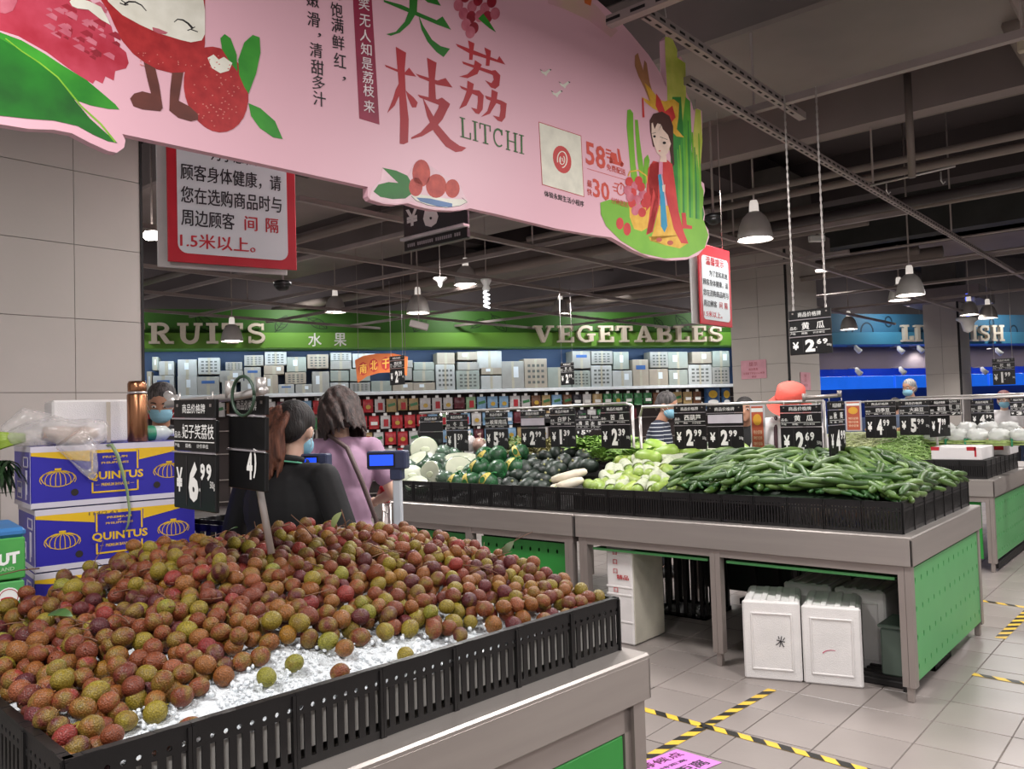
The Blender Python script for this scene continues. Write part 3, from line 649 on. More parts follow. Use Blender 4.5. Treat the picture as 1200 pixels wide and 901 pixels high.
# pendant bell lamps
LAMPM = mat('lamp_alu', '#c2bdb9', .45, .1, 3, .06); GLOW = mat('lamp_glow', '#fff8f0', .4, 0, 1, 0, emit='#fff6ee', es=12)
def bell(x, y, wpx, rod_top=4.9, label='', dl=True, dia=.31, blue=False):
    d = FPX*dia/wpx; p = dp(x, y, d); r = empty('bell_lamp', p, 0, label, 'pendant lamp', 'bell pendant lamps under the ceiling'); k = dia/.36
    mb = MB(); mb.lathe([(r_*k, z_*k*1.35) for r_, z_ in ((.18, 0), (.182, .015), (.174, .05), (.156, .11), (.12, .17), (.075, .205), (.055, .215), (.055, .205), (.11, .165), (.145, .11), (.165, .05), (.172, .01))], n=24, caps=False); mb.build('shade', LAMPM, r)
    mb = MB(); mb.lathe([(.05*k, .26*k), (.05*k, .29*k), (.045*k, .38*k), (.035*k, .41*k), (0, .41*k)], n=12); mb.build('socket', mat('lamp_socket', '#d8d4d2', .3, .3, emit='#fff4ea', es=.4), r)
    mb = MB(); mb.lathe([(0, .02*k), (.165*k, .022*k)], n=24); mb.build('bulb_glass', GLOW, r)
    mb = MB(); mb.tube([(0, 0, .4*k), (0, 0, 4.9-p.z)], .01, 6); mb.build('rod', RAIL, r)
    return p
LM = [(885, 281, 41, 'bell pendant lamp nearest the grey middle pillar, largest in view'), (490, 367, 27, 'bell pendant lamp hanging under the price sign below the banner'), (546, 334, 28, 'bell pendant lamp with open rim above the white spiral bulb'),
      (393, 366, 24, 'bell pendant lamp left over the green fascia'), (272, 400, 25, 'bell pendant lamp hanging in front of the letters of FRUITS'), (1067, 346, 31, 'bell pendant lamp right of the hanging cucumber price board, large'),
      (995, 386, 19, 'small bell pendant lamp left of the LIVE FISH letters'), (965, 317, 24, 'bell pendant lamp beside the right edge of the middle pillar'), (657, 368, 21, 'bell pendant lamp over the letter G of VEGETABLES'),
      (644, 399, 18, 'low bell pendant lamp in front of the letter V of VEGETABLES'), (1079, 404, 16, 'low bell pendant lamp in front of the E of LIVE'), (1158, 373, 20, 'bell pendant lamp right of the far right pillar'), (1136, 369, 20, 'bell pendant lamp behind the far right pillar top'), (1054, 352, 24, 'bell pendant lamp half behind the large right one'), (827, 378, 19, 'bell pendant lamp half behind the red bordered notice')]
for x, y, w, lb in LM:
    p = bell(x, y, w, label=lb)
    l = bpy.data.lights.new('bell_light', 'SPOT'); l.energy = 60; l.spot_size = R(130); l.spot_blend = .6; l.shadow_soft_size = .1; l.color = (1, .96, .92)
    o = bpy.data.objects.new('bell_light', l); COL.objects.link(o); o.location = p - Vector((0, 0, .03))
# lit tube seen beside the left sign
p = dp(178, 276, 7.5); r = empty('tube_lamp', p, vec(90).to_track_quat('X', 'Z').to_euler().z, 'small bright white lamp beside the left notice', 'lamp')
mb = MB(); mb.box(-.07, .07, -.04, .04, -.04, .04, c=.02); mb.build('lamp_glass', GLOW, r); mb = MB(); mb.tube([(0, 0, .04), (0, 0, 4.9-p.z)], .01); mb.build('rod', RAIL, r)
# spiral bulb and white cone speaker under the banner
p = dp(570.5, 361, 9); r = empty('spiral_bulb', p, 0, 'white energy saving bulb hanging bare under the ceiling', 'light bulb')
mb = MB(); pts = [(.028*math.cos(t), .028*math.sin(t), t*.0075) for t in [i*.5 for i in range(50)]]; mb.tube(pts, .012, 6); mb.build('spiral', mat('bulb_spiral', '#e8ecec', .3, emit='#f4f8ff', es=1.2), r)
mb = MB(); mb.lathe([(.035, .19), (.045, .22), (.03, .25), (.06, .3), (.06, .32), (0, .32)], n=12); mb.build('socket', WHITE, r); mb = MB(); mb.tube([(0, 0, .3), (0, 0, 4.9-p.z)], .006); mb.build('cable', RAIL, r)
p = dp(516, 335, 8); r = empty('cone_detector', p, 0, 'white cone shaped ceiling device hanging on a thin cable', 'detector')
mb = MB(); mb.lathe([(0, -.02), (.02, 0), (.03, .04), (.07, .07), (.07, .08), (0, .08)], n=12); mb.build('cone', WHITE, r); mb = MB(); mb.tube([(0, 0, .08), (0, 0, 4.9-p.z)], .005); mb.build('cable', RAIL, r)
p = dp(491, 381, 9.5); r = empty('floodlight', p, vec(80).to_track_quat('X', 'Z').to_euler().z, 'small tilted rectangular floodlight in front of the green fascia', 'floodlight')
T = Matrix.Rotation(R(15), 4, 'Y'); mb = MB(); mb.box(-.11, .11, -.03, .03, -.04, .04, c=.008, T=T); mb.build('lamp_case', mat('lamp_case', '#a79c98', .5), r); mb = MB(); mb.tube([(0, .03, 0), (0, .03, 4.9-p.z)], .006); mb.build('cable', RAIL, r)
# cameras and emergency lights
def emerg(x, y, d, label):
    p = dp(x, y, d); r = empty('emergency_light', p, vec(85).to_track_quat('X', 'Z').to_euler().z, label, 'emergency light', 'twin emergency lights')
    mb = MB(); mb.box(-.1, .1, -.03, .04, -.1, -.02, c=.01); mb.build('battery_box', WHITE, r)
    for s_ in (-1, 1):
        mb = MB(); mb.lathe([(.02, .05), (.05, 0), (.055, -.01), (0, -.01)], n=12, T=Matrix.Translation((s_*.055, 0, .03)) @ Matrix.Rotation(R(60), 4, 'X')); mb.build('lamp_head', WHITE, r)
emerg(957, 274, 10.2, 'white twin emergency light on top of the middle pillar')
emerg(1137, 352, 15.8, 'white twin emergency light on top of the far right pillar')
p = dp(1134, 378, 15.6); r = empty('wall_sconce', p, vec(90).to_track_quat('X', 'Z').to_euler().z, 'white half bowl lamp with blue tube on the right pillar', 'lamp')
mb = MB(); mb.lathe([(0, -.2), (.08, -.16), (.12, .0), (.2, .06), (.2, .1), (0, .1)], n=14); mb.build('bowl', WHITE, r)
mb = MB(); mb.tube([(.0, -.02, .12), (.0, -.02, .55)], .025, 8); mb.build('blue_tube', mat('blue_tube', '#4a66ff', .4, emit='#4a66ff', es=1.6), r)
def dome(x, y, d, s, label):
    p = dp(x, y, d); r = empty('dome_camera', p, 0, label, 'camera', 'dome cameras'); mb = MB(); mb.blob((0, 0, 0), (s, s, s*.75), 14, 9); mb.build('dome', BLACKS, r)
    mb = MB(); mb.lathe([(s*1.15, 0), (s*1.15, s*.5), (s*.8, s*.7), (0, s*.7)], n=14); mb.build('housing', BLACKP, r); mb = MB(); mb.tube([(0, 0, s*.6), (0, 0, 4.9-p.z)], .01); mb.build('rod', RAIL, r)
dome(836, 257, 6.5, .06, 'black dome camera beside the right end of the banner'); dome(331, 335, 6, .055, 'dark dome camera right below the left notice')
p = dp(1198, 52, 4); r = empty('hanging_box', p, 0, 'small cream box at the top right edge', 'box'); mb = MB(); mb.box(-.02, .04, -.02, .02, -.04, .04, c=.006); mb.build('case', mat('cream_plastic', '#b0a590', .5), r); mb = MB(); mb.tube([(0, 0, 0), (0, 0, 4.9-p.z)], .006); mb.build('rod', RAIL, r)
# ================================================================ the pink litchi banner
PINK = mat('pink_board', '#e3b1be', .42, 0, .7, .04); PINKE = mat('board_edge', '#d9cbcb', .6)
tB = 4.0; BN = Surf((-2.1, 1.3, 0), AZ_ := 40.75 + tB)
ban = BN.root('banner', 'large pink hanging litchi banner with red Chinese lettering above the litchi counter', 'banner')
OUT = [(-60, -190), (-60, 140), (0, 145.5), (34, 151), (63, 152), (84, 156), (105, 167), (127, 177), (137, 179), (145.5, 173), (147, 164.5), (143.4, 157), (280, 186), (431, 219), (431, 230), (434, 234), (448, 238.5), (464, 240), (478, 238), (490, 242), (509, 246), (532, 247), (545, 245.5), (551, 244), (583, 251), (653, 268), (700, 276), (716, 278), (727, 284), (742, 293), (761, 301), (787, 305), (805, 304), (818, 299), (827, 289), (831, 278), (830, 269.5), (825, 261), (826, 251), (823, 236), (826, 224), (825, 215), (820, 211), (821, 187), (823, 158), (822.5, 130), (818, 127), (813, 130), (810.5, 121), (804, 108), (803, 76), (797.5, 66), (793, 69), (791, 52), (782, 42), (778.5, 46.6), (779.7, 87), (780.6, 102), (774.8, 87), (760.7, 65), (739, 39), (721.7, 19.5), (700, 0), (660, -34), (600, -75), (500, -120), (380, -150), (200, -180)]
mb = MB(); mb.prism(BN.pts(OUT), 0, .028); o = mb.build('board', [PINK], ban)
_k = [0]
def pr(polys, m, nm='print', lay=1):
    _k[0] += 1
    return flat([BN.pts(p) for p in polys], m, ban, nm, .0002*lay + .000004*_k[0], .0002)
def gr(name, c, c2=None, ns=14, na=.12, **k): return mat('print_' + name, c, .5, 0, ns, na, col2=c2, **k)
Z1 = lambda pts, s, ox, oy: [(x/s+ox, y/s+oy) for x, y in pts]
z0 = lambda pts: Z1(pts, 4.742, 0, 0)
GL = gr('leaf_green', '#1f7f1c', '#3fa02a', 8); GD = gr('leaf_deep', '#145c17', '#1f7d1e', 8); GY = gr('leaf_lime', '#7cb52a', '#93c63a')
LR = gr('litchi_red', '#b4243a', '#c4445a', 12); LR2 = gr('litchi_pink', '#c2586c', '#d37a8a', 18); LR3 = gr('litchi_deep', '#8e1a2b', '#a52438', 12)
MR = gr('mascot_red', '#a3191f', '#b52a2c', 30); CR = gr('face_cream', '#e6e2d2', '#efece0'); BR = gr('brown', '#5a2a22', '#6b342a'); IN = gr('ink', '#1c1618'); SPK = gr('speckle', '#cf6a62', '#d9837a')
# big peeled-skin litchi with scale rows, leaves in front
pr([z0([(-60, -150), (330, -150), (480, -20), (560, 60), (620, 150), (640, 240), (700, 290), (715, 350), (700, 380), (640, 395), (632, 448), (585, 425), (570, 465), (530, 445), (515, 465), (470, 440), (380, 380), (260, 290), (100, 200), (-60, 150)])], LR, 'litchi_print', 1)
for k in range(46):
    a, b = rnd.uniform(.2, 1), rnd.uniform(0, 1); cx = 180 + 470*a; cy = 40 + 380*b*a + 60*(1-a) - 40*(1-b); s = 14 + 26*rnd.random()
    if cx + cy > 1040 or (cy < 10): continue
    pr([z0([(cx-s*1.1, cy-s*.2), (cx, cy-s*.55), (cx+s*.9, cy+s*.1), (cx+s*.75, cy+s*.85), (cx-s*.2, cy+s*.35)])], LR2 if k % 3 else LR3, 'scale_print', 2)
pr([z0([(0, -60), (90, -60), (95, 10), (70, 60), (30, 76), (0, 70)])], LR2, 'litchi_print', 2)
pr([z0([(-60, 120), (0, 180), (120, 225), (250, 300), (340, 360), (480, 445), (570, 520), (640, 580), (662, 608), (600, 605), (500, 585), (430, 560), (300, 500), (60, 400), (-60, 360)])], GL, 'leaf_print', 3)
pr([z0([(-60, 150), (0, 215), (100, 270), (210, 350), (340, 450), (400, 540), (500, 660), (600, 750), (652, 795), (600, 785), (520, 750), (430, 700), (300, 670), (160, 660), (-60, 636)])], GD, 'leaf_print', 4)
pr([ribbon(z0([(30, 215), (120, 285), (220, 350), (320, 430), (385, 510), (450, 590), (560, 690), (640, 790)]), 1.2, 2.2)], GY, 'leaf_vein', 5)
# smiling litchi figure: two red fruit bodies, cream face, little legs
pr([z0([(1138, -330), (1060, -440), (900, -500), (700, -450), (560, -320), (530, -150), (540, -60), (560, 0), (600, 60), (640, 150), (680, 230), (740, 300), (800, 345), (870, 385), (950, 405), (1010, 405), (1080, 380), (1128, 330), (1138, 240), (1138, -60)])], MR, 'fruit_body', 3)
pr([ell(253, 105, 37, 51, -14, 28)], MR, 'fruit_body', 4)
pr([z0([(1110, -250), (1010, -350), (850, -380), (680, -310), (585, -180), (570, -60), (600, 10), (680, 85), (780, 140), (880, 185), (1000, 222), (1060, 236), (1120, 225), (1138, 190), (1138, 60), (1120, -60)])], CR, 'face_print', 5)
pr([ribbon(z0([(665, 18), (695, 30), (712, 26)]), 1.3), ribbon(z0([(690, 24), (715, 10), (750, 12), (785, 30), (812, 62)]), 2.4, 1.0), ribbon(z0([(672, 2), (700, 20)]), 1.2), ribbon(z0([(966, 124), (985, 108), (1015, 112), (1045, 132), (1070, 160)]), 1.0, 2.6), ribbon(z0([(1040, 170), (1060, 163), (1082, 150)]), 1.2), ribbon(z0([(1062, 165), (1098, 178)]), 1.2)], IN, 'closed_eye', 6)
pr([z0([(845, 152), (880, 160), (932, 182), (918, 192), (880, 188), (850, 172)])], gr('lip', '#b8606c'), 'mouth', 6)
pr([z0([(798, 345), (862, 380), (885, 480), (903, 600), (890, 618), (790, 608), (740, 590), (722, 548), (745, 520), (790, 508), (838, 520), (815, 430)]), z0([(955, 405), (1018, 403), (1005, 480), (992, 560), (1050, 590), (1100, 635), (1100, 665), (1060, 675), (990, 655), (940, 615), (945, 500)])], BR, 'leg_print', 4)
pr([[(243, 68), (250, 64), (256, 70), (262, 67), (272, 74), (268, 83), (258, 86), (248, 80)], z0([(385, 10), (410, -20), (500, 10), (560, 40), (600, 110), (612, 140), (560, 110), (490, 55), (430, 48), (400, 35)])], CR, 'hand_print', 6)
pr([[(258, 45), (263, 40), (270, 45), (277, 64), (278, 84), (270, 74), (260, 58)], [(280, 88), (279, 70), (286, 50), (296, 41), (304, 44), (305, 62), (300, 86), (291, 110), (286, 102)], [(291, 121), (305, 127), (322, 142), (331, 163), (320, 161), (304, 150), (294, 136)]], GL, 'leaf_print', 5)
pr([ell(160 + rnd.random()*70, 62 + rnd.random()*16, .9, .7, 0, 5) for _ in range(18)] + [ell(*(lambda a, q: (253 + 30*q*math.cos(a), 107 + 42*q*math.sin(a)))(rnd.uniform(0, 6.3), rnd.random()**.5), 1.1, .8, 0, 5) for _ in range(60)], SPK, 'skin_speckle', 6)
# plate of litchis at the lower edge
z6 = lambda p: Z1(p, 4.286, 420, 130)
pr([z6([(55, 440), (70, 385), (110, 350), (120, 290), (200, 300), (250, 330), (270, 280), (320, 240), (350, 270), (440, 330), (500, 350), (530, 420), (555, 460), (530, 490), (450, 498), (330, 488), (270, 455), (200, 465), (110, 460)])], gr('pale_pink', '#e8c3cc'), 'cutout_rim', 1)
pr([z6([(120, 285), (190, 300), (245, 325), (268, 365), (275, 410), (235, 440), (170, 443), (110, 432), (75, 405), (100, 370), (150, 357), (200, 362), (160, 325)])], GD, 'leaf_print', 3)
RT = gr('red_fruit', '#b02a22', '#c84a38', 30)
pr([ell(493.5, 203, 10.5, 16, 0), ell(511, 218, 12, 14, 0), ell(530, 221, 8.5, 11, 0), ell(487, 219, 8, 11)], RT, 'fruit_print', 3)
pr([z6([(265, 425), (300, 418), (440, 440), (540, 445), (545, 460), (500, 478), (430, 486), (340, 470), (285, 450)])], CR, 'plate_print', 2)
pr([z6([(290, 435), (360, 440), (470, 465), (470, 484), (400, 480), (310, 455)])], gr('plate_blue', '#5b7aa8'), 'plate_print', 4)
pr([ribbon(z6([(265, 428), (290, 452), (350, 474), (440, 486), (510, 476), (545, 458), (520, 436)]), .5)], IN, 'plate_line', 5)
# calligraphic red and green characters
z5 = lambda p: Z1(p, 4.286, 340, 0)
RC = gr('red_letter', '#a81a28', '#b9252f', 3); GC = gr('green_letter', '#1d6a1b', '#2c7c22', 3)
for st_ in ([(530,235),(582,265),(575,345),(580,470),(595,600),(592,715),(570,725),(550,722),(552,600),(545,420),(535,300)], [(475,325),(535,348),(575,365),(597,340),(632,385),(585,378),(535,360),(480,336)], [(545,420),(552,470),(525,530),(487,568),(515,500),(530,450)], [(580,455),(620,490),(640,515),(632,540),(612,540),(590,490)],
            [(687,290),(735,315),(726,400),(732,500),(695,505),(697,400)], [(630,370),(740,405),(780,392),(815,440),(740,427),(650,390)], [(640,475),(740,500),(762,490),(803,522),(795,542),(740,525),(650,490)], [(755,495),(803,522),(765,600),(722,650),(662,685),(608,699),(608,690),(655,665),(706,610),(742,545)], [(665,490),(705,560),(745,630),(805,700),(850,732),(885,742),(862,760),(830,764),(780,735),(722,662),(688,585)],
            [(832,220),(900,245),(1040,300),(1050,282),(1080,325),(900,268),(840,234)], [(893,203),(925,218),(919,260),(915,302),(898,300),(900,250)], [(975,238),(1008,255),(1000,332),(982,330),(985,280)], [(862,308),(1010,355),(1030,352),(1055,378),(1045,396),(1010,374),(870,322)], [(928,302),(962,325),(940,372),(890,393),(848,385),(890,373),(920,345)], [(1015,365),(1055,378),(1050,430),(1030,447),(1008,440),(978,403),(1010,418),(1022,400)],
            [(850,430),(900,448),(950,455),(972,480),(950,487),(860,445)], [(890,405),(922,422),(914,470),(885,530),(848,548),(872,500),(888,450)], [(942,470),(972,480),(966,550),(948,574),(930,568),(908,540),(938,548),(942,510)], [(978,480),(1060,505),(1087,520),(1078,536),(985,497)], [(1012,450),(1042,464),(1034,520),(1002,572),(958,588),(990,558),(1008,500)], [(1055,510),(1087,520),(1080,590),(1062,613),(1042,606),(1018,580),(1050,588),(1056,555)]):
    pr([z5(st_)], RC, 'red_stroke', 2)
for st_ in ([(470,0),(560,25),(630,57),(735,102),(765,83),(808,150),(740,125),(630,78),(560,48),(470,10)], [(600,-60),(642,-60),(636,60),(600,120),(550,165),(505,180),(482,172),(530,160),(575,110),(598,50)], [(645,80),(668,130),(712,200),(755,232),(802,245),(770,287),(735,262),(690,210),(660,150)], [(470,-230),(560,-300),(530,-180),(660,-175),(640,-130),(520,-140),(500,-90),(455,-110)], [(690,-210),(780,-270),(750,-155),(850,-140),(830,-100),(730,-115),(700,-70),(670,-100)], [(500,-55),(640,-62),(790,-40),(760,-5),(640,-25),(520,-22)], [(640,-30),(715,-40),(757,30),(690,12)]):
    pr([z5(st_)], GC, 'green_stroke', 2)
Q = lambda TL, TR, BRr, BL: [BN.uv(*TL), BN.uv(*TR), BN.uv(*BRr), BN.uv(*BL)]
for o in slab_word('LITCHI', 0, 0, 0, 0, .0005, gr('green_serif', '#27601f'), ban, T=.13, t=.045, gap=.16, off=.0012, quad=Q((538.5, 137), (613.5, 159), (613.8, 181), (539.5, 160.5))): pass
# grapes cluster of litchis
for i, (x, y) in enumerate([(537,6),(545,-4),(553,8),(560,0),(568,10),(576,2),(543,16),(552,20),(562,19),(571,20),(546,29),(555,33),(580,16),(565,-8),(551,38)]): pr([ell(x, y, 5.6, 7.2, 10)], LR3 if i % 2 else LR2, 'berry_print', 2)
pr([[(560, 22), (566, 16), (572, 24), (581, 38), (573, 33)]], GL, 'leaf_print', 5)
# vertical black text, red bar with white text
def vchars(s, pts, w, h, sl, m, bold=.01, lay=.0014):
    for ch, (cx, cy) in zip(s, pts):
        if ch in '，': text_uv(ch, Q((cx-2, cy-2-sl*2), (cx+2, cy-2+sl*2), (cx+2, cy+3+sl*2), (cx-2, cy+3-sl*2)), m, ban, off=lay, bold=bold); continue
        text_uv(ch, Q((cx-w/2, cy-h/2-sl*w/2), (cx+w/2, cy-h/2+sl*w/2), (cx+w/2+.3, cy+h/2+sl*w/2), (cx-w/2+.3, cy+h/2-sl*w/2)), m, ban, off=lay, bold=bold)
INKP = gr('ink_text', '#1a1416')
vchars('嫩滑，清甜多汁', [(366, 0), (367, 23), (374, 41), (370, 59), (371.5, 79), (373, 97), (374, 116)], 14.5, 17, .22, INKP)
vchars('饱满鲜红，', [(394, 12), (395, 30), (396, 50), (398, 71), (403, 92)], 14, 17, .22, INKP)
vchars('，', [(398.5, -2)], 14, 17, .2, INKP)
pr([[(412, -30), (434, -24), (444.5, 146), (421, 139)]], gr('plum_bar', '#8f1d3f'), 'red_bar', 1)
vchars('笑无人知是荔枝来', [(426, 5), (427, 24.5), (427.5, 42), (428.5, 58), (429.5, 75), (430.5, 91), (431.5, 106.5), (432, 125)], 12.5, 14, .2, gr('white_text', '#ead9dc'), .015, .0022)
# pale card with the red round mark (code left out), caption
pr([[(631, 142.5), (681, 159), (684.5, 231), (635, 216.5)]], gr('red_line', '#b23a3a'), 'card_rim', 1)
pr([[(631.6, 143.6), (680.3, 159.6), (683.8, 230), (635.7, 215.8)]], gr('card_white', '#dcd8c8'), 'card', 2)
pr([ell(658.5, 187, 10.4, 16.5, -14, 24)], gr('mark_red', '#c03a38'), 'round_mark', 3)
pr([ribbon(Z1(arc(0, 0, 5.6, 9.5, -200, 90, 16), 1, 658.5, 187), 1.1), ribbon(Z1(arc(0, 0, 3, 5.2, -60, 230, 12), 1, 658.5, 187.5), .9), ribbon([(656.5, 190), (657, 185), (659, 185.5), (659.5, 189), (661, 189.5)], .8)], CR, 'mark_swirl', 4)
text_uv('体验永辉生活小程序', Q((637.5, 223), (684, 236), (684, 243), (638, 230)), INKP, ban, bold=.03)
OR = gr('orange_red', '#c84a3a')
text_uv('58', Q((685.5, 164.5), (709, 173), (709.5, 199.5), (686.5, 192)), OR, ban, bold=.02)
text_uv('免费配送', Q((710.5, 191.5), (732.5, 198.5), (733, 206), (711, 199.5)), OR, ban, bold=.02)
pr([[(710, 174), (716, 176), (716, 178), (710, 176)], [(709.5, 178), (717, 180.5), (717, 182), (709.5, 180)], [(711, 183), (717, 185), (717, 187), (711, 185)], [(716, 178), (722, 180), (724, 190), (714, 187)], [(723, 174), (725.5, 175), (728, 188), (731, 192), (729, 195), (714, 190.5), (714.5, 188), (725, 190)], ell(716, 189, 2, 2.6), ell(728.5, 193, 2, 2.6)], OR, 'scooter_print', 2)
pr([ribbon([(688, 197.5), (733, 211)], .5)], OR, 'rule_line', 2)
vchars('最快', [(690.5, 215.5), (690.5, 225)], 5.5, 8, .3, OR, .02)
text_uv('30', Q((694, 208.5), (713.5, 215), (714.5, 236.5), (695, 230.5)), OR, ban, bold=.02)
text_uv('分钟送达', Q((715.5, 231), (735, 236.5), (735.5, 243.5), (716, 238)), OR, ban, bold=.02, off=.003)
pr([ribbon(Z1(arc(0, 0, 4.4, 6.6, 0, 359, 18), 1, 727.5, 222), 1.2), [(719.5, 214), (725, 215.5), (725, 216.8), (719.5, 215.4)], [(717.5, 218), (723.5, 219.8), (723.5, 221), (717.5, 219.4)], [(719, 222.5), (723.5, 223.8), (723.5, 225), (719, 224)], ribbon([(727.5, 222), (728, 217)], .9), [(726.5, 213.5), (729, 214.2), (729, 216), (726.5, 215.4)]], OR, 'clock_print', 2)
# birds
for x, y in ((639, 85), (661, 99.5), (652, 110)): pr([[(x-6, y-3.5), (x-2, y-.5), (x, y-1), (x+5, y-4.5), (x+6.5, y-2.5), (x+2, y+1.5), (x+1, y+4.5), (x-1.5, y+2), (x-4, y+.8)]], CR, 'bird_print', 2); pr([[(x-6.5, y-4.2), (x-3.5, y-1.8), (x-5.6, y-2.4)], [(x+4.6, y-4.2), (x+7.2, y-3.2), (x+5.8, y-2)]], IN, 'wing_tip', 3)
pr([[(640, -20), (668, -18), (700, 8), (724, 36), (716, 44), (690, 24), (660, 10), (642, 4)]], gr('cloud', '#e0bda6', '#dba3b2', 5), 'cloud_print', 1)
pr([[(683, -8), (694, -4), (692, 7), (685, 4)]], gr('orange', '#d06a30'), 'sun_print', 2)
# garden with the lady in the red robe
z7 = lambda p: Z1(p, 5.3, 740, 130)
z3 = lambda p: Z1(p, 2.906, 600, 0)
GA = gr('garden_green', '#6fae2a', '#86c039', 4); GB = gr('grass_dark', '#2b7a33', '#3c9440', 8); GCc = gr('grass_mid', '#4da23a', '#6ab93c', 8); YG = gr('yellow_green', '#b9c646', '#d3d26a', 8)
for pl, m_ in (([(520, 125), (545, 130), (562, 170), (560, 290), (585, 480), (560, 560), (530, 500), (528, 300), (522, 200)], YG), ([(560, 195), (590, 215), (592, 320), (600, 500), (570, 560), (556, 350)], YG), ([(590, 330), (606, 345), (612, 480), (600, 700), (570, 700), (560, 460), (580, 420)], GCc), ([(625, 370), (642, 375), (648, 480), (636, 640), (620, 760), (600, 700), (612, 560), (618, 440)], YG),
              ([(545, 330), (575, 330), (590, 560), (600, 730), (560, 730), (540, 560)], GB), ([(575, 470), (600, 450), (620, 560), (630, 700), (640, 780), (590, 760), (575, 640)], GCc), ([(640, 620), (652, 650), (650, 700), (640, 790), (625, 770)], GA), ([(650, 705), (654, 730), (640, 795), (630, 780)], GB)):
    pr([z3(pl)], m_, 'grass_blade', 2)
for k in range(12):
    x = 556 + 7.2*k; pr([ribbon(z3([(x, 430 + rnd.uniform(-40, 110)), (x+4, 580), (x + 8, 760)]), 1.2, 3.4)], (GB, GCc, GA)[k % 3], 'grass_blade', 3)
pr([z3([(392, 375), (402, 372), (412, 385), (414, 470), (420, 560), (432, 640), (408, 640), (398, 520), (390, 430)]), z3([(418, 408), (428, 408), (434, 470), (446, 560), (456, 640), (440, 640), (426, 540), (420, 460)]), z3([(450, 540), (462, 526), (468, 545), (462, 600), (450, 650), (446, 600)])], GA, 'grass_blade', 2)
pr([z3([(300, 690), (330, 680), (400, 690), (520, 700), (600, 740), (652, 750), (668, 800), (655, 845), (600, 875), (520, 880), (440, 862), (370, 820), (320, 770), (302, 730)])], GA, 'garden_print', 4)
YL = gr('robe_yellow', '#e0a52c', '#e9bb4a', 20); RR = gr('robe_red', '#c92e31', '#d5423e', 10); SK = gr('skin', '#e9cdbd'); HB = gr('hair_brown', '#4b2a24'); CY = gr('sash_blue', '#2f93b8')
pr([z3([(398, 700), (480, 700), (470, 770), (440, 788), (415, 780), (400, 740)])], YL, 'basket_print', 5)
pr([ribbon(z3([(395, 600), (400, 585), (430, 580), (458, 600), (462, 640)]), 1.6)], YL, 'basket_handle', 5)
pr([z3([(418, 190), (428, 180), (438, 215), (446, 240), (450, 205), (458, 215), (468, 280), (482, 330), (468, 345), (450, 300), (430, 260), (418, 225)])], gr('hand_brown', '#a8744f'), 'hand_print', 3)
pr([z3([(450, 282), (470, 300), (500, 340), (520, 345), (550, 338), (568, 352), (566, 400), (560, 440), (585, 468), (560, 465), (535, 440), (520, 390), (500, 380), (480, 370), (455, 350), (440, 330), (470, 345), (460, 310)])], YL, 'headdress', 5)
pr([z3([(490, 318), (505, 340), (520, 380), (545, 360), (556, 400), (540, 420), (524, 395), (500, 385), (488, 360)]), ribbon(z3([(444, 335), (447, 400)]), 1.6, 2.4)], RR, 'headdress', 6)
pr([z3([(468, 410), (480, 388), (510, 380), (535, 395), (548, 430), (548, 500), (552, 560), (545, 570), (535, 500), (520, 500), (480, 500), (470, 450)])], HB, 'hair_print', 6)
pr([z3([(474, 420), (500, 405), (512, 440), (530, 460), (540, 490), (530, 520), (512, 540), (492, 520), (482, 490), (474, 455)]), z3([(505, 535), (524, 530), (526, 552), (500, 552)])], SK, 'face_print', 7)
pr([z3([(478, 418), (498, 400), (510, 420), (498, 446), (506, 424), (494, 420), (484, 440)])], HB, 'hair_curl', 8)
pr([ell(766.5, 160, 1.6, 1.4), ell(778, 167.5, 2.0, 1.6), ribbon(z3([(474, 455), (488, 452)]), .5), ribbon(z3([(502, 466), (528, 476)]), .5)], IN, 'eye_print', 9)
pr([ell(772.5, 177, 1.3, .7)], RR, 'mouth', 9)
pr([z3([(470, 820), (486, 770), (500, 700), (550, 700), (580, 800), (598, 828), (570, 846), (520, 835), (490, 820), (464, 806)])], YL, 'skirt_print', 5)
pr([z3([(498, 552), (480, 548), (462, 575), (458, 640), (455, 720), (472, 700), (480, 640), (496, 700), (476, 790), (456, 800), (470, 740), (484, 700), (498, 620)]), z3([(528, 545), (545, 560), (556, 640), (566, 720), (584, 790), (600, 830), (575, 828), (550, 780), (528, 690), (512, 600), (506, 552)]), z3([(498, 552), (506, 600), (500, 700), (478, 790), (458, 800), (472, 690), (462, 620), (470, 560)])], RR, 'robe_print', 6)
pr([z3([(500, 550), (512, 552), (512, 596), (498, 600)])], gr('collar_pink', '#d98aa5'), 'collar_print', 7)
pr([z3([(496, 596), (506, 592), (520, 680), (528, 770), (518, 792), (506, 770), (504, 680)])], CY, 'sash_print', 7)
pr([z3([(510, 632), (520, 628), (520, 656), (512, 652)])], SK, 'hand_print', 8)
pr([ell(785, 284.5, 3.6, 2.8), ell(772, 281, 3.4, 2.6)], gr('shoe', '#b5503f'), 'shoe_print', 6)
for i, (x, y) in enumerate([(737,213),(744,218),(741,226),(735,223),(748,212),(746,234),(740,238),(753,228),(755,238),(748,244),(758,231),(738,231),(751,219),(744,247),(752,249)]): pr([ell(x, y, 4.6, 5.6, 0, 14)], LR2 if i % 2 else RR, 'berry_print', 7)
pr([ell(726, 262, 4.4, 7), ell(734.5, 268.5, 4.4, 7.6)], RR, 'berry_print', 6)
pr([z3([(576, 725), (590, 725), (594, 765), (612, 770), (612, 780), (580, 778)])], RR, 'boot_print', 7)
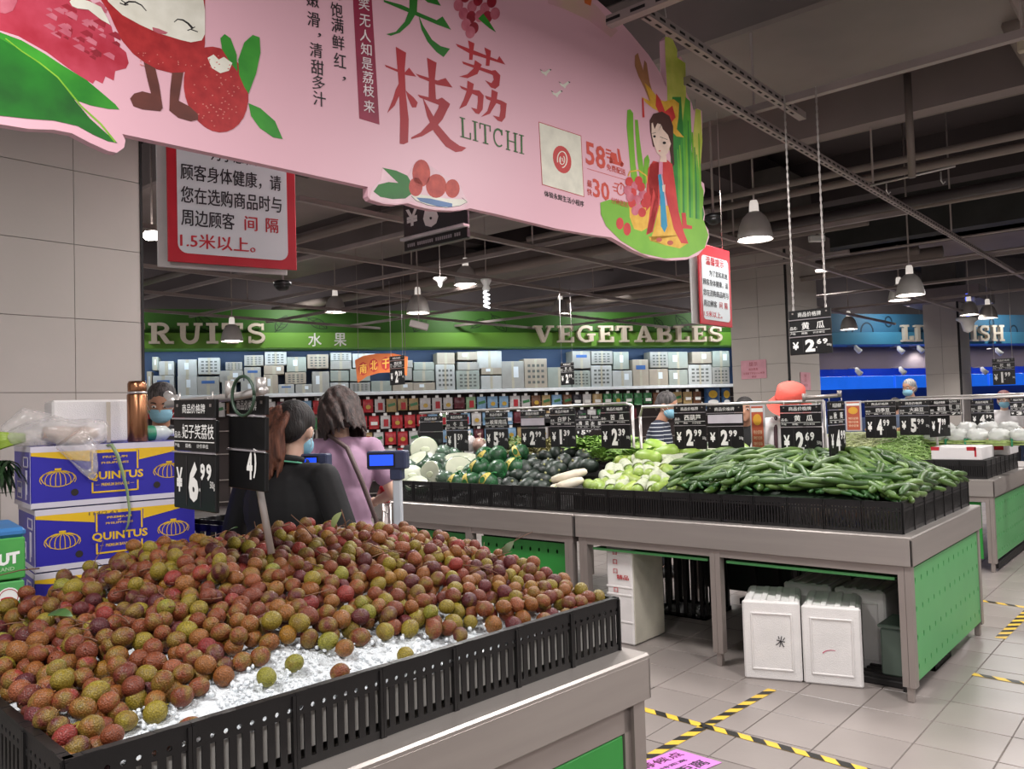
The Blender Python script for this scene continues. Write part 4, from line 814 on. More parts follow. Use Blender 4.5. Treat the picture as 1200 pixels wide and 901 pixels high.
# hanging wire
u, z = BN.uv(783, 45); mb = MB(); mb.tube([(u, .014, z-.02), (u+.012, .014, z+.12), (u-.008, .014, z+.2), (u+.03, .014, 4.9)], .003, 6); mb.build('hanging_wire', CHROME, ban)
for x in (200, 520): u, z = BN.uv(x, -60); mb = MB(); mb.tube([(u, .014, z), (u, .014, 4.9)], .003, 6); mb.build('hanging_wire', CHROME, ban)

# ================================================================ red bordered notices
def notice(S, qu, label, lines, back):
    r = S.root('notice', label, 'notice', 'red bordered distance notices')
    A = [S.uv(*p) for p in qu]; x0 = A[3][0]; x1 = A[2][0]; zt = A[0][1]; zb = A[3][1]; w = x1-x0; h = zt-zb
    mb = MB(); mb.box(x0, x1, 0, .012, zb, zt, c=.002); mb.build('red_frame', mat('notice_red', '#b01f2b', .35), r)
    m = w*.09; pl = []
    for cx, cz, a in ((x1-m*1.6, zb+m*1.6, 270), (x1-m*1.6, zt-m*2.6, 0), (x0+m*1.6, zt-m*2.6, 90), (x0+m*1.6, zb+m*1.6, 180)): pl += arc(cx, cz, m*.8, m*.8, a, a+90, 5)
    flat([pl], mat('notice_white', '#c9cfd2', .35, 0, 3, .03), r, 'white_sheet', .0004)
    mb = MB(); mb.box(x0+back[0], x1+back[0], .03, .042, zb+back[1], zt+back[1], c=.002); mb.build('back_board', mat('notice_back', '#b3b0ae', .5), r)
    for s, a, b, c, d, mm, bo in lines: text_r(s, x0+a*w, x0+b*w, zt-d*h, zt-c*h, mm, r, off=.0022, bold=bo)
    for a in (.15, .85): mb = MB(); mb.tube([(x0+a*w, .02, zt), (x0+a*w, .02, 4.9)], .003, 5); mb.build('cord', STEELD, r)
    return r
SN = Surf(dp(197, 306, 3.4), 57); SN.P.z = 0
notice(SN, [(187, 98), (338, 120), (348, 320), (197, 306)], 'large red bordered notice hanging left, partly behind the pink banner',
       [('温馨提示', .27, .77, .14, .235, REDI, .02), ('为了您和其他', .33, .84, .31, .395, BLACKI, .03), ('顾客身体健康，请', .1, .88, .435, .53, BLACKI, .03), ('您在选购商品时与', .1, .88, .565, .66, BLACKI, .03), ('周边顾客', .1, .5, .695, .79, BLACKI, .03), ('间', .58, .68, .7, .785, REDI, .03), ('隔', .75, .85, .7, .785, REDI, .03), ('1.5米以上。', .09, .66, .83, .915, REDI, .03)], (-.035, -.02))
SN2 = Surf(dp(822, 380, 5.5), 40.75); SN2.P.z = 0
notice(SN2, [(818, 284), (854, 290), (858.5, 385.5), (822, 379)], 'smaller red bordered notice hanging by the middle pillar, fully visible',
       [('温馨提示', .2, .78, .145, .25, REDI, .03), ('为了您和其他', .3, .88, .31, .385, BLACKI, .02), ('顾客身体健康，请', .09, .89, .43, .51, BLACKI, .02), ('您在选购商品时与', .09, .89, .56, .64, BLACKI, .02), ('周边顾客', .09, .5, .695, .775, BLACKI, .02), ('间', .58, .68, .695, .775, REDI, .02), ('隔', .75, .85, .695, .775, REDI, .02), ('1.5米以上。', .08, .66, .83, .905, REDI, .02)], (-.06, 0))

# pink papers on the middle pillar
S = Surf((pM.x, pM.y-.012, 0), 130.75)
def paper(S, x0, y0, x1, y1, label, lines):
    r = S.root('pink_notice', label, 'notice', 'pink paper notices on the middle pillar'); a = S.uv(x0, y0); b = S.uv(x1, y1)
    mb = MB(); mb.box(a[0], b[0], 0, .003, b[1], a[1]); mb.build('sheet', mat('pink_paper', '#cf95a0', .6), r)
    w = b[0]-a[0]; h = a[1]-b[1]
    for s, p, q, c, d in lines: text_r(s, a[0]+p*w, a[0]+q*w, a[1]-d*h, a[1]-c*h, mat('red_thin_ink', '#a04450', .6), r, bold=.0)
paper(S, 868, 423, 898.5, 443, 'larger pink paper notice on the front of the middle pillar', [('提示', .33, .66, .1, .32), ('请勿倚靠', .3, .68, .42, .56), ('注意脚下安全小心地滑', .08, .92, .64, .76), ('谢谢', .42, .6, .82, .94)])
S = Surf((pM.x+.012, pM.y, 0), 40.75)
paper(S, 938, 436, 950.5, 457, 'smaller pink paper notice on the side of the middle pillar', [('提', .35, .6, .1, .3), ('示', .35, .6, .35, .55), ('安全', .3, .7, .65, .8)])

# orange fan shaped promotion sign
SO = Surf(dp(416, 450, 11.5), 73.15); SO.P.z = 0
r = SO.root('promotion_sign', 'orange curved promotion sign with dark characters below the green fascia', 'sign')
top_ = [(416, 422), (425, 417), (440, 414.5), (460, 414), (478, 418)]; bot_ = [(477, 440), (460, 436), (444, 437), (430, 441), (419, 449)]
mb = MB(); mb.prism(SO.pts(top_ + bot_), 0, .01); mb.build('board', mat('orange_board', '#c9682c', .45, emit=None), r)
for ch, cx, cy in (('南', 425.5, 432), ('北', 438, 428), ('干', 452, 426)):
    flat([SO.pts(ell(cx, cy, 5.6, 8, 0, 8))], mat('orange_mark', '#b02a20', .5), r, 'round_mark', .0006); q = [(cx-4, cy-5), (cx+4, cy-6), (cx+4, cy+5), (cx-4, cy+6)]
    text_uv(ch, [SO.uv(*p) for p in q], mat('yellow_ink', '#e8b64a', .5), r, off=.004, bold=.05)
for x in (420, 475): u, z = SO.uv(x, 420); mb = MB(); mb.tube([(u, 0, z), (u, 0, 4.9)], .004, 5); mb.build('cord', STEELD, r)

# ================================================================ price boards
_pb = {}
LGREY = mat('blank_card', '#b9b2ba', .45); WT = mat('white_digit', '#e4e2de', .5)
def price_board(name, yuan, cents, w=.245, h=.3, unit='500g', blank=False, dark=False):
    """local frame: hangs below its top centre, faces -y"""
    key = (name, yuan, cents, blank, dark)
    r = empty('price_board', (0, 0, 0)); hw = w/2
    def sub(nm, x0, x1, z0_, z1_, y=0.0):
        mb = MB(); mb.box(x0, x1, -.006-y, .006, z0_, z1_, c=.002); return mb.build(nm, BLACKS, r)
    a = sub('header_strip', -hw, hw, -.048, 0)
    if not dark: text_r('商品价格牌', -hw*.55, hw*.55, -.037, -.012, WT, a, off=.0068, bold=.01)
    for s_ in (-1, 1):
        mb = MB(); mb.box(s_*hw*.8-.004, s_*hw*.8+.004, -.008, -.006, -.02, -.012); mb.build('rivet', STEELD, a)
    b = sub('name_card', -hw, hw, -.138, -.054)
    for z_ in (-.051, -.141): mb = MB(); mb.box(-hw, hw, -.012, -.004, z_-.002, z_+.002); mb.build('clip_edge', mat('edge_shine', '#8b8588', .3), r)
    if blank: mb = MB(); mb.box(-hw*.94, hw*.98, -.0085, -.006, -.12, -.062); mb.build('blank_paper', LGREY, b)
    elif name:
        n = len(name); ww = min(hw*1.35, .042*n + (.03 if n == 2 else 0))
        text_r('品名:', -hw*.94, -hw*.6, -.103, -.085, WT, b, off=.0068, bold=.02)
        cx = hw*.18
        if n == 2:
            text_r(name[0], cx-.062, cx-.022, -.104, -.066, WT, b, off=.0068, bold=.03); text_r(name[1], cx+.016, cx+.056, -.104, -.066, WT, b, off=.0068, bold=.03)
        elif n > 3: text_r(name, -hw*.55, hw*.95, -.104, -.066, WT, b, off=.0068, bold=.03)
        else: text_r(name, cx-ww/2, cx+ww/2, -.104, -.066, WT, b, off=.0068, bold=.03)
        text_r('产地:', -hw*.94, -hw*.68, -.129, -.118, WT, b, off=.0068, bold=.02); text_r('规格:', -hw*.4, -hw*.1, -.129, -.118, WT, b, off=.0068, bold=.02); text_r('计价单位', hw*.15, hw*.7, -.129, -.118, WT, b, off=.0068, bold=.02)
        mb = MB(); mb.box(-hw*.96, hw*.96, -.0072, -.006, -.1135, -.1115); mb.build('white_rule', WT, b)
    c = sub('price_card', -hw, hw, -h, -.144)
    if yuan:
        zm = -.144-(h-.144)*.5; H_ = (h-.144)
        text_r('¥', -hw*.86, -hw*.55, zm-H_*.2, zm+H_*.24, WT, c, off=.0068, bold=.03)
        x = -hw*.25; dw = .052*len(yuan)
        text_r(yuan, x, x+(.022 if yuan == '1' else dw), zm-H_*.36, zm+H_*.36, WT, c, off=.0068, bold=.05)
        x2 = x + (.034 if yuan == '1' else dw) + .008
        if cents: text_r(cents[0], x2, x2+.026, zm+H_*.04, zm+H_*.34, WT, c, off=.0068, bold=.04); text_r(cents[1], x2+.032, x2+.058, zm+H_*.04, zm+H_*.34, WT, c, off=.0068, bold=.04); text_r('.', x2-.004, x2+.003, zm-H_*.16, zm-H_*.1, WT, c, off=.0068, bold=.02)
        text_r(unit, hw*.76, hw*.98, zm-H_*.12, zm+H_*.04, WT, c, off=.0068, bold=.0)
        for q in (-hw*.35, hw*.32): mb = MB(); mb.box(q-.0008, q+.0008, -.0072, -.0055, -h+.01, -.152); mb.build('slot_line', mat('slot_grey', '#3c383a', .4), c)
    for s_ in (-1, 1):
        mb = MB(); mb.tube([(s_*hw*.8, 0, -.01), (s_*hw*.8, 0, .02)], .0025, 5); mb.build('hanging_ring', CHROME, r)
    return r
def put_board(P, az, args, label, scale=1.0, group='black price boards', tilt=0, w=.245, h=.3):
    r = price_board(*args, w=w, h=h); u = vec(az); r.location = P; r.rotation_euler = (0, tilt, math.atan2(u.y, u.x)); r.scale = (scale,)*3
    cid(r, label, 'price board', group); return r
def board_px(x0, y0, x1, Y, args, label, h_over=None, **k):   # board on a rail parallel to the counters
    a = aty(x0, y0, Y); b = aty(x1, y0, Y); w = b.x-a.x; c = aty((x0+x1)/2, y0, Y)
    return put_board((c.x, Y, a.z), 130.75, args, label, w=w, h=h_over or w*1.24, **k)
YR = 5.15
board_px(492, 488, 518, YR, ('', '', ''), 'empty black price board at the left end of the rail')
board_px(523, 486, 547.5, YR, ('冬瓜', '1', '59'), 'price board reading 1.59 above the winter melon pieces')
board_px(568.5, 483, 594.5, YR, ('板栗南瓜', '5', '99'), 'price board reading 5.99 above the netted pumpkins')
r_ = price_board('', '2', '99', blank=True, w=aty(638, 481, YR).x-aty(610, 481, YR).x); c_ = aty(624, 481, YR); r_.location = (c_.x, YR, c_.z); cid(r_, 'price board reading 2.99 with a blank grey card, on the left rail', 'price board', 'black price boards')
board_px(644.5, 479, 673.5, YR, ('白萝卜', '1', '39'), 'price board reading 1.39 above the white radishes')
board_px(703.5, 476, 737.5, YR, ('苦瓜', '2', '39'), 'price board reading 2.39 beside the bent end of the left rail')
board_px(789.5, 475.5, 826.5, YR, ('西葫芦', '2', '99'), 'price board reading 2.99 with name card, left of the two joined boards')
r_ = price_board('', '2', '99', blank=True, w=aty(870, 474, YR).x-aty(828, 474, YR).x, h=.29); c_ = aty(849, 475, YR); r_.location = (c_.x, YR, c_.z); cid(r_, 'price board reading 2.99 with a blank grey card, right of the two joined boards', 'price board', 'black price boards')
board_px(913.5, 475, 961.5, YR, ('黄瓜', '2', '69'), 'price board reading 2.69 in front of the person in the red hat')
# hanging cucumber board with two chains
c_ = dp(948.5, 362.5, 4.3); u = vec(130.75)
hb = put_board(c_, 130.75, ('黄瓜', '2', '69'), 'price board reading 2.69 hanging on two long chains from the ceiling', w=.222, h=.228 if False else .236)
for s_ in (-1, 1):
    mb = MB(); zt = 3.15-c_.z; k = 0
    while k*.02 < zt: T = Matrix.Translation((s_*.085, 0, .01+k*.02)) @ Matrix.Rotation(PI/2*(k % 2), 4, 'Z'); mb.box(-.005, .005, -.0016, .0016, -.012, .012, T=T); k += 1
    cid(mb.build('chain', CHROME, hb), 'long steel chain', kind='stuff')
# boards farther back
def far_board(xc, y0, wpx, d, args, label):
    c = dp(xc, y0, d); w = wpx*d/FPX/.83; r = put_board(c, 130.75, args, label, w=.245, h=.33, scale=w/.245)
    for s_ in (-1, 1): mb = MB(); mb.tube([(s_*.1, 0, 0), (s_*.1, 0, (3.1-c.z)/(w/.245))], .003, 5); mb.build('chain', CHROME, r)
far_board(465, 417, 21, 9.5, ('西红柿', '2', '39'), 'small hanging price board reading 2.39 beside the orange promotion sign')
far_board(664.5, 425, 16, 10.5, ('苦瓜', '2', '99'), 'small hanging price board before the cartons below the letter E')
far_board(1175.5, 420, 19, 10.5, ('花蛤', '1', '99'), 'small hanging price board reading 1.99 at the right edge')
# second rail boards (beans counter)
YB = 8.5
board_px(1013, 471, 1049, YB, ('四季豆', '4', '99'), 'price board reading 4.99 next to the orange leaflet over the beans')
board_px(1053, 470, 1088, YB, ('大扁豆', '5', '99'), 'price board reading 5.99, right neighbour of the 4.99 board over the beans')
board_px(1108, 468, 1125, 10.2, ('豇豆', '7', '99'), 'price board left of the post behind the bagged celery')
board_px(1137, 469, 1164, 10.2, ('蒜苔', '4', '99'), 'price board behind the bagged celery, reading 4.99')
board_px(1183, 466, 1203, 10.2, ('香芹', '3', '99'), 'price board at the right picture edge behind the bagged celery')
for i, (x0, x1, y0, a) in enumerate(((675, 691, 486, ('青菜', '5', '99')), (692, 704, 486, ('生菜', '3', '99')), (638, 645, 484, ('', '', '')))):
    board_px(x0, y0, x1, 6.6, a, ('farther price board reading 5.99, left one behind the leafy greens', 'farther price board reading 3.99, close left of the 2.39 board', 'narrow price board glimpsed behind the white radish board')[i])
# edge-on boards hanging on the side of the post
for i, (x, y, dy) in enumerate(((970, 468, 0),)):
    c = aty(983, 470, 4.95); r = put_board((c.x-.02, 4.95, c.z), 47, ('秋葵', '4', '99'), 'price board seen nearly edge-on beside the rail post', w=.2, h=.33)
c = aty(1100, 471, 8.3); put_board((c.x, 8.3, c.z+.02), 60, ('荷兰豆', '7', '99'), 'price board seen edge-on beside the beans rail post', w=.3, h=.34)

# rails of the price boards
def rail(name, pts, label, posts, m=CHROME, rr=.011):
    r = empty(name, pts[0], 0, label, 'rail', 'steel price rails'); O = Vector(pts[0])
    mb = MB(); mb.tube([Vector(p)-O for p in pts], rr, 8); mb.build('rail_bar', m, r)
    for p in posts: mb = MB(); mb.tube([Vector((p[0], p[1], .85))-O, Vector(p)-O], rr, 8); mb.build('post', m, r)
YZ = 5.2; A = aty(492, 486.5, YZ); B = aty(736, 472.5, YZ); C = aty(741, 476, YZ)
zr = (A.z + B.z)/2
rail('price_rail', [(A.x, YZ, zr), (B.x-.02, YZ, zr+.02), (C.x, YZ, zr)], 'steel price rail over the pumpkins and gourds, left of two', [(aty(517, 480, YZ).x, YZ, zr), (aty(521, 480, YZ).x+.03, YZ, zr), (C.x, YZ, zr)])
D = aty(750, 480, YZ); E = aty(965, 470, YZ)
rail('price_rail', [(D.x, YZ, D.z-.05), (D.x+.02, YZ, D.z+.02), (E.x, YZ, D.z+.02)], 'steel price rail over the luffas and cucumbers, right of two', [(D.x, YZ, D.z-.05), (E.x, YZ, D.z+.02)])
# clamp fitting at the right end
r = empty('rail_clamp', (E.x, YZ, D.z+.02), 0, 'steel pipe clamp fitting on the right end of the price rail', 'clamp')
mb = MB(); mb.tube([(-.12, 0, .02), (.1, 0, .03)], .012, 8); mb.build('cross_pipe', STEELD, r); mb = MB(); mb.tube([(-.12, 0, .0), (-.12, 0, .05)], .015, 8); mb.build('pipe_stub', STEELD, r); mb = MB(); mb.tube([(.1, 0, .02), (.1, 0, .06)], .014, 8); mb.build('pipe_stub', STEELD, r)
mb = MB(); mb.tube([(-.1+.07*math.cos(t/8*2*PI), .02, -.04+.06*math.sin(t/8*2*PI)) for t in range(9)], .004, 5); mb.build('wire_loop', BLACKR, r)
F1 = aty(980, 472, 8.55); G1 = aty(1200, 462, 8.55)
rail('price_rail', [(F1.x, 8.55, F1.z), (G1.x+.5, 8.55, F1.z+.01)], 'long steel price rail over the beans counter', [(aty(1096, 470, 8.55).x, 8.55, F1.z)])
F1 = aty(1128, 468, 10.3); rail('price_rail', [(F1.x-.6, 10.3, 1.55), (F1.x+2.2, 10.3, 1.55)], 'steel price rail behind the bagged celery', [(F1.x, 10.3, 1.55)])
F2 = aty(600, 480, 6.7); rail('price_rail', [(-6.2, 6.7, 1.47), (-3.6, 6.7, 1.47)], 'steel rail on the far side of the vegetable counter', [(-3.6, 6.7, 1.47)]) if False else None
# standing orange leaflets
def leaflet(x0, y0, x1, y1, Y, label):
    a, b = aty(x0, y0, Y), aty(x1, y1, Y); r = empty('leaflet_stand', ((a.x+b.x)/2, Y, b.z), 0, label, 'leaflet', 'orange promotion leaflets'); w = abs(b.x-a.x); h = a.z-b.z
    mb = MB(); mb.box(-w/2, w/2, -.006, .006, 0, h, c=.002); mb.build('acrylic_frame', mat('clear_frame', '#b8b4b8', .3), r)
    mb = MB(); mb.box(-w*.4, w*.4, -.008, -.006, h*.04, h*.96); mb.build('orange_sheet', mat('orange_sheet', '#b4553a', .5, 0, 8, .12), r)
    flat([ell(0, h*.68, w*.3, h*.12, 0, 12)], mat('yellow_print', '#d7a034', .5), r, 'yellow_badge', .0085)
    for k in range(3): text_r('特价促销', -w*.3, w*.3, h*(.38-.12*k), h*(.46-.12*k), mat('cream_ink', '#e2c9a8', .5), r, off=.0085, bold=.02)
    mb = MB(); mb.box(-w*.4, w*.4, -.0085, -.008, h*.84, h*.92); mb.build('white_band', WT, r)
leaflet(879, 474, 898, 530, 5.4, 'tall orange leaflet in a clear frame left of the 2.69 board')
leaflet(990, 470, 1010.5, 505, 8.5, 'orange leaflet in a frame left of the 4.99 board')
leaflet(982, 470, 988, 500, 8.6, 'narrow orange leaflet beside the edge-on price board')

# dark grey ¥6 sign under the banner
S6 = Surf(dp(474, 284, 3.75), 130.75); S6.P.z = 0
a = S6.uv(474, 284); bq = S6.uv(549, 262); w = bq[0]-a[0]; zt_ = a[1]
r = empty('price_board', tuple(S6.P + S6.u*(w/2))[:2] + (zt_+.3,), S6.rz, 'dark price board reading 6 hanging behind the plate of the banner', 'price board', 'black price boards')
mb = MB(); mb.box(-w/2, w/2, -.004, .008, -.29, .05, c=.002); mb.build('price_card', mat('shiny_board', '#2c2b2e', .25), r)
text_r('¥', -w*.45, -w*.25, -.235, -.155, WT, r, off=.006, bold=.03); text_r('6', -w*.17, w*.07, -.262, -.135, WT, r, off=.006, bold=.06); 
mb = MB(); mb.box(w*.14, w*.3, -.007, -.004, -.2, -.06); mb.build('card_reflection_strip', mat('reflection_grey', '#8a8a8c', .35), r).name = 'painted_reflection'  # grey strip paints a reflection onto the glossy card
mb = MB(); mb.box(-w/2, w/2, -.03, .01, -.3, -.285, c=.003); mb.build('tray_edge', mat('tray_white', '#c9c6c6', .3), r)
mb = MB(); mb.box(-w*.48, w/2, -.01, .008, -.345, -.3, c=.002); q = mb.build('footer_strip', BLACKS, r)
mb = MB()
for k in range(26):
    if k % 9 != 4: mb.box(-w*.42+k*w*.032, -w*.42+k*w*.032+w*.02, -.0112, -.01, -.33, -.315)
cid(mb.build('fine_print', mat('grey_ink_light', '#9a9799', .5), q), kind='stuff')
for s_ in (-.4, .4): mb = MB(); mb.tube([(s_*w, 0, .05), (s_*w, 0, 2.2)], .003, 5); mb.build('cord', STEELD, r)
# ================================================================ display fences (black slotted plastic panels)
def fence_mesh(W, Hh, ns=9, holes=True):
    out = [(-W/2, 0), (W/2, 0), (W/2, Hh), (W/2-.006, Hh+.0), (-W/2+.006, Hh), (-W/2, Hh)]
    hs = []; p = W/ns
    for i in range(ns):
        x = -W/2 + p*(i+.5); hs.append(rect(x-p*.21, x+p*.21, Hh*.12, Hh*.72))
        if holes: hs.append(circ(x, Hh*.81, p*.2, 8))
    me = curve_plate([(-W/2, 0), (W/2, 0), (W/2, Hh), (-W/2, Hh)], hs, .004)
    bm = bmesh.new(); bm.from_mesh(me)
    for (x0, x1, y0, y1, z0, z1) in ((-W/2, W/2, -.003, .016, Hh, Hh+.006), (-W/2, W/2, .01, .016, Hh-.012, Hh), (-W/2, -W/2+.007, -.006, .006, 0, Hh), (W/2-.007, W/2, -.006, .006, 0, Hh), (-W*.36, -W*.22, -.002, .014, Hh+.006, Hh+.0066), (W*.2, W*.34, -.002, .014, Hh+.006, Hh+.0066)):
        r_ = bmesh.ops.create_cube(bm, size=1)
        for v in r_['verts']: v.co = Vector(((x0+x1)/2 + v.co.x*(x1-x0), (y0+y1)/2 + v.co.y*(y1-y0), (z0+z1)/2 + v.co.z*(z1-z0)))
    bm.to_mesh(me); bm.free(); me.materials.append(BLACKP); return me
FMS = fence_mesh(.2055, .158, 11, True)
def fence(label, corners, z, me, grp='black plastic display fences', step=.211, skip=()):
    """one fence around a display: corner points in order, panels between them"""
    O = Vector((corners[0][0], corners[0][1], z)); r = empty('display_fence', O, 0, label, 'display fence', grp)
    for k, (a, b) in enumerate(zip(corners[:-1], corners[1:])):
        a = Vector(a); b = Vector(b); d = b-a; n = max(1, round(d.length/step)); d.normalize(); sc_ = ((Vector(b)-a).length/n)/step
        for i in range(n):
            p = a + d*((i+.5)*step*sc_); o = link('fence_panel', me, r, (p.x-O.x, p.y-O.y, 0), (0, 0, math.atan2(d.y, d.x))); o.scale = (sc_*1.0, 1, 1)
    return r
# ================================================================ steel counters
def counter(name, x0, x1, y0, y1, ztop, label, legs, aprn=.148, loc_rot=None, frame_in=.016):
    """steel counter in its own frame: corner (x1,y0) nearest the aisle"""
    r = empty(name, (0, 0, 0) if loc_rot is None else loc_rot[0], 0 if loc_rot is None else loc_rot[1], label, 'counter', 'steel display counters')
    mb = MB(); mb.box(x0, x1, y0, y1, ztop-.02, ztop, c=.006); mb.build('counter_top', STEEL, r)
    for nm, b in (('apron', (x0, x1, y0, y0+.012, ztop-aprn, ztop-.012)), ('apron', (x1-.012, x1, y0, y1, ztop-aprn, ztop-.012)), ('apron', (x0, x0+.012, y0, y1, ztop-aprn, ztop-.012)), ('apron', (x0, x1, y1-.012, y1, ztop-aprn, ztop-.012))):
        mb = MB(); mb.box(*b, c=.003); mb.build(nm, STEEL, r)
    f = frame_in; zb = .075
    for x in legs:
        for y in (y0+f, y1-f-.05):
            mb = MB(); mb.box(x-.032, x-.001, y-.002, y+.05, zb, ztop-aprn+.008); mb.box(x+.001, x+.032, y-.003, y+.05, zb, ztop-aprn+.008); l = mb.build('leg', STEELD, r)
            mb = MB(); mb.box(x-.016, x+.016, y+.006, y+.042, 0, .08, c=.003); mb.build('foot', STEELD, l)
    for y in (y0+f, y1-f-.02): mb = MB(); mb.box(x0+.02, x1-.02, y, y+.02, ztop-aprn-.045, ztop-aprn+.01); mb.build('frame_bar', STEELD, r)
    for x in (x0+.03, x1-.05): mb = MB(); mb.box(x, x+.02, y0+f, y1-f, ztop-aprn-.045, ztop-aprn+.01); mb.build('frame_bar', STEELD, r)
    return r
def perf_panel(w, h, cols, rows, m, parent, loc, rz, seed=0, inset=.06, name='perforated_panel', rad=.0095, rz2=None):
    hs = []
    for i in range(cols):
        for j in range(rows):
            x = -w/2 + inset + (w-2*inset)*(i+.5*(j % 2)*0)/(cols-1); z = h*.12 + (h*.76)*j/(rows-1) if rows > 1 else h/2
            hs.append(circ(x, z, rad, 8, rad*1.7))
    me = curve_plate(rect(-w/2, w/2, 0, h), hs, .004); me.materials.append(m)
    return link(name, me, parent, loc, (0, 0, rz))
ZT = .825
VX1, VX0, VY0, VY1 = -1.197, -3.285, 4.395, 5.965
c1 = counter('display_counter', VX0+.003, VX1, VY0, VY1, ZT, 'long steel vegetable counter with open front, holding the cucumbers', (VX0+.06, -2.28, VX1-.045))
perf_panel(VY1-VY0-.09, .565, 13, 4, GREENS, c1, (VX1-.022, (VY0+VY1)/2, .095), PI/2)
mb = MB(); mb.box(VX1-.05, VX1-.015, VY0+.1, VY1-.05, .02, .07); mb.build('plinth', BLACKR, c1)
mb = MB(); mb.box(VX1-.05, VX1-.04, VY0+.07, VY1-.07, .1, .66); mb.build('shade_backing', mat('dark_green_backing', '#0b1a0d', .6), c1)  # dark sheet added behind the holes in place of inner shade
for a, b in ((VX0+.12, -2.34), (-2.22, VX1-.1)):   # front flaps folded up: seen as green strips
    mb = MB(); mb.box(a, b, VY0+.05, VY0+.4, .60, .607); mb.box(a, b, VY0+.04, VY0+.05, .597, .612, 1); mb.build('folded_flap', [GREENP, GREENS], c1)
c2 = counter('display_counter', -5.38, VX0-.003, VY0, VY1, ZT, 'steel vegetable counter with closed green front, holding the pumpkins', (-5.32, -4.27, VX0-.06))
for a, b, cl in ((-5.28, -4.34, 9), (-4.19, VX0-.13, 9)):
    w = b-a; perf_panel(w, .49, cl, 3, GREENP, c2, ((a+b)/2, VY0+.07, .12), 0, inset=.07)
    mb = MB(); mb.box(a, b, VY0+.09, VY0+.1, .1, .66); mb.build('shade_backing', mat('dark_green_backing', '#0b1a0d', .6), c2)  # dark sheet standing in for the shade behind the front holes
    mb = MB(); mb.box(a+.02, b-.02, VY0+.075, VY0+.088, .62, .64); mb.build('slot_light_edge', WHITE, c2).name = 'white_edge'
mb = MB(); mb.box(VX0+.12, VX1-.1, VY1-.07, VY1-.06, .1, .63); mb.build('back_panel', mat('dark_green_backing', '#0b1a0d', .6), c1)
o = c1.children[-1]; o.scale = (.42, 1, 1); o.location = (VX1*.58-.08, 0, 0)
fence('black display fence around the right vegetable counter, holding the cucumbers', [(VX0+.02, VY0+.085), (VX1-.06, VY0+.085), (VX1-.06, VY1-.05)], ZT, FMS)
fence('black display fence along the left vegetable counter, below the pumpkins', [(-5.36, VY0+.085), (VX0+.02, VY0+.085)], ZT, FMS)
# counter with beans
BX1, BY0, BY1 = -1.52, 8.12, 9.7; ZB = .80
c3 = counter('display_counter', -5.2, BX1, BY0, BY1, ZB, 'steel counter farther back holding beans and foam boxes', (-5.1, -2.9, BX1-.045))
perf_panel(BY1-BY0-.09, .53, 14, 4, GREENS, c3, (BX1-.022, (BY0+BY1)/2, .1), PI/2)
mb = MB(); mb.box(BX1-.05, BX1-.015, BY0+.1, BY1-.05, .02, .07); mb.build('plinth', BLACKR, c3)
mb = MB(); mb.box(BX1-.05, BX1-.04, BY0+.07, BY1-.07, .1, .63); mb.build('shade_backing', mat('dark_green_backing', '#0b1a0d', .6), c3)  # added sheet, its dark colour gives these holes their shade
mb = MB(); mb.box(-2.84, BX1-.12, BY0+.06, BY0+.066, .1, .6); mb.build('front_panel', GREENP, c3)
fence('black display fence around the beans counter, under the foam box', [(-3.9, BY0+.08), (BX1-.07, BY0+.08), (BX1-.07, BY1-.05)], ZB, FMS)
c4 = counter('display_counter', -4.4, -1.1, 9.85, 10.7, ZB, 'steel counter behind the beans counter, holding bagged celery', (-4.3, -1.15))

# ================================================================ boxes under the counters
def foam_box(p, rz, w, d, h, label, lid_face=True, m=FOAM, mark=None):
    r = empty('foam_box', p, rz, label, 'foam box', 'white foam boxes')
    mb = MB(); mb.box(-w/2, w/2, .03, d, 0, h, c=.012); mb.build('box_body', m, r)
    mb = MB(); mb.box(-w/2-.004, w/2+.004, -.002, .03, -.0, h+.004, c=.01)
    for b in ((-w*.36, w*.36, -.008, 0, h*.84, h*.865), (-w*.36, w*.36, -.008, 0, h*.13, h*.155), (-w*.37, -w*.34, -.008, 0, h*.13, h*.865), (w*.34, w*.37, -.008, 0, h*.13, h*.865)): mb.box(*b, c=.003)
    for k in range(4): mb.box(-w*.5+.02+k*w*.25, -w*.5+.05+k*w*.25, .02, d*.9, h-.002, h+.009, c=.003)
    mb.build('lid', m, r); return r
a = g(873.5, 794.5); b = g(940.5, 800)
r = foam_box(((a.x+b.x)/2, (a.y+b.y)/2, .0), math.atan2(b.y-a.y, b.x-a.x), (b-a).length*.99, .42, .425, 'white foam box on its side under the counter, with black handwritten mark')
q = .06
text_r('米', -.02, .025, .19, .25, BLACKI, r, off=.006, bold=.01).rotation_euler = (0, .2, 0)
a2 = g(943, 800.5); b2 = g(1012, 807.5)
r = foam_box(((a2.x+b2.x)/2, (a2.y+b2.y)/2, .0), math.atan2(b2.y-a2.y, b2.x-a2.x), (b2-a2).length*.99, .42, .415, 'white foam box on its side under the counter, with small pink scribble')
flat([ribbon(arc(.0, .16, .05, .03, 160, 70, 6), .006, .003)], mat('pink_marker', '#c4647c', .6), r, 'pink_scribble', .003)
for i, (dx, lb) in enumerate(((.0, 'white foam box hidden behind the one with the black mark'), (.3, 'white foam box behind the one with the pink scribble'))):
    foam_box(((a.x+b.x)/2+dx+.02, (a.y+b.y)/2+.47, 0), .02, .27, .4, .44, lb)
a = g(744, 757.5); h_ = .64
r = empty('foam_box', (a.x, a.y, 0), 0, 'tall stained foam box standing on end with red print', 'foam box', 'white foam boxes')
w_ = .2; d_ = .37
mb = MB(); mb.box(-w_, 0, 0, d_, 0, h_, c=.012)
for z_ in (.14, .31, .36): mb.box(-w_-.001, .0-.004, -.004, 0, z_, z_+.012, c=.003)
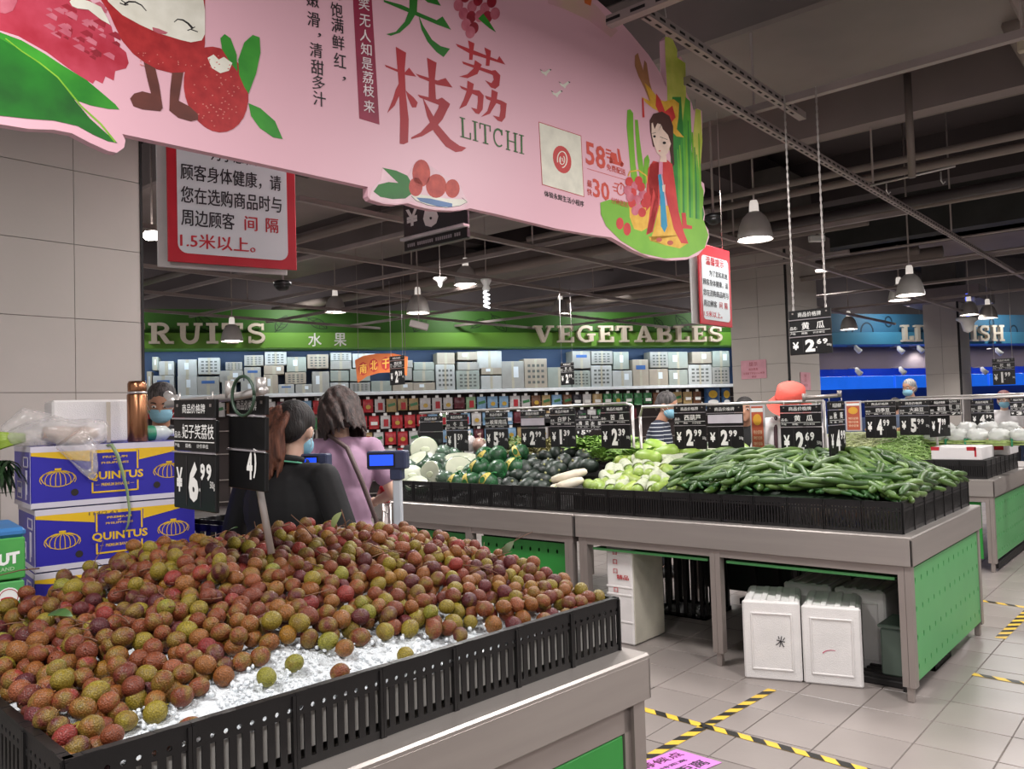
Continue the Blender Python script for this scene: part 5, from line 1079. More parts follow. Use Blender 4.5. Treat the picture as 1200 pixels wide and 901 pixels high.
mb.build('box_body', FOAM, r)
mb = MB(); mb.box(-.001, .006, .005, d_-.005, .01, h_-.01, c=.003); mb.build('stained_lid', FOAMD, r)
for s_, z_, xx in (('口', .6, -.14), ('口', .54, -.14), ('口', .48, -.14), ('精品', .445, -.115), ('口', .36, -.14)): text_r(s_, xx, xx+(.09 if len(s_) > 1 else .03), z_-.03, z_, REDI, r, off=.006, bold=.05)
# dark crate, pale bin and black base at the right end under the counter
def crate(p, rz, w, d, h, label, m=BLACKP, nm='crate', n=6):
    r = empty(nm, p, rz, label, 'crate', 'plastic crates')
    mb = MB(); mb.box(-w/2, w/2, 0, d, 0, .01); mb.build('base', m, r)
    for (x0, x1, y0, y1) in ((-w/2, w/2, 0, .008), (-w/2, w/2, d-.008, d), (-w/2, -w/2+.008, 0, d), (w/2-.008, w/2, 0, d)):
        mb = MB(); mb.box(x0, x1, y0, y1, h-.03, h); mb.box(x0, x1, y0, y1, 0, .03)
        L = max(x1-x0, y1-y0); k = max(3, int(L/.06))
        for i in range(k):
            if x1-x0 > y1-y0: c_ = x0 + (i+.5)*L/k; mb.box(c_-.014, c_+.014, y0, y1, 0, h)
            else: c_ = y0 + (i+.5)*L/k; mb.box(x0, x1, c_-.014, c_+.014, 0, h)
        mb.build('side_wall', m, r)
    return r
p = g(1040, 806); mb = MB()
r = empty('black_pallet', (p.x-.03, p.y+.02, 0), 0, 'flat black ribbed plastic pallet on the floor under the counter corner', 'pallet')
mb.box(-.13, .12, 0, .5, .0, .035, c=.005); mb.build('base', BLACKR, r)
for k in range(9): mb = MB(); mb.box(-.12, .11, .02+k*.053, .045+k*.053, .035, .05); mb.build('rib', BLACKR, r)
crate((p.x-.02, 5.0, .0), 0, .3, .35, .28, 'dark slotted crate standing behind the foam boxes near the counter corner')
r = empty('plastic_bin', (p.x+.05, 4.62, .05), 0, 'grey green plastic bin at the right end under the counter', 'bin')
mb = MB(); mb.box(-.09, .05, 0, .25, 0, .25, c=.01); mb.build('bin_body', mat('grey_green_plastic', '#5b6a60', .5), r); mb = MB(); mb.box(-.1, .06, -.01, .26, .25, .27, c=.006); mb.build('rim', mat('grey_green_plastic', '#5b6a60', .5), r)
crate((-3.05, 5.3, 0), 0, .45, .4, .45, 'dark crate standing behind the tall stained foam box')
r = empty('desk_fan_stand', (-2.5, 5.6, 0), 0); r.name = 'metal_stand'; cid(r, 'dark metal stand with crossbar seen under the vegetable counter', 'stand')
mb = MB(); mb.box(-.12, -.08, 0, .04, 0, .6); mb.build('post', BLACKR, r); mb = MB(); mb.box(.05, .09, 0, .04, 0, .6); mb.build('post', BLACKR, r); mb = MB(); mb.box(-.2, .2, -.02, .06, .08, .12); mb.build('crossbar', BLACKR, r)
crate((-2.12, 5.35, .3), 0, .2, .3, .28, 'black open basket hanging behind the left foam boxes')

# ================================================================ vegetables
def heap(x, y, x0, x1, y0, y1, hf, hb, hc, pk=.55):
    t = (y-y0)/(y1-y0); s = min((x-x0), (x1-x))/.25; s = max(0, min(1, s))
    base = (hf + (hc-hf)*math.sin(min(1, t/pk)*PI/2)) if t < pk else (hc + (hb-hc)*(t-pk)/(1-pk))
    return base
CUG = [mat('cucumber_' + n, c, .38, 0, 14, .14, .25, 160, vary=.2, col2=c2) for n, c, c2 in (('dark', '#223f17', '#385622'), ('mid', '#334e1d', '#4c692b'), ('pale', '#466226', '#688342'))]
def cucumber_mesh(L, r, bend, m, seed):
    rr_ = random.Random(seed); pts = []; rs = []
    for i in range(9):
        t = i/8-.5; pts.append((t*L, bend*(1-4*t*t)*.5, bend*.25*math.sin(t*5))); q = abs(t)*2
        rs.append(r*(1-.85*max(0, q-.72)**1.2/.28**1.2*.8)*(1+.06*rr_.uniform(-1, 1)))
    mb = MB(); mb.tube(pts, rs, 8); mb.lathe([(.0, -.006), (.004, .0)], 0, 0, 5) if False else None
    return mb.mesh('cucumber', m)
CM = [cucumber_mesh(L, r, b, CUG[i % 3], i) for i, (L, r, b) in enumerate(((.27, .018, .03), (.29, .0195, .05), (.25, .017, -.03), (.28, .0185, .015), (.26, .019, .06), (.23, .0175, -.05)))]
def on_heap(x, y, f): z = f(x, y); e = .03; n = Vector((-(f(x+e, y)-f(x-e, y))/(2*e), -(f(x, y+e)-f(x, y-e))/(2*e), 1)).normalized(); return Vector((x, y, z)), n
def lay(n, yaw, roll=0):   # rotation with local z = surface normal
    a = Vector((math.cos(yaw), math.sin(yaw), 0)); a = (a - n*a.dot(n)).normalized(); b = n.cross(a)
    return (Matrix((a, b, n)).transposed() @ Matrix.Rotation(roll, 3, 'X')).to_euler()
cx0, cx1, cy0, cy1 = -2.62, -1.262, 4.505, 5.88
def fc(x, y): b_ = heap(x, y, cx0-.25, cx1+.3, cy0-.05, cy1, 1.005, 1.03, 1.16, .5); s_ = max(0, min(1, (cx1+.02-x)/.36)); return .975 + (b_-.975)*math.sin(s_*PI/2)
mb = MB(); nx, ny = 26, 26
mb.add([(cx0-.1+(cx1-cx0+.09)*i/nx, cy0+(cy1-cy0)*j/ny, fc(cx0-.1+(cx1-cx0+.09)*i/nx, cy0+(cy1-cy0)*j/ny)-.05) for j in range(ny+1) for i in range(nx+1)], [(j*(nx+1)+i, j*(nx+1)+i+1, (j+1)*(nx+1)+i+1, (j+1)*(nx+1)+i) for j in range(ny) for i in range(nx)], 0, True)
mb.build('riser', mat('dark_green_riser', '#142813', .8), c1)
cand = []
rc = random.Random(11)
pts = []
tries = 0
lay1, lay2 = [], []
for L_, dm in ((lay1, .05), (lay2, .06)):
    for t_ in range(9000):
        x, y = rc.uniform(cx0+.0, cx1-.01), rc.uniform(cy0+.035, cy1-.06)
        if all((x-a)**2 + (y-b)**2 > dm**2 for a, b in L_): L_.append((x, y))
allp = [(y*.757-x*.652 if False else y, x, y, .014) for x, y in lay1] + [(y-.12, x, y, .044) for x, y in lay2]
allp.sort(); CUR = allp[300:]; pts = [(x, y, dz) for _, x, y, dz in allp[:300]]
def cu_yaw(x, y):
    yaw = rc.gauss(R(-25), R(28)) if x > -2.0 else rc.gauss(R(50), R(22))
    if y-cy0 < .16: yaw = rc.gauss(R(8) if x > -2.0 else R(75), R(18))
    if x > cx1-.13: yaw = rc.gauss(R(85), R(20))
    return yaw
for k, (x, y, dz) in enumerate(pts):
    yaw = cu_yaw(x, y); P_, n = on_heap(x, y, fc); P_.z += dz + rc.uniform(-.004, .01)
    if y-cy0 < .13 and abs(math.sin(yaw)) > .5: P_.y += .06
    if x > cx1-.12 and abs(math.cos(yaw)) > .5: P_.x -= .07
    ki = rc.randrange(6); o = link('cucumber', CM[ki], None, P_, lay(n, yaw, rc.uniform(0, 6.28))); e_ = o.rotation_euler; o.rotation_euler = (e_[0], e_[1]+rc.uniform(-.12, .12), e_[2])
    pi_ = int((VX1-.06-x)/.205)
    side = '%s the %s fence panel from the right corner' % ('right behind' if y < cy0+.22 else ('on the lower slope above' if y < cy0+.45 else 'on the upper slope above'), nth(max(1, pi_+1)))
    hue = ('dark', 'mid', 'pale')[ki % 3]; cid(o, '%s green cucumber %s' % (hue, side), 'cucumber', '%s cucumbers %s' % (hue, side))
mb = MB(); CSH = [[(t[0], t[1], t[2]) for t in ((-.11, 0, 0), (-.085, .006, 0), (-.03, .014, 0), (.03, .014, 0), (.085, .006, 0), (.11, 0, 0))]]
for _, x, y, dz in CUR:
    yaw = cu_yaw(x, y); P_, n = on_heap(x, y, fc); P_.z += dz; T = Matrix.Translation(P_) @ lay(n, yaw, rc.uniform(0, 6)).to_matrix().to_4x4(); mb.tube([T @ Vector(p) for p in CSH[0]], [.007, .015, .0172, .0172, .015, .007], 8)
cid(mb.build('cucumber_heap', mat('cucumber_far', '#304c1c', .38, 0, 14, .2, .2, 160, vary=.25, island=True, col2='#4e6a2c')), 'far part of the dark green cucumber heap', 'cucumbers', None, 'stuff')
mb = MB()
for k in range(480):
    x, y = rc.uniform(cx0, cx1-.05), rc.uniform(cy0+.04, cy1-.04); yaw = rc.uniform(0, 3.14); P_, n = on_heap(x, y, fc); L = .11; dx, dy = math.cos(yaw)*L, math.sin(yaw)*L
    x2, y2 = [min(max(v, lo), hi) for v, lo, hi in ((x+dx, cx0, cx1-.02), (y+dy, cy0+.02, cy1-.02))]; x1_, y1_ = [min(max(v, lo), hi) for v, lo, hi in ((x-dx, cx0, cx1-.02), (y-dy, cy0+.02, cy1-.02))]
    mb.tube([(x1_, y1_, fc(x1_, y1_)-.012), (x, y, P_.z-.004), (x2, y2, fc(x2, y2)-.012)], [.008, .016, .008], 7)
cid(mb.build('cucumber_layer', mat('cucumber_under', '#2b5522', .45, 0, 14, .2, vary=.25, island=True)), 'lower layer of dark green cucumbers inside the big heap', 'cucumbers', None, 'stuff')

# luffas / light green gourds in white nets
LUF = [mat('gourd_a', '#76923c', .4, 0, 14, .12, .1, 90, vary=.12, col2='#93a950'), mat('gourd_b', '#8fa24a', .4, 0, 14, .12, .1, 90, vary=.12)]
NET = mat('foam_net', '#b3b8a0', .6, 0, 60, .12, .8, 130)
def gourd_mesh(L, r, m):
    mb = MB(); pts = [(t*L, 0, .006*math.sin(3*t)) for t in [-.5, -.47, -.42, -.3, -.1, .1, .3, .42, .48, .5]]
    mb.tube(pts, [r*.35, r*.7, r*.92, r, r*.97, r*.98, r, r*.9, r*.6, r*.3], 12); mb.tube([(-L*.5, 0, 0), (-L*.53, 0, 0)], [.009, .007], 6); return mb.mesh('gourd', m)
def net_mesh(L, r):
    mb = MB(); n = 20; pts = []; rs = []
    for i in range(n+1): t = -.28 + .8*i/n; pts.append((t*L, 0, 0)); rs.append((r*1.07 + .0018*(i % 2)) if i < n else r*.55)
    mb.tube(pts, rs, 14, caps=False); return mb.mesh('foam_net', NET)
GM = [(gourd_mesh(L, r, LUF[i % 2]), net_mesh(L, r)) for i, (L, r) in enumerate(((.22, .04), (.24, .042), (.2, .044)))]
gx0, gx1 = -3.35, -2.5
fg = lambda x, y: .955 + .15*math.sin(min(1, (y-4.5)/.6)*PI/2)
idx = 0; rg = random.Random(3)
for row in range(6):
    y = 4.60 + row*.115; z = .985 + row*.037
    n_ = (11, 11, 10, 10, 9, 8)[row]
    for i in range(n_):
        x = gx0 + .0 + (gx1-gx0)*(i+.5*(row % 2)+.3)/10.6 + rg.uniform(-.012, .012) + (row >= 3)*.04
        gm, nm_ = GM[rg.randrange(3)]
        yaw = rg.gauss(R(118), R(14)) if row < 4 else rg.gauss(R(25), R(16))
        r = empty('gourd', (x, y+.07, z+rg.uniform(-.01, .014)), yaw); r.rotation_euler = (rg.uniform(0, 6), rg.uniform(-.25, -.05), yaw)
        cid(r, 'pale green netted gourd, %s from the left in the %s row' % (nth(i+1), ('front', 'second', 'third', 'fourth', 'fifth', 'highest')[row]), 'gourd', 'netted pale gourds')
        link('gourd_body', gm, r)
        if rg.random() < (.6 if row < 3 else .85): link('foam_net', nm_, r)
mb = MB(); mb.box(gx0, gx1, 4.5, 5.3, .83, .94); mb.add([(gx0, 4.55, .94), (gx1, 4.55, .94), (gx1, 5.3, 1.12), (gx0, 5.3, 1.12), (gx0, 5.3, .84), (gx1, 5.3, .84)], [(0, 1, 2, 3), (3, 2, 5, 4)]); mb.build('riser', BLACKR, c1)
# large green gourds behind
BG = mat('big_gourd', '#7fa23c', .38, 0, 9, .14, .05, 60, vary=.12, col2='#9cb956')
def biggourd(x0, y0, x1, y1, Y, label, rad):
    a, b = aty(x0, y0, Y), aty(x1, y1, Y-.05); d = b-a; L = d.length; c = (a+b)/2
    mb = MB(); mb.tube([(-L/2, 0, 0), (-L*.46, 0, 0), (-L*.36, 0, 0), (-L*.1, 0, .005), (L*.2, 0, .005), (L*.4, 0, 0), (L*.48, 0, 0), (L/2, 0, 0)], [rad*.2, rad*.5, rad*.75, rad*.95, rad, rad*.85, rad*.5, rad*.15], 14)
    r = mb.build('large_gourd', BG, None, c, (0, -math.asin(d.z/L), math.atan2(d.y, d.x))); cid(r, label, 'gourd', 'large smooth green gourds')
    mb = MB(); mb.tube([(-L/2, 0, 0), (-L*.58, 0, .01)], [.01, .007], 6); mb.build('stem', mat('gourd_stem', '#6b7a3a', .6), r)
for q in (((757, 518, 783, 530), 5.35, 'large smooth green gourd lying steeply on top beside the right rail post', .052), ((735, 524, 765, 530), 5.3, 'large green gourd behind the bent rail ends', .05), ((766, 534, 796, 527), 5.2, 'large green gourd below the joined price boards, left one', .052), ((795, 528, 826, 536), 5.2, 'large green gourd below the joined price boards, right one', .05), ((745, 533, 774, 538), 5.1, 'large green gourd left behind the netted ones', .05), ((725, 526, 742, 532), 5.35, 'large green gourd left of the rail posts', .045)):
    biggourd(*q[0], q[1], q[2], q[3])
mb = MB(); mb.box(-3.6, -2.6, 5.2, 5.5, .83, 1.08); mb.build('riser', BLACKR, c1)
# watermelon and pepper-like gourd near the 2.99 boards
c_ = aty(846, 528, 5.55); mb = MB(); mb.blob((0, 0, 0), (.13, .12, .105), 20, 12)
r = mb.build('watermelon', mat('melon_skin', '#1e3a17', .35, 0, 3, .2, col2='#4d7a34', stretch=(6, 6, .6)), None, (c_.x, 5.55, c_.z)); cid(r, 'dark green striped watermelon behind the joined 2.99 boards', 'watermelon')
mb = MB(); mb.box(c_.x-.35, c_.x+.35, 5.45, 5.75, .83, c_.z-.09); mb.build('riser', BLACKR, c1)
biggourd(868, 520, 878, 536, 5.2, 'slim pointed green gourd left of the orange leaflet', .035)

# white radishes
RW = mat('radish_white', '#c9bda3', .45, 0, 9, .1, .05, 60, col2='#dbd2c0')
for (x0, y0, x1, y1, Y, label) in ((646, 563, 688, 552, 4.62, 'upper white radish left of the netted gourds'), (652, 571, 684, 562, 4.54, 'white radish lying at the front fence, right one'), (646, 573, 662, 570, 4.52, 'short white radish end poking out at the front fence')):
    a, b = aty(x0, y0, Y), aty(x1, y1, Y+.14); d = b-a; L = d.length; c = (a+b)/2
    mb = MB(); mb.tube([(-L/2, 0, 0), (-L*.47, 0, 0), (-L*.3, 0, 0), (L*.2, 0, 0), (L*.45, 0, 0), (L/2, 0, 0)], [.012, .024, .032, .034, .024, .01], 12)
    r = mb.build('radish', RW, None, c, (0, -math.asin(max(-1, min(1, d.z/L))), math.atan2(d.y, d.x))); cid(r, label, 'radish', 'white radishes')
    mb = MB(); mb.tube([(-L/2-.012, 0, 0), (-L/2+.003, 0, 0)], [.008, .013], 8); mb.build('leaf_stub', mat('radish_stub', '#8d9a4f', .6), r)

# dark kabocha pumpkins
def pumpkin_mesh(r, hgt, m, ribs=10, amp=.05):
    mb = MB(); nu, nv = 30, 9; vs = [(0, 0, hgt*.86)]
    for i in range(1, nv):
        th = PI*i/nv
        for k in range(nu):
            ph = 2*PI*k/nu; q = 1 - amp*(abs(math.cos(ph*ribs/2))**6)
            dip = 1 - .14*math.exp(-((th if th < PI/2 else PI-th)/.35)**2)
            vs.append((r*q*math.sin(th)**.85*math.cos(ph), r*q*math.sin(th)**.85*math.sin(ph), hgt*math.cos(th)*dip))
    vs.append((0, 0, -hgt*.86)); e = len(vs)-1
    fs = [(0, 1+k, 1+(k+1) % nu) for k in range(nu)] + [(1+i*nu+k, 1+(i+1)*nu+k, 1+(i+1)*nu+(k+1) % nu, 1+i*nu+(k+1) % nu) for i in range(nv-2) for k in range(nu)] + [(e, 1+(nv-2)*nu+(k+1) % nu, 1+(nv-2)*nu+k) for k in range(nu)]
    mb.add(vs, fs, 0, True); return mb.mesh('pumpkin', m)
KB = mat('kabocha_skin', '#1a231d', .45, 0, 16, .2, .15, 60, vary=.25, col2='#313d34'); KS = mat('pumpkin_stem', '#8a8a5c', .7)
PM_ = [pumpkin_mesh(.075, .052, KB), pumpkin_mesh(.068, .05, KB, 12), pumpkin_mesh(.08, .056, KB, 9)]
mb = MB(); mb.tube([(0, 0, 0), (.002, .002, .018)], [.012, .007], 7); STM = mb.mesh('stem', KS)
mb = MB()
for k in range(10):
    a = 2*PI*(k+.0)/10; mb.tube([(math.cos(a)*.075*math.sin(t)*.93, math.sin(a)*.075*math.sin(t)*.93, .052*math.cos(t)*1.0) for t in (.5, .9, 1.3, 1.7, 2.1)], .0022, 4)
STRP = mb.mesh('pale_stripe', mat('pumpkin_stripe', '#7c8c78', .5))
PKP = [(563,565),(580,567),(598,569),(616,570),(634,571),(572,556),(590,558),(606,558),(622,560),(637,562),(600,549),(617,549),(634,551),(648,554),(627,545),(643,545),(660,541),(676,545),(652,532),(668,530),(640,535),(684,534),(622,538),(655,548),(690,546),(607,540)]
rk = random.Random(5)
for i, (x, y) in enumerate(sorted(PKP, key=lambda q: -q[1])):
    Y = 4.6 + (572-y)/43*.78; p = aty(x, y, Y); k = rk.randrange(3)
    r = empty('pumpkin', p, 0); r.rotation_euler = (rk.uniform(-.3, 1.2), rk.uniform(-.5, .5), rk.uniform(0, 6)); link('pumpkin_body', PM_[k], r); o = link('stem', STM, r, (0, 0, .042))
    if i in (3, 9, 15): link('pale_stripe', STRP, r)
    band = 0 if y > 563 else (1 if y > 552 else (2 if y > 543 else 3))
    cid(r, None, 'pumpkin', 'dark green pumpkins'); r['band'] = band; r['px'] = x
for b_ in range(4):
    L_ = sorted([o for o in COL.objects if 'band' in o and o['band'] == b_], key=lambda o: o['px'])
    for i, o in enumerate(L_): o['label'] = 'dark green ribbed pumpkin, %s from left in the %s layer' % (nth(i+1), ('lowest', 'second', 'third', 'topmost')[b_])
for o in list(COL.objects):
    if 'band' in o: del o['band']; del o['px']
mb = MB(); mb.add([(-4.55, 4.56, .83), (-3.2, 4.56, .83), (-3.2, 5.4, 1.08), (-4.55, 5.4, 1.08), (-4.55, 5.4, .83), (-3.2, 5.4, .83)], [(0, 1, 2, 3), (3, 2, 5, 4), (1, 5, 2), (0, 3, 4)]); mb.build('riser', BLACKR, c2)
# netted pumpkins with yellow labels
NP = mat('netted_pumpkin', '#1f4028', .4, 0, 14, .16, .15, 60, col2='#2e5a38'); GN = mat('green_net', '#23763a', .4); YLB = mat('yellow_wrap_label', '#c9b45a', .5, 0, 18, .1)
NPM = pumpkin_mesh(.085, .07, NP, 10, .03)
mb = MB()
for k in range(12):
    a = 2*PI*k/12; mb.tube([(math.cos(a+.5*t)*.0865*math.sin(t), math.sin(a+.5*t)*.0865*math.sin(t), .071*math.cos(t)) for t in (.15, .6, 1.1, 1.6, 2.1, 2.6, 3.0)], .0011, 4); mb.tube([(math.cos(a-.5*t)*.0865*math.sin(t), math.sin(a-.5*t)*.0865*math.sin(t), .071*math.cos(t)) for t in (.15, .6, 1.1, 1.6, 2.1, 2.6, 3.0)], .0011, 4)
mb.tube([(0, 0, .065), (.01, .0, .085), (.03, 0, .09)], [.012, .005, .009], 6); NETM = mb.mesh('green_net', GN)
mb = MB(); nn = 9; mb.add([((.0885)*math.cos(-.4+.8*0+w_), .0, 0) for w_ in ()], []) if False else None
vs = []
for i in range(11):
    t = .35 + 2.2*i/10
    for s_ in (-.28, .28): vs.append((.0885*math.sin(t)*math.cos(s_-PI/2), .0885*math.sin(t)*math.sin(s_-PI/2), .073*math.cos(t)))
mb.add(vs, [(2*i, 2*i+1, 2*i+3, 2*i+2) for i in range(10)], 0, True); mb.add([(v[0]*1.002, v[1]*1.002, v[2]*1.002) for v in vs], [(2*i, 2*i+2, 2*i+3, 2*i+1) for i in range(10)], 0, True); LBM = mb.mesh('yellow_label', YLB)
mb = MB(); mb.prism(ell(0, 0, .02, .026, 0, 12), -.0915, -.0905); LB2 = mb.mesh('label_badge', mat('label_green', '#2e6a35', .5))
for i, (x, y, Y, ry, lb) in enumerate(((536, 564, 4.6, .2, 'netted green pumpkin leftmost at the front, without visible label'), (551, 564, 4.66, -.3, 'netted pumpkin at the front with yellow label, second from left'), (571, 564, 4.58, .5, 'netted pumpkin at the front with yellow label and green net tail'), (562, 547, 4.8, .4, 'netted pumpkin with yellow label in the upper row'), (583, 551, 4.74, -1.4, 'netted pumpkin without label in the middle of the netted heap'), (583, 534, 5.0, -1.2, 'netted green pumpkin on top of the netted heap'), (608, 531, 5.1, -.5, 'netted pumpkin with wide yellow label on top, right one'), (552, 555, 4.85, -1.5, 'netted pumpkin half hidden behind the front ones'), (603, 546, 4.95, .4, 'netted pumpkin with reddish label between netted and dark ones'), (569, 534, 5.06, .6, 'netted pumpkin with yellow label at the top left of the netted heap'))):
    p = aty(x, y, Y); r = empty('netted_pumpkin', p, 0, lb, 'pumpkin', 'netted pumpkins'); r.rotation_euler = (rk.uniform(-.3, .3), ry, rk.uniform(-.3, .5)); link('pumpkin_body', NPM, r); link('green_net', NETM, r)
    if ry > -1: link('yellow_label', LBM, r); link('label_badge', LB2, r)
# winter melon pieces wrapped in film
WMS = mat('winter_melon_skin', '#20382a', .3, 0, 8, .2, .1, 40, col2='#4a6a50', coat=.6); WMF = mat('winter_melon_flesh', '#b6baa4', .35, 0, 10, .06, .05, 60, coat=.7); FILM = mat('cling_film', '#dfe6e4', .12, 0, 6, .03, .6, 22, alpha=.06)
def melon_piece(x, y, Y, rad, th, rx, rz, label, half=False):
    p = aty(x, y, Y); r = empty('melon_piece', p, 0, label, 'winter melon piece', 'wrapped winter melon pieces'); r.rotation_euler = (-rx, 0, rz+.5)
    mb = MB(); mb.lathe([(rad*.86, -th), (rad*.97, -th*.6), (rad, 0)], n=22); mb.build('skin', WMS, r)
    mb = MB(); mb.lathe([(0, .004), (rad*.9, .003), (rad*.96, .0005)], n=22); mb.build('cut_face', WMF, r)
    mb = MB(); mb.blob((rad*.08, 0, .004), (rad*.34, rad*.22, .003), 14, 6); mb.build('seed_core', mat('melon_core', '#b9bfa2', .4, 0, 30, .1), r)
for q in ((497, 527, 5.0, .13, .12, -1.2, .3, 'round white cut melon slice standing upright at the back left'), (503, 556, 4.66, .12, .1, -1.35, -.5, 'tall white cut melon slice at the front fence'), (541, 536, 4.95, .15, .1, -.25, .4, 'wide cut melon half lying face up, right of the others'), (539, 550, 4.8, .13, .1, -1.0, .6, 'pale cut melon face leaning behind the netted pumpkins'), (482, 557, 4.6, .11, .1, -.9, .3, 'small melon piece at the left end of the fence'), (486, 538, 4.85, .12, .1, -.6, -.6, 'melon wedge with dark skin above the left fence end'), (488, 565, 4.56, .1, .08, -.5, .2, 'filmed melon piece lowest at the left fence end')):
    melon_piece(*q[:7], q[7])
def wrapped(x, y, Y, s, label, nm='wrapped_melon'):
    p = aty(x, y, Y); r = empty(nm, p, 0, label, 'wrapped melon', 'film wrapped dark melon chunks'); q = random.Random(int(x))
    mb = MB(); mb.blob((0, 0, 0), (s, s*.8, s*.75), 14, 9, jit=.25, rr=q); mb.build('dark_skin', WMS, r)
    mb = MB(); mb.blob((0, 0, 0), (s*1.06, s*.86, s*.81), 12, 8, jit=.3, rr=q); mb.build('cling_film', FILM, r)
for i, q in enumerate(((515, 540, 4.95), (528, 548, 4.85), (522, 560, 4.7), (514, 553, 4.8), (520, 530, 5.1), (500, 545, 4.9), (533, 533, 5.15), (545, 562, 4.68), (478, 547, 4.75))): wrapped(*q, .085, 'film wrapped dark melon chunk, %s left of the netted pumpkins' % ('upper middle one', 'right one', 'lowest right one', 'lower middle one', 'topmost one', 'left middle one', 'highest right one', 'one beside the netted pumpkin', 'leftmost one')[i])
mb = MB(); mb.add([(-5.35, 4.55, .83), (-4.4, 4.55, .83), (-4.4, 5.3, 1.05), (-5.35, 5.3, 1.05), (-5.35, 5.3, .83), (-4.4, 5.3, .83)], [(0, 1, 2, 3), (3, 2, 5, 4), (1, 5, 2), (0, 3, 4)]); mb.build('riser', BLACKR, c2)
# leafy greens: bunches of bent leaves
def bunch_mesh(seed, m, n=46, L=.13, w=.02, up=.6):
    q = random.Random(seed); mb = MB()
    for k in range(n):
        a = q.uniform(0, 6.28); e = q.uniform(.1, 1.2)*up; l = L*q.uniform(.6, 1.1); bx, by = q.uniform(-.05, .05), q.uniform(-.04, .04); d = Vector((math.cos(a), math.sin(a), e)).normalized(); s_ = Vector((-math.sin(a), math.cos(a), 0))
        P0_ = Vector((bx, by, 0)); pts = [P0_, P0_+d*l*.4, P0_+d*l*.75 - Vector((0, 0, l*.05)), P0_+d*l - Vector((0, 0, l*.2))]; ws = [w*.2, w*.7, w, w*.15]; vs = []
        for p_, ww in zip(pts, ws): vs += [p_ + s_*ww*.5, p_ - s_*ww*.5 + Vector((0, 0, .003))]
        mb.add(vs, [(0, 1, 3, 2), (2, 3, 5, 4), (4, 5, 7, 6)], 0, True)
    return mb.mesh('leaves', m)
LG = [mat('leafy_' + n, c, .5, 0, 20, .2, vary=.25, island=True, col2=c2) for n, c, c2 in (('bright', '#5f8a34', '#8fb257'), ('dull', '#566f2c', '#7d8d4d'), ('olive', '#6e6d35', '#8f8650'))]
BM = [bunch_mesh(1, LG[0], 90, .14, .03, 1.0), bunch_mesh(2, LG[0], 110, .13, .02, 1.1), bunch_mesh(3, LG[1], 90, .15, .016, 1.0), bunch_mesh(4, LG[2], 90, .15, .011, .9)]
rl = random.Random(9)
for i, x in enumerate(list(range(575, 650, 12)) + list(range(672, 742, 9))):
    left = x < 655
    for j in (0, 1):
        Y = 5.45 + .12*j; p = aty(x + rl.uniform(-3, 3), 527 - 5*j + (2 if left else 0), Y)
        o = link('green_bunch', BM[(2, 3)[x > 615] if left else rl.randrange(2)], None, p, (rl.uniform(-.4, .1), 0, rl.uniform(0, 6)))
        cid(o, '%s leafy bunch, %s from left in the %s row %s the pumpkins' % (('olive' if left and x > 615 else 'green'), nth((i if left else i-7)+1), ('front', 'back')[j], 'left behind' if left else 'right behind'), 'leafy greens', 'leafy greens on the far side of the counter')
        lb = 'leaves'
mb = MB(); mb.box(-5.3, VX0-.02, 5.4, 5.85, .83, 1.12); mb.build('riser', BLACKR, c2)
for i, (x, y) in enumerate(((702, 536), (714, 540), (727, 537), (738, 541), (750, 537))):
    o = link('green_bunch', BM[i % 2], None, aty(x, y, 5.2), (-.2, 0, i*1.7)); cid(o, 'light green leafy bunch, %s from the left in front of the rail posts' % nth(i+1), 'leafy greens', 'leafy greens before the rail posts')
for k, x in enumerate((578, 588, 597, 556)):   # pale onions / roots at left back
    p = aty(x, 521 + 3*(k % 2), 5.5) if x != 556 else aty(556, 518, 5.4)
fe = None
# pinkish bag and white bags between boards 1.59 and 5.99
BAGM = mat('pale_bag', '#cfcac8', .25, 0, 6, .06, .8, 25, alpha=.75)
for i, (x, y, s, lb, mt_) in enumerate(((550, 520, .075, 'knotted pale plastic bag standing between the 1.59 and 5.99 boards', BAGM), (562, 522, .07, 'pinkish brown bag of roots below the 5.99 board', mat('pinkish_bag', '#a5887c', .4, 0, 8, .15, .5, 30)), (572, 528, .07, 'white rounded turnip bag left of the netted pumpkins', mat('white_bag', '#d4d2cf', .4, 0, 5, .05, .4, 20)), (512, 524, .06, 'pinkish root bag behind the upright melon slice', mat('pinkish_bag', '#a5887c', .4)))):
    p = aty(x, y, 5.35); r = empty('plastic_bag', p, 0, lb, 'bag', 'plastic bags among the vegetables'); q = random.Random(i+40); mb = MB(); mb.blob((0, 0, 0), (s, s*.8, s), 14, 10, jit=.16, rr=q); mb.build('bag_body', mt_, r); mb = MB(); mb.tube([(0, 0, s*.9), (.01, 0, s*1.2), (.0, 0, s*1.5)], [.014, .006, .02], 8); mb.build('knot', mt_, r)

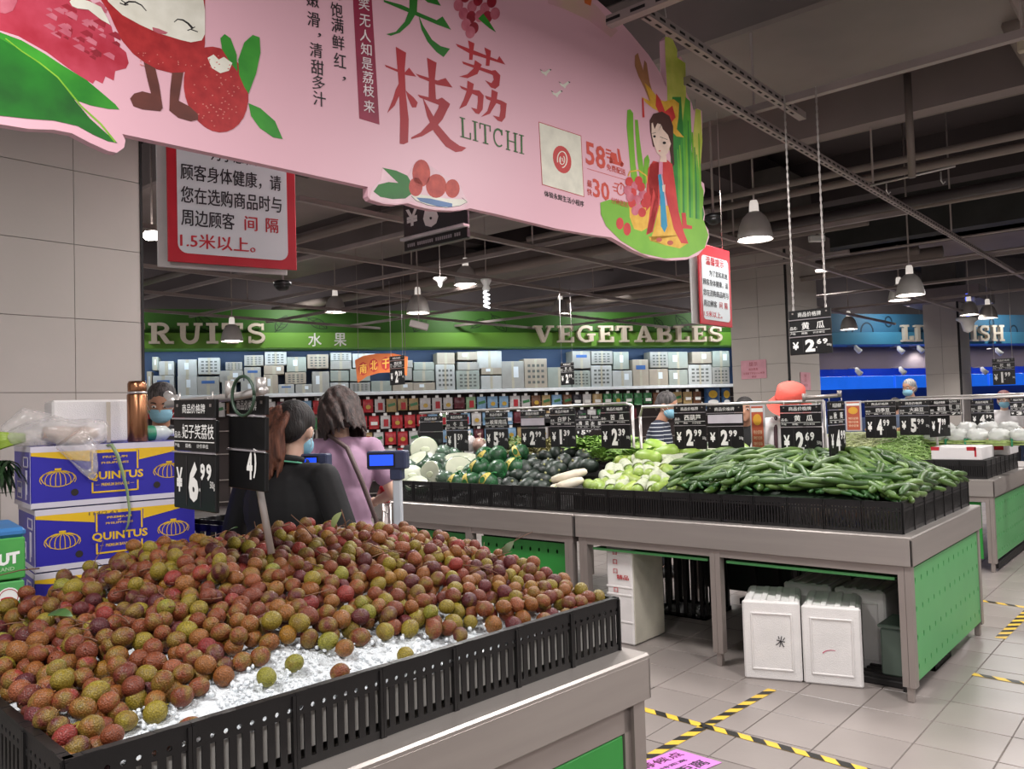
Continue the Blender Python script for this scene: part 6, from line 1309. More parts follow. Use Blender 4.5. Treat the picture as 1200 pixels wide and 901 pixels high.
# beans
def bean_mesh(m, L=.16, r=.0045, sd=0):
    q = random.Random(sd); pts = []; a = q.uniform(-.5, .5); p = Vector((-L/2, 0, 0))
    for i in range(6): pts.append(p.copy()); a += q.uniform(-.5, .5); p += Vector((math.cos(a), math.sin(a), q.uniform(-.15, .15)))*L/5
    mb = MB(); mb.tube(pts, [r*.5, r, r, r, r, r*.4], 5); return mb.mesh('bean', m)
BNM = [[bean_mesh(mat('bean_pale', '#b3ba88', .5, 0, 20, .1, vary=.15, col2='#cfd3aa'), sd=i, r=.0055) for i in range(5)], [bean_mesh(mat('bean_green', '#82a656', .5, 0, 20, .1, vary=.18, col2='#a5bf76'), sd=10+i) for i in range(5)]]
rb = random.Random(21)
bx_ = [aty(978, 520, 8.4).x, aty(1024, 520, 8.4).x, aty(1090, 520, 8.4).x]
def fb(x, y): t = (y-8.22)/1.1; return .93 + .25*math.sin(min(1, t*1.3)*PI/2)*min(1, max(.2, (bx_[2]+.06-x)/.22))
def zone_b(k, x): return bx_[0] < x < bx_[1] if k == 0 else bx_[1]-.05 < x < bx_[2]
for k in (0, 1):
    x0, x1 = (bx_[0]-.25, bx_[1]+.02) if k == 0 else (bx_[1]-.03, bx_[2])
    mb = MB()
    for i in range(1000):
        x, y = rb.uniform(x0, x1), rb.uniform(8.24, 9.3); a = rb.uniform(0, 6.28); L = .07; z = fb(x, y)
        mb.tube([(x-math.cos(a)*L, max(8.22, y-math.sin(a)*L), z-.02+rb.uniform(-.01, .012)), (x+rb.uniform(-.015, .015), y, z+rb.uniform(-.01, .008)), (x+math.cos(a)*L, max(8.22, y+math.sin(a)*L), z-.02+rb.uniform(-.01, .012))], [.003, .0055, .003], 4)
    cid(mb.build('bean_heap', mat(('bean_pale_heap', 'bean_green_heap')[k], ('#aab27c', '#7a9c4d')[k], .5, 0, 20, .1, vary=.25, island=True)), ('heap of pale green beans, lower layer', 'heap of green beans, lower layer')[k], 'beans', None, 'stuff')
    for i in range((110, 190)[k]):
        x, y = rb.uniform(x0, x1), 8.26 + 1.0*rb.random()**1.2; P_, n = on_heap(x, y, fb); P_.z += .008
        o = link('bean', BNM[k][rb.randrange(5)], None, P_, lay(n, rb.uniform(0, 6.28), 0)); z_ = '%s part of the %s heap, %s' % (nth(1+int(4*(x-x0)/(x1-x0+.001))), ('pale', 'green')[k], 'near edge' if y < 8.45 else ('lower slope' if y < 8.75 else 'upper slope')); cid(o, '%s bean in the %s' % (('pale whitish', 'thin green')[k], z_), 'bean', 'beans in the ' + z_)
mb = MB(); mb.add([(bx_[0]-.3, 8.24, .81), (bx_[2], 8.24, .81), (bx_[2], 9.4, .81), (bx_[0]-.3, 9.4, .81), (bx_[0]-.3, 8.5, 1.05), (bx_[2]-.1, 8.5, 1.02), (bx_[2]-.1, 9.4, 1.05), (bx_[0]-.3, 9.4, 1.12)], [(0, 1, 5, 4), (1, 2, 6, 5), (4, 5, 6, 7), (2, 3, 7, 6), (3, 0, 4, 7)]); mb.build('riser', mat('dull_green_riser', '#4c5f33', .8), c3)
# orange-ish ginger behind beans
for i, x in enumerate((1023, 1030, 1037, 1044, 1051, 1063, 1072, 1080, 1090, 1096, 1104)):
    p = aty(x, 505 + (i % 2), 9.25); q = random.Random(i); mb = MB()
    for k in range(3): mb.blob((.05*k-.05, q.uniform(-.03, .03), q.uniform(0, .02)), (.04, .03, .025), 8, 6, jit=.2, rr=q)
    o = mb.build('root_vegetable', mat(*(('ginger', '#b98d62') if x < 1055 else (('red_onion', '#6d2440') if x < 1085 else ('pale_garlic', '#c9bfae'))), .5, 0, 9, .15, .2, 40), None, p); cid(o, '%s root vegetable behind the beans, %s from the left' % (('orange brown' if x < 1055 else ('dark red' if x < 1085 else 'pale')), nth(i+1)), 'root vegetable', 'root vegetables behind the beans')
# white foam box with red tape on the beans counter
a, b = aty(1088, 531, 8.16), aty(1190, 536, 8.16)
x0, x1 = aty(1089, 530, 8.16).x, aty(1186, 536, 8.16).x
r = empty('foam_tray', (x0, 8.22, .965), 0, 'long white foam box with red tape corners on the beans counter', 'foam box'); W_ = BX1-.1-x0
mb = MB(); mb.box(0, W_, 0, .5, 0, .115, c=.006); mb.build('box_body', mat('clean_foam', '#cfcaca', .7, 0, 5, .04, .2, 200), r)
for u0, u1 in ((0, .07), (W_-.12, W_-.05)): mb = MB(); mb.box(u0-.001, u1, -.002, .04, .085, .117); mb.build('red_tape', mat('red_tape', '#a81f2b', .4), r)
mb = MB(); mb.box(W_-.06, W_-.045, -.002, 0, .03, .115); mb.build('red_tape', mat('red_tape', '#a81f2b', .4), r)
r = empty('foam_tray', (BX1-.55, 9.0, .965), 0, 'second white foam box at the right picture edge behind the first', 'foam box'); mb = MB(); mb.box(0, .52, 0, .5, 0, .12, c=.006); mb.build('box_body', mat('clean_foam', '#cfcaca', .7), r); mb = MB(); mb.box(.4, .48, -.003, .0, .05, .12); mb.build('red_tape', mat('red_tape', '#a81f2b', .4), r)
mb = MB(); mb.box(x0-c3.location.x, BX1-.09, 8.22, 9.6, .81, .964); mb.build('riser', BLACKR, c3)
# bagged celery bundles
CEL = mat('celery_stalk', '#8ca253', .45, 0, 20, .15, vary=.15, col2='#a9bb75'); CB = mat('clear_bag', '#dcdcd8', .2, 0, 5, .04, 1.0, 18, alpha=.55)
rce = random.Random(33)
for i in range(9):
    x = 1100 + i*12.5; Y = 8.75 + .25*(i % 2); p = aty(x, 512 - (i % 2)*4, Y)
    r = empty('celery_bundle', (p.x, Y, 1.09 + .06*(i % 2)), rce.uniform(-.25, .25), 'bagged green stalk bundle with tied end, %s from the left on the beans counter' % nth(i+1), 'celery', 'bagged celery bundles')
    mb = MB()
    for k in range(14): dy, dz = rce.uniform(-.05, .05), rce.uniform(-.02, .03); mb.tube([(-.14, dy, dz), (.12, dy*.8, dz*.8)], .008, 5)
    cid(mb.build('stalk', CEL, r), kind='stuff')
    mb = MB(); mb.blob((-.03, .02, .075), (.095, .085, .06), 18, 12, jit=.42, rr=rce); mb.build('clear_bag', CB, r)
    mb = MB(); mb.box(.06, .075, -.055, .055, -.03, .045); mb.build('green_tie', mat('green_tie', '#1d7a50', .5), r)
# ================================================================ litchi counter in the foreground (turned four degrees)
LO = Vector((-1.373, 2.045, 0)); LR_ = R(-4.0); LM_ = Matrix.Translation(LO) @ Matrix.Rotation(LR_, 4, 'Z'); ZLC = .797
LX0, LY0 = -1.12, -1.62
cl = counter('display_counter', LX0, .083, LY0, .032, ZLC, 'steel litchi counter in the foreground with green side panel', (LX0+.06, .04), aprn=.13, loc_rot=(LO, LR_), frame_in=.02)
mb = MB(); mb.box(.045, .057, LY0+.05, -.075, .12, .585, c=.003); mb.build('side_panel', GREENP, cl)
mb = MB(); mb.box(.035, .06, LY0+.05, .0, .59, .68); mb.build('frame_bar', STEELD, cl)
mb = MB(); mb.box(.03, .06, -.07, .0, .075, .68); mb.build('corner_post', STEELD, cl)
FML = fence_mesh(.2115, .148, 8)
def lw(x, y, z=0.0): return LM_ @ Vector((x, y, z))
fr = fence('black display fence around the litchis', [(LX0+.03, 0), (0, 0)], 0, FML) if False else None
r = empty('display_fence', lw(0, 0, ZLC), LR_, 'black slotted display fence around the litchis, nearest in view', 'display fence', 'black plastic display fences')
for (ax, ay), (bx, by) in (((0, -1.5), (0, 0)), ((0, 0), (-1.06, 0)), ((LX0+.03, -1.5), (0, -1.5))):
    L = math.hypot(bx-ax, by-ay); n = round(L/.213)
    for i in range(n):
        t = (i+.5)/n; o = link('fence_panel', FML, r, (ax+(bx-ax)*t, ay+(by-ay)*t, 0), (0, 0, math.atan2(by-ay, bx-ax))); o.scale = (L/n/.2125, 1, 1)
# heaped height
def ml(x, y):
    s = max(0.0, min(1.0, (-x)/.95)); e1 = min(1, .62 + (-y)/.45*.38) if -y < .45 else 1; e2 = min(1, .25 + (y+1.47)/.5*.75)
    return .912 + .182*math.sin(s*PI/2)**.85*e1*max(.2, e2) + .008*math.sin(x*17)*math.cos(y*13)
# crushed ice
ICE = mat('crushed_ice', '#dfe4e8', .42, 0, 60, .04, .8, 170, coat=.25)
nx, ny = 60, 76; mb = MB(); ri = random.Random(2)
mb.add([(LX0+.04+(-.008-LX0-.04)*i/nx, -1.49+1.48*j/ny, ml(LX0+.04+(-.012-LX0)*i/nx, -1.49+1.48*j/ny)-.012+ri.uniform(-.004, .006)) for j in range(ny+1) for i in range(nx+1)], [(j*(nx+1)+i, j*(nx+1)+i+1, (j+1)*(nx+1)+i+1, (j+1)*(nx+1)+i) for j in range(ny) for i in range(nx)], 0, True)
b0 = len(mb.v)
cid(mb.build('crushed_ice', ICE, None, LO, (0, 0, LR_)), 'white crushed ice bed showing between the litchis and the fence', 'ice', None, 'stuff')
mb = MB(); mb.box(LX0+.05, -.012, -1.485, -.012, ZLC+.03, .9); mb.build('ice_tray', mat('foam_liner', '#c9c5bf', .7), cl)
mb = MB()
for k in range(700):
    y = ri.uniform(-1.46, -.1); x = -ri.random()**1.3*.2-.015; s = ri.uniform(.003, .008); z = ml(x, y)-.006
    mb.blob((x, y, z), (s, s*ri.uniform(.6, 1), s*.8), 5, 4)
cid(mb.build('ice_crumbs', ICE, None, LO, (0, 0, LR_)), 'loose crumbs of crushed ice along the fence', 'ice', None, 'stuff')

def litchi_mat(name, island, cols=None, dark=1.0):
    m = bpy.data.materials.new(name); m.use_nodes = True; nt = m.node_tree; N = nt.nodes; L = nt.links; b = N['Principled BSDF']
    b.inputs['Roughness'].default_value = .46; b.inputs['Specular IOR Level'].default_value = .4
    if island: s = N.new('ShaderNodeNewGeometry').outputs['Random Per Island']
    else: s = N.new('ShaderNodeObjectInfo').outputs['Random']
    r1 = N.new('ShaderNodeValToRGB'); L.new(s, r1.inputs[0]); el = r1.color_ramp.elements; r1.color_ramp.interpolation = 'CONSTANT'
    cols = cols or ['#643030', '#85482f', '#935c34', '#753a30', '#9c7030', '#86402f', '#976338', '#6b3032', '#958236', '#8a4c34', '#9a5a3e', '#9d8c3a', '#7a3c30', '#9c443c']
    el[0].position = 0; el[0].color = lin(cols[0]); el[1].position = 1/len(cols); el[1].color = lin(cols[1])
    for i, c in enumerate(cols[2:]): e = el.new((i+2)/len(cols)); e.color = lin(c)
    mu = N.new('ShaderNodeMath'); mu.operation = 'MULTIPLY'; mu.inputs[1].default_value = 7.31; L.new(s, mu.inputs[0]); fr_ = N.new('ShaderNodeMath'); fr_.operation = 'FRACT'; L.new(mu.outputs[0], fr_.inputs[0])
    tc = N.new('ShaderNodeTexCoord'); no = N.new('ShaderNodeTexNoise'); no.inputs['Scale'].default_value = 34; no.inputs['Detail'].default_value = 2; L.new(tc.outputs['Object'], no.inputs['Vector'])
    ad = N.new('ShaderNodeMath'); L.new(no.outputs['Fac'], ad.inputs[0]); m3 = N.new('ShaderNodeMath'); m3.operation = 'MULTIPLY_ADD'; m3.inputs[1].default_value = .35; m3.inputs[2].default_value = -.27; L.new(fr_.outputs[0], m3.inputs[0]); L.new(m3.outputs[0], ad.inputs[1])
    r2 = N.new('ShaderNodeValToRGB'); L.new(ad.outputs[0], r2.inputs[0]); r2.color_ramp.elements[0].position = .42; r2.color_ramp.elements[0].color = (0, 0, 0, 1); r2.color_ramp.elements[1].position = .66; r2.color_ramp.elements[1].color = (1, 1, 1, 1)
    mx = N.new('ShaderNodeMix'); mx.data_type = 'RGBA'; L.new(r2.outputs[0], mx.inputs[0]); L.new(r1.outputs[0], mx.inputs[6]); mx.inputs[7].default_value = lin('#8a7036')
    vo = N.new('ShaderNodeTexVoronoi'); vo.inputs['Scale'].default_value = 290; L.new(tc.outputs['Object'], vo.inputs['Vector'])
    mr = N.new('ShaderNodeMapRange'); L.new(vo.outputs[0], mr.inputs[0]); mr.inputs[2].default_value = .7; mr.inputs[3].default_value = 1.0; mr.inputs[4].default_value = .48
    hs = N.new('ShaderNodeHueSaturation'); L.new(mx.outputs[2], hs.inputs['Color']); L.new(mr.outputs[0], hs.inputs['Value']); hs.inputs['Saturation'].default_value = 1.06
    L.new(hs.outputs[0], b.inputs['Base Color']); bp = N.new('ShaderNodeBump'); bp.invert = True; bp.inputs['Strength'].default_value = .7; bp.inputs['Distance'].default_value = .002; L.new(vo.outputs[0], bp.inputs['Height']); L.new(bp.outputs[0], b.inputs['Normal'])
    return m
LCOL = [('dark maroon', litchi_mat('litchi_maroon', False, ['#5c2a2e', '#6b3032', '#643030', '#753a30'])), ('red', litchi_mat('litchi_red', False, ['#94403a', '#9c443c', '#8a3836'])), ('reddish brown', litchi_mat('litchi_reddish_brown', False, ['#85482f', '#8a4c34', '#7f4230'])), ('orange brown', litchi_mat('litchi_orange_brown', False, ['#935c34', '#976338', '#9a5a3e', '#9b673c'])), ('olive yellow', litchi_mat('litchi_olive', False, ['#958236', '#9d8c3a', '#94903e']))]; LCW = [0, 0, 1, 2, 2, 2, 2, 3, 3, 3, 4, 4]; LMI = litchi_mat('litchi_skin_heap', True)
TWG = mat('twig_brown', '#6a4a38', .8, 0, 30, .25)
rq = random.Random(77)
cellz = {}; P1 = []
def free(x, y, d):
    i, j = int(x/.03), int(y/.03)
    for a in (-2, -1, 0, 1, 2):
        for b in (-2, -1, 0, 1, 2):
            for (px, py) in cellz.get((i+a, j+b), ()):
                if (px-x)**2 + (py-y)**2 < d*d: return False
    return True
for layer, (dm, tries_, dz) in enumerate(((.039, 30000, .005), (.041, 24000, .03), (.066, 1600, .05))):
    cellz = {}
    for k in range(tries_):
        x, y = rq.uniform(LX0+.08, -.028), rq.uniform(-1.47, -.028)
        bare = (.165 if -1.4 < y < -.5 else .03) + .035*math.sin(y*11)
        if -.62 < y < -.45: bare = .11
        if x > -bare and rq.random() < (.993 if layer == 0 else 1): continue
        if layer == 1 and x > -bare-.04 - .015*math.sin(y*23): continue
        if layer == 2 and x > -bare-.25: continue
        # small bare patches showing ice
        if any((x-px)**2 + (y-py)**2 < pr_**2 for px, py, pr_ in ((-.2, -.52, .04), (-.15, -.36, .045), (-.33, -.5, .03), (-.62, -1.42, .04), (-.12, -.2, .03))): continue
        if free(x, y, dm): cellz.setdefault((int(x/.03), int(y/.03)), []).append((x, y)); P1.append((x, y, ml(x, y)+dz+rq.uniform(-.003, .004), layer))
LV = []
for v_ in range(15):
    mb = MB(); s = (.0205, .0216, .0228)[v_ % 3]; mb.blob((0, 0, 0), (s*.95, s*.95, s*1.06), 16, 11); mb.tube([(0, 0, s*1.0), (.0005, 0, s*1.22)], [.0022, .0012], 5); LV.append(mb.mesh('litchi', LCOL[v_//3][1]))
scored = []
for (x, y, z, la) in P1:
    w = lw(x, y, z); px, py, dz = proj(w)
    vis = dz > 0 and -8 < px < 1208 and py < 908 and x > -.98
    scored.append(((la == 0 and x < -.22, not vis, dz), x, y, z, la, w, px))
scored.sort(key=lambda t: t[0])
for k, (_, x, y, z, la, w, px) in enumerate(scored[:300]):
    ci = rq.choice(LCW); o = link('litchi', LV[ci*3+rq.randrange(3)], None, w, (rq.uniform(0, 6), rq.uniform(0, 6), rq.uniform(0, 6))); s = rq.uniform(.92, 1.1); o.scale = (s, s, s*rq.uniform(.95, 1.08))
    where = '%s, %s side panel from near corner' % ('close to the fence' if x > -.2 else ('at the heap foot' if x > -.38 else ('low on the heap' if x > -.6 else 'high on the heap')), nth(max(1, int((y+1.5)/.2143)+1)))
    cid(o, '%s litchi %s' % (LCOL[ci][0], where), 'litchi', '%s litchis %s' % (LCOL[ci][0], where))
mb = MB()
for (_, x, y, z, la, w, px) in scored[300:]:
    s = rq.uniform(.0202, .0232); T = Matrix.Translation((x, y, z)) @ Euler((rq.uniform(0, 6), rq.uniform(0, 6), 0)).to_matrix().to_4x4(); mb.blob((0, 0, 0), (s*.95, s*.95, s*1.06), 12, 8, T=T)
cid(mb.build('litchi_heap', LMI, None, LO, (0, 0, LR_)), 'rest of the heap of brownish red and olive litchis on ice', 'litchis', None, 'stuff')
# twigs
for k in range(64):
    big = k < 12; x, y = (rq.uniform(-1.0, -.3), rq.uniform(-1.4, -.05)); L = rq.uniform(.08, .17) if big else rq.uniform(.03, .09); a = rq.uniform(0, 6.28); z = ml(x, y)+.052
    pts = [Vector((0, 0, 0))]; d = Vector((math.cos(a), math.sin(a), rq.uniform(-.05, .35) if not big else rq.uniform(.0, .7)))
    for i in range(4): pts.append(pts[-1] + d.normalized()*L/4); d += Vector((rq.uniform(-.3, .3), rq.uniform(-.3, .3), rq.uniform(-.2, .15)))
    mb = MB(); mb.tube(pts, [.002, .0017, .0015, .0012, .0008], 5)
    if k % 2: mb.tube([pts[2], pts[2] + Vector((rq.uniform(-.03, .03), rq.uniform(-.03, .03), .02))], [.0012, .0006], 4)
    o = mb.build('twig', TWG, None, lw(x, y, z)); where = '%s heap, %s side panel' % ('lower' if x > -.65 else 'upper', nth(max(1, int((y+1.5)/.2143)+1)))
    cid(o, '%s dry brown twig in the litchis, %s' % ('forked' if k % 2 else ('long' if big else 'short'), where), 'twig', 'dry twigs, %s' % where)
for (x0, y0, x1, y1, lb) in ((341, 603, 372, 634, 'long thin twig rising at the back of the litchi heap'), (298, 611, 302, 634, 'short upright twig near the price sign pole'), (306, 626, 340, 614, 'slanting twig right of the price sign pole'), (400, 597, 408, 626, 'dark twig rising in front of the grey scale base'), (0, 674, 46, 666, 'long thin twig reaching in front of the green carton')):
    a, b = dp(x0, y0, 2.55 if x0 > 10 else 2.3), dp(x1, y1, 2.6 if x0 > 10 else 2.4); mb = MB(); mb.tube([(0, 0, 0), (b-a)*.5 + Vector((0, 0, .004)), b-a], [.0014, .002, .0024], 5); cid(mb.build('twig', TWG, None, a), lb, 'twig', 'long dry twigs')
def leaf(px, py, d, L, rot, label, m=None):
    p = lw(px[0], px[1], ml(*px)+.052); mb = MB(); n = 6; vs = []
    for i in range(n+1):
        t = i/n; w = L*.2*math.sin(PI*t)**.8; vs += [(t*L, -w, .01*math.sin(PI*t)), (t*L, w, .01*math.sin(PI*t)+.004)]
    mb.add(vs, [(2*i, 2*i+2, 2*i+3, 2*i+1) for i in range(n)], 0, True); cid(mb.build('litchi_leaf', m or mat('leaf_dark', '#2d4a26', .4, 0, 20, .15, col2='#4a6a35'), None, p, rot), label, 'leaf', 'loose litchi leaves')
leaf((-.9, -.78), 0, 0, .06, (0, -.6, .4), 'dark green loose leaf before the lowest blue banana carton'); leaf((-.86, -.42), 0, 0, .07, (1.2, -1.0, .3), 'pale upright leaf at the back of the litchi heap', mat('leaf_pale', '#8a9660', .5)); leaf((-.72, -1.32), 0, 0, .07, (.3, 0, .5), 'dark curled leaf at the left edge of the litchi heap'); leaf((-.4, -.08), 0, 0, .06, (1.2, -.9, .6), 'grey green leaf near the far fence of the litchis', mat('leaf_grey', '#5f6a4a', .5))

# ================================================================ blue banana cartons
SB = Surf(dp(42, 672, 3.0), 51); SB.P.z = 0
BLUEB = mat('banana_blue', '#2c25a0', .45, 0, 3, .06, vary=.03); BYEL = mat('banana_yellow', '#e3b820', .45, 0, 3, .04); BWH = mat('carton_white', '#cfc9d6', .5, 0, 3, .04); HOLE = mat('hole_dark', '#2b2320', .8)
b2 = lambda p: [SB.uv(x/4.504, 500+y/4.504) for x, y in p]
za_, zb_ = SB.uv(42, 672)[1], SB.uv(41, 600)[1]; WB = SB.uv(229, 647.6)[0]; HB_ = .228
zbase = za_
art = []
def A_(polys, m, nm, lay): art.append((nm, flat_mesh([p for p in polys], lay), m))
def flat_mesh(polys, off, th=.0005):
    mb = MB()
    for p in polys: mb.prism([(x, z-zbase) for x, z in p], -off-th, -off)
    return mb
A_([rect(0, WB, zbase+.002, zbase+.022)], BWH, 'white_band', .0005); A_([rect(0, WB, zbase+HB_-.022, zbase+HB_)], BWH, 'white_band', .0005)
yl = b2([(190, 470), (190, 478), (505, 520), (752, 498), (1020, 405)]); yt = zbase+HB_-.022
A_([[(.0, yt), (0, yt-.012), (yl[2][0], yt-.042), (yl[3][0], yt-.045), (WB, yt-.006), (WB, yt)]], BYEL, 'yellow_wedge', .0005)
fx0, fx1 = yl[2][0]+.0, yl[3][0]; fz0 = b2([(520, 672)])[0][1]; fz1 = zbase+HB_-.028
A_([rect(fx0-.003, fx1+.003, fz0, fz1)], BLUEB, 'label_field', .001)
A_([rect(fx0, fx0+.006, fz0, fz1), rect(fx1-.006, fx1, fz0, fz1), rect(fx0, fx1, fz0, fz0+.006), rect(fx0, fx1, fz1-.006, fz1)], BYEL, 'label_frame', .0015)
qz0, qz1 = b2([(490, 612)])[0][1], b2([(490, 562)])[0][1]; qx0, qx1 = b2([(485, 590)])[0][0], b2([(778, 560)])[0][0]
A_([rect(qx0-.002, qx1+.002, qz0-.004, qz1+.004)], BLUEB, 'name_field', .002)
def banana(cx, cz, w, h, flip=1):
    out = []
    for k in range(8):
        t = -1 + 2*k/7; pts = [(cx + flip*w*.06*t, cz+h*.42)] + [(cx + flip*(w*.5*t*math.sin(PI*(.15+.5*s_)) + w*.05*t), cz + h*.42 - h*.86*s_*(1-.22*t*t)) for s_ in (.25, .5, .75, 1)]
        out.append(ribbon(pts, .0026))
    out += [ribbon([(cx - w*.1, cz+h*.5), (cx+w*.1, cz+h*.5)], .007), ribbon(arc(cx, cz, w*.5, h*.42, 140, -40, 10)[:6], .0026), ribbon(arc(cx, cz-h*.02, w*.48, h*.42, 180, 360, 12), .0026), ribbon(arc(cx, cz, w*.5, h*.44, 110, 190, 6), .0026), ribbon(arc(cx, cz, w*.5, h*.44, 70, -10, 6), .0026)]
    return out
bl, br_ = b2([(330, 602)])[0], b2([(915, 533)])[0]
A_(banana(bl[0], bl[1], .11, .068) + banana(br_[0], br_[1], .11, .066, -1), BYEL, 'banana_print', .001)
hl, hr_ = b2([(418, 671)])[0], b2([(850, 613)])[0]
A_([ell(hl[0], hl[1], .013, .013), ell(hr_[0], hr_[1], .013, .013)], HOLE, 'hand_hole', .0012)
A_([rect(fx0+.014, fx0+.028, fz0+.03, fz0+.031), rect(fx1-.03, fx1-.016, fz0+.03, fz0+.031)], BYEL, 'dash', .0016)
bodym = None
def banana_box(du, z, label, dy=0.0, rz=0.0, first=[None]):
    p = SB.P + SB.u*du + SB.n*dy
    if first[0]: return clone(first[0], (p.x, p.y, z), (0, 0, SB.rz+rz), label)
    r = empty('banana_carton', (p.x, p.y, z), SB.rz+rz, label, 'carton', 'blue and yellow banana cartons'); first[0] = r
    mb = MB(); mb.box(0, WB, 0, .38, 0, HB_-.001, c=.003); mb.build('box_body', BLUEB, r)
    for nm, mm, m in art: mm.build(nm, m, r)
    text_r('QUINTUS', qx0, qx1, qz0-zbase, qz1-zbase, BYEL, r, off=.0028, bold=.03)
    text_r('PREMIUM', fx0+.04, fx1-.04, fz1-zbase-.026, fz1-zbase-.018, BYEL, r, off=.0018, bold=.02); text_r('of', (fx0+fx1)/2-.006, (fx0+fx1)/2+.006, fz1-zbase-.036, fz1-zbase-.029, BYEL, r, off=.0018, bold=.02); text_r('PHILIPPINES', fx0+.035, fx1-.035, fz1-zbase-.048, fz1-zbase-.04, BYEL, r, off=.0018, bold=.02)
    text_r('PREMIUM BANANAS', fx0+.034, fx1-.034, fz0-zbase+.025, fz0-zbase+.036, BYEL, r, off=.0018, bold=.02)
    # left end face
    mb = MB()
    for (y0, y1, z0_, z1_) in ((.01, .012, 0, HB_), (.0, .38, 0, .018), (0, .38, HB_-.02, HB_)): mb.box(-.0015, 0, y0, y1, z0_, z1_)
    mb.build('white_band', BWH, r)
    mb = MB()
    for (y0, y1, z0_, z1_) in ((.06, .16, .15, .155), (.06, .16, .185, .19), (.06, .065, .15, .19), (.155, .16, .15, .19), (.08, .085, .05, .14), (.1, .115, .03, .14), (.2, .3, .03, .034), (.2, .3, .09, .094), (.2, .204, .03, .09), (.296, .3, .03, .09), (.22, .28, .05, .07)): mb.box(-.002, 0, y0, y1, z0_, z1_)
    cid(mb.build('side_print', BWH, r), kind='stuff')
    return r
banana_box(0, zbase, 'blue and yellow banana carton in the middle of the visible stack')
banana_box(SB.uv(36.6, 597)[0], zbase+HB_+.003, 'topmost blue and yellow banana carton, under the plastic bag')
banana_box(-.004, zbase-HB_-.003, 'lowest visible banana carton, half hidden by the litchis')
for k in (2, 3): banana_box(.004*k, zbase-(HB_+.003)*k, 'banana carton hidden in the lower part of the stack, %s from the floor' % ('second' if k == 3 else 'third'))
mb = MB(); mb.box(0, WB, 0, .4, 0, zbase-(HB_+.003)*3-.002); mb_o = mb.build('pallet', mat('wood_pallet', '#7a6148', .8), None, SB.P, (0, 0, SB.rz)); cid(mb_o, 'wooden pallet under the banana cartons', 'pallet')
ZT_ = zbase + HB_*2 + .004
def bp_(u, y, z): return SB.P + SB.u*u + SB.n*y + Vector((0, 0, z))
# stamped number
text_uv('114/2.43', [SB.uv(104, 600), SB.uv(138, 597.5), SB.uv(138, 601.5), SB.uv(104, 604)], mat('grey_stamp', '#6a5a4a', .7), None, bold=0).name = 'tmp_stamp'
o = bpy.data.objects['tmp_stamp']; o.name = 'stamped_number'; o.parent = [x for x in COL.objects if x.get('label', '').startswith('blue and yellow banana carton in the middle')][0]; o.location = (0, 0, -zbase); o.location.y = -.002
# foam box behind the thermos
u0 = SB.uv(62, 500)[0]; S_ = Surf(bp_(0, .2, 0), 51); a = S_.uv(61, 469); b = S_.uv(146, 466)
r = empty('foam_box', bp_(0, .2, ZT_), SB.rz, 'white foam box standing on the banana cartons behind the thermos', 'foam box'); 
mb = MB(); mb.box(a[0], b[0]+.02, 0, .17, 0, a[1]-ZT_-.0, c=.008); mb.build('box_body', FOAM, r); mb = MB(); mb.box(b[0]-.07, b[0]-.055, -.003, 0, .0, a[1]-ZT_-.01); mb.build('packing_tape', mat('clear_tape', '#c2b8a8', .2), r)
# thermos
S_ = Surf(bp_(0, .09, 0), 51); a = S_.uv(160.5, 446)
COP = mat('copper_steel', '#9a6a4c', .25, .9, 3, .06)
p = bp_(a[0], .09, ZT_); hT = a[1]-ZT_
r = empty('thermos', p, 0, 'copper coloured steel thermos flask on the banana cartons', 'thermos'); k = .0385
mb = MB(); mb.lathe([(k*.96, 0), (k, .004), (k, hT*.76), (k*.93, hT*.785), (0, hT*.785)], n=28); mb.build('flask_body', COP, r)
mb = MB(); mb.lathe([(k*.96, hT*.785), (k*.97, hT*.8), (k*.97, hT*.815), (k*.9, hT*.82)], n=28); mb.build('steel_ring', CHROME, r)
mb = MB(); mb.lathe([(k*.9, hT*.82), (k*.93, hT*.84), (k*.93, hT*.95), (k*.8, hT*.99), (0, hT)], n=28); mb.build('cap', COP, r)
# bottle lying
S_ = Surf(bp_(0, .12, 0), 51); a = S_.uv(185, 511); p = bp_(a[0], .12, ZT_+.032)
r = empty('water_bottle', p, SB.rz+.2, 'clear plastic bottle with green label lying behind the thermos', 'bottle')
mb = MB(); mb.tube([(-.1, 0, 0), (-.095, 0, 0), (-.02, 0, 0), (.03, 0, 0), (.05, 0, 0), (.06, 0, 0)], [.015, .03, .031, .03, .014, .013], 14); mb.build('bottle_body', mat('clear_plastic', '#cfd8d4', .1, 0, 9, .1, .4, 30, alpha=.6), r)
mb = MB(); mb.tube([(-.075, 0, 0), (-.02, 0, 0)], .0318, 14, caps=False); mb.build('green_label', mat('label_green2', '#2c7a58', .4, 0, 30, .3), r); mb = MB(); mb.tube([(.06, 0, 0), (.08, 0, 0)], .015, 12); mb.build('cap', WHITE, r)
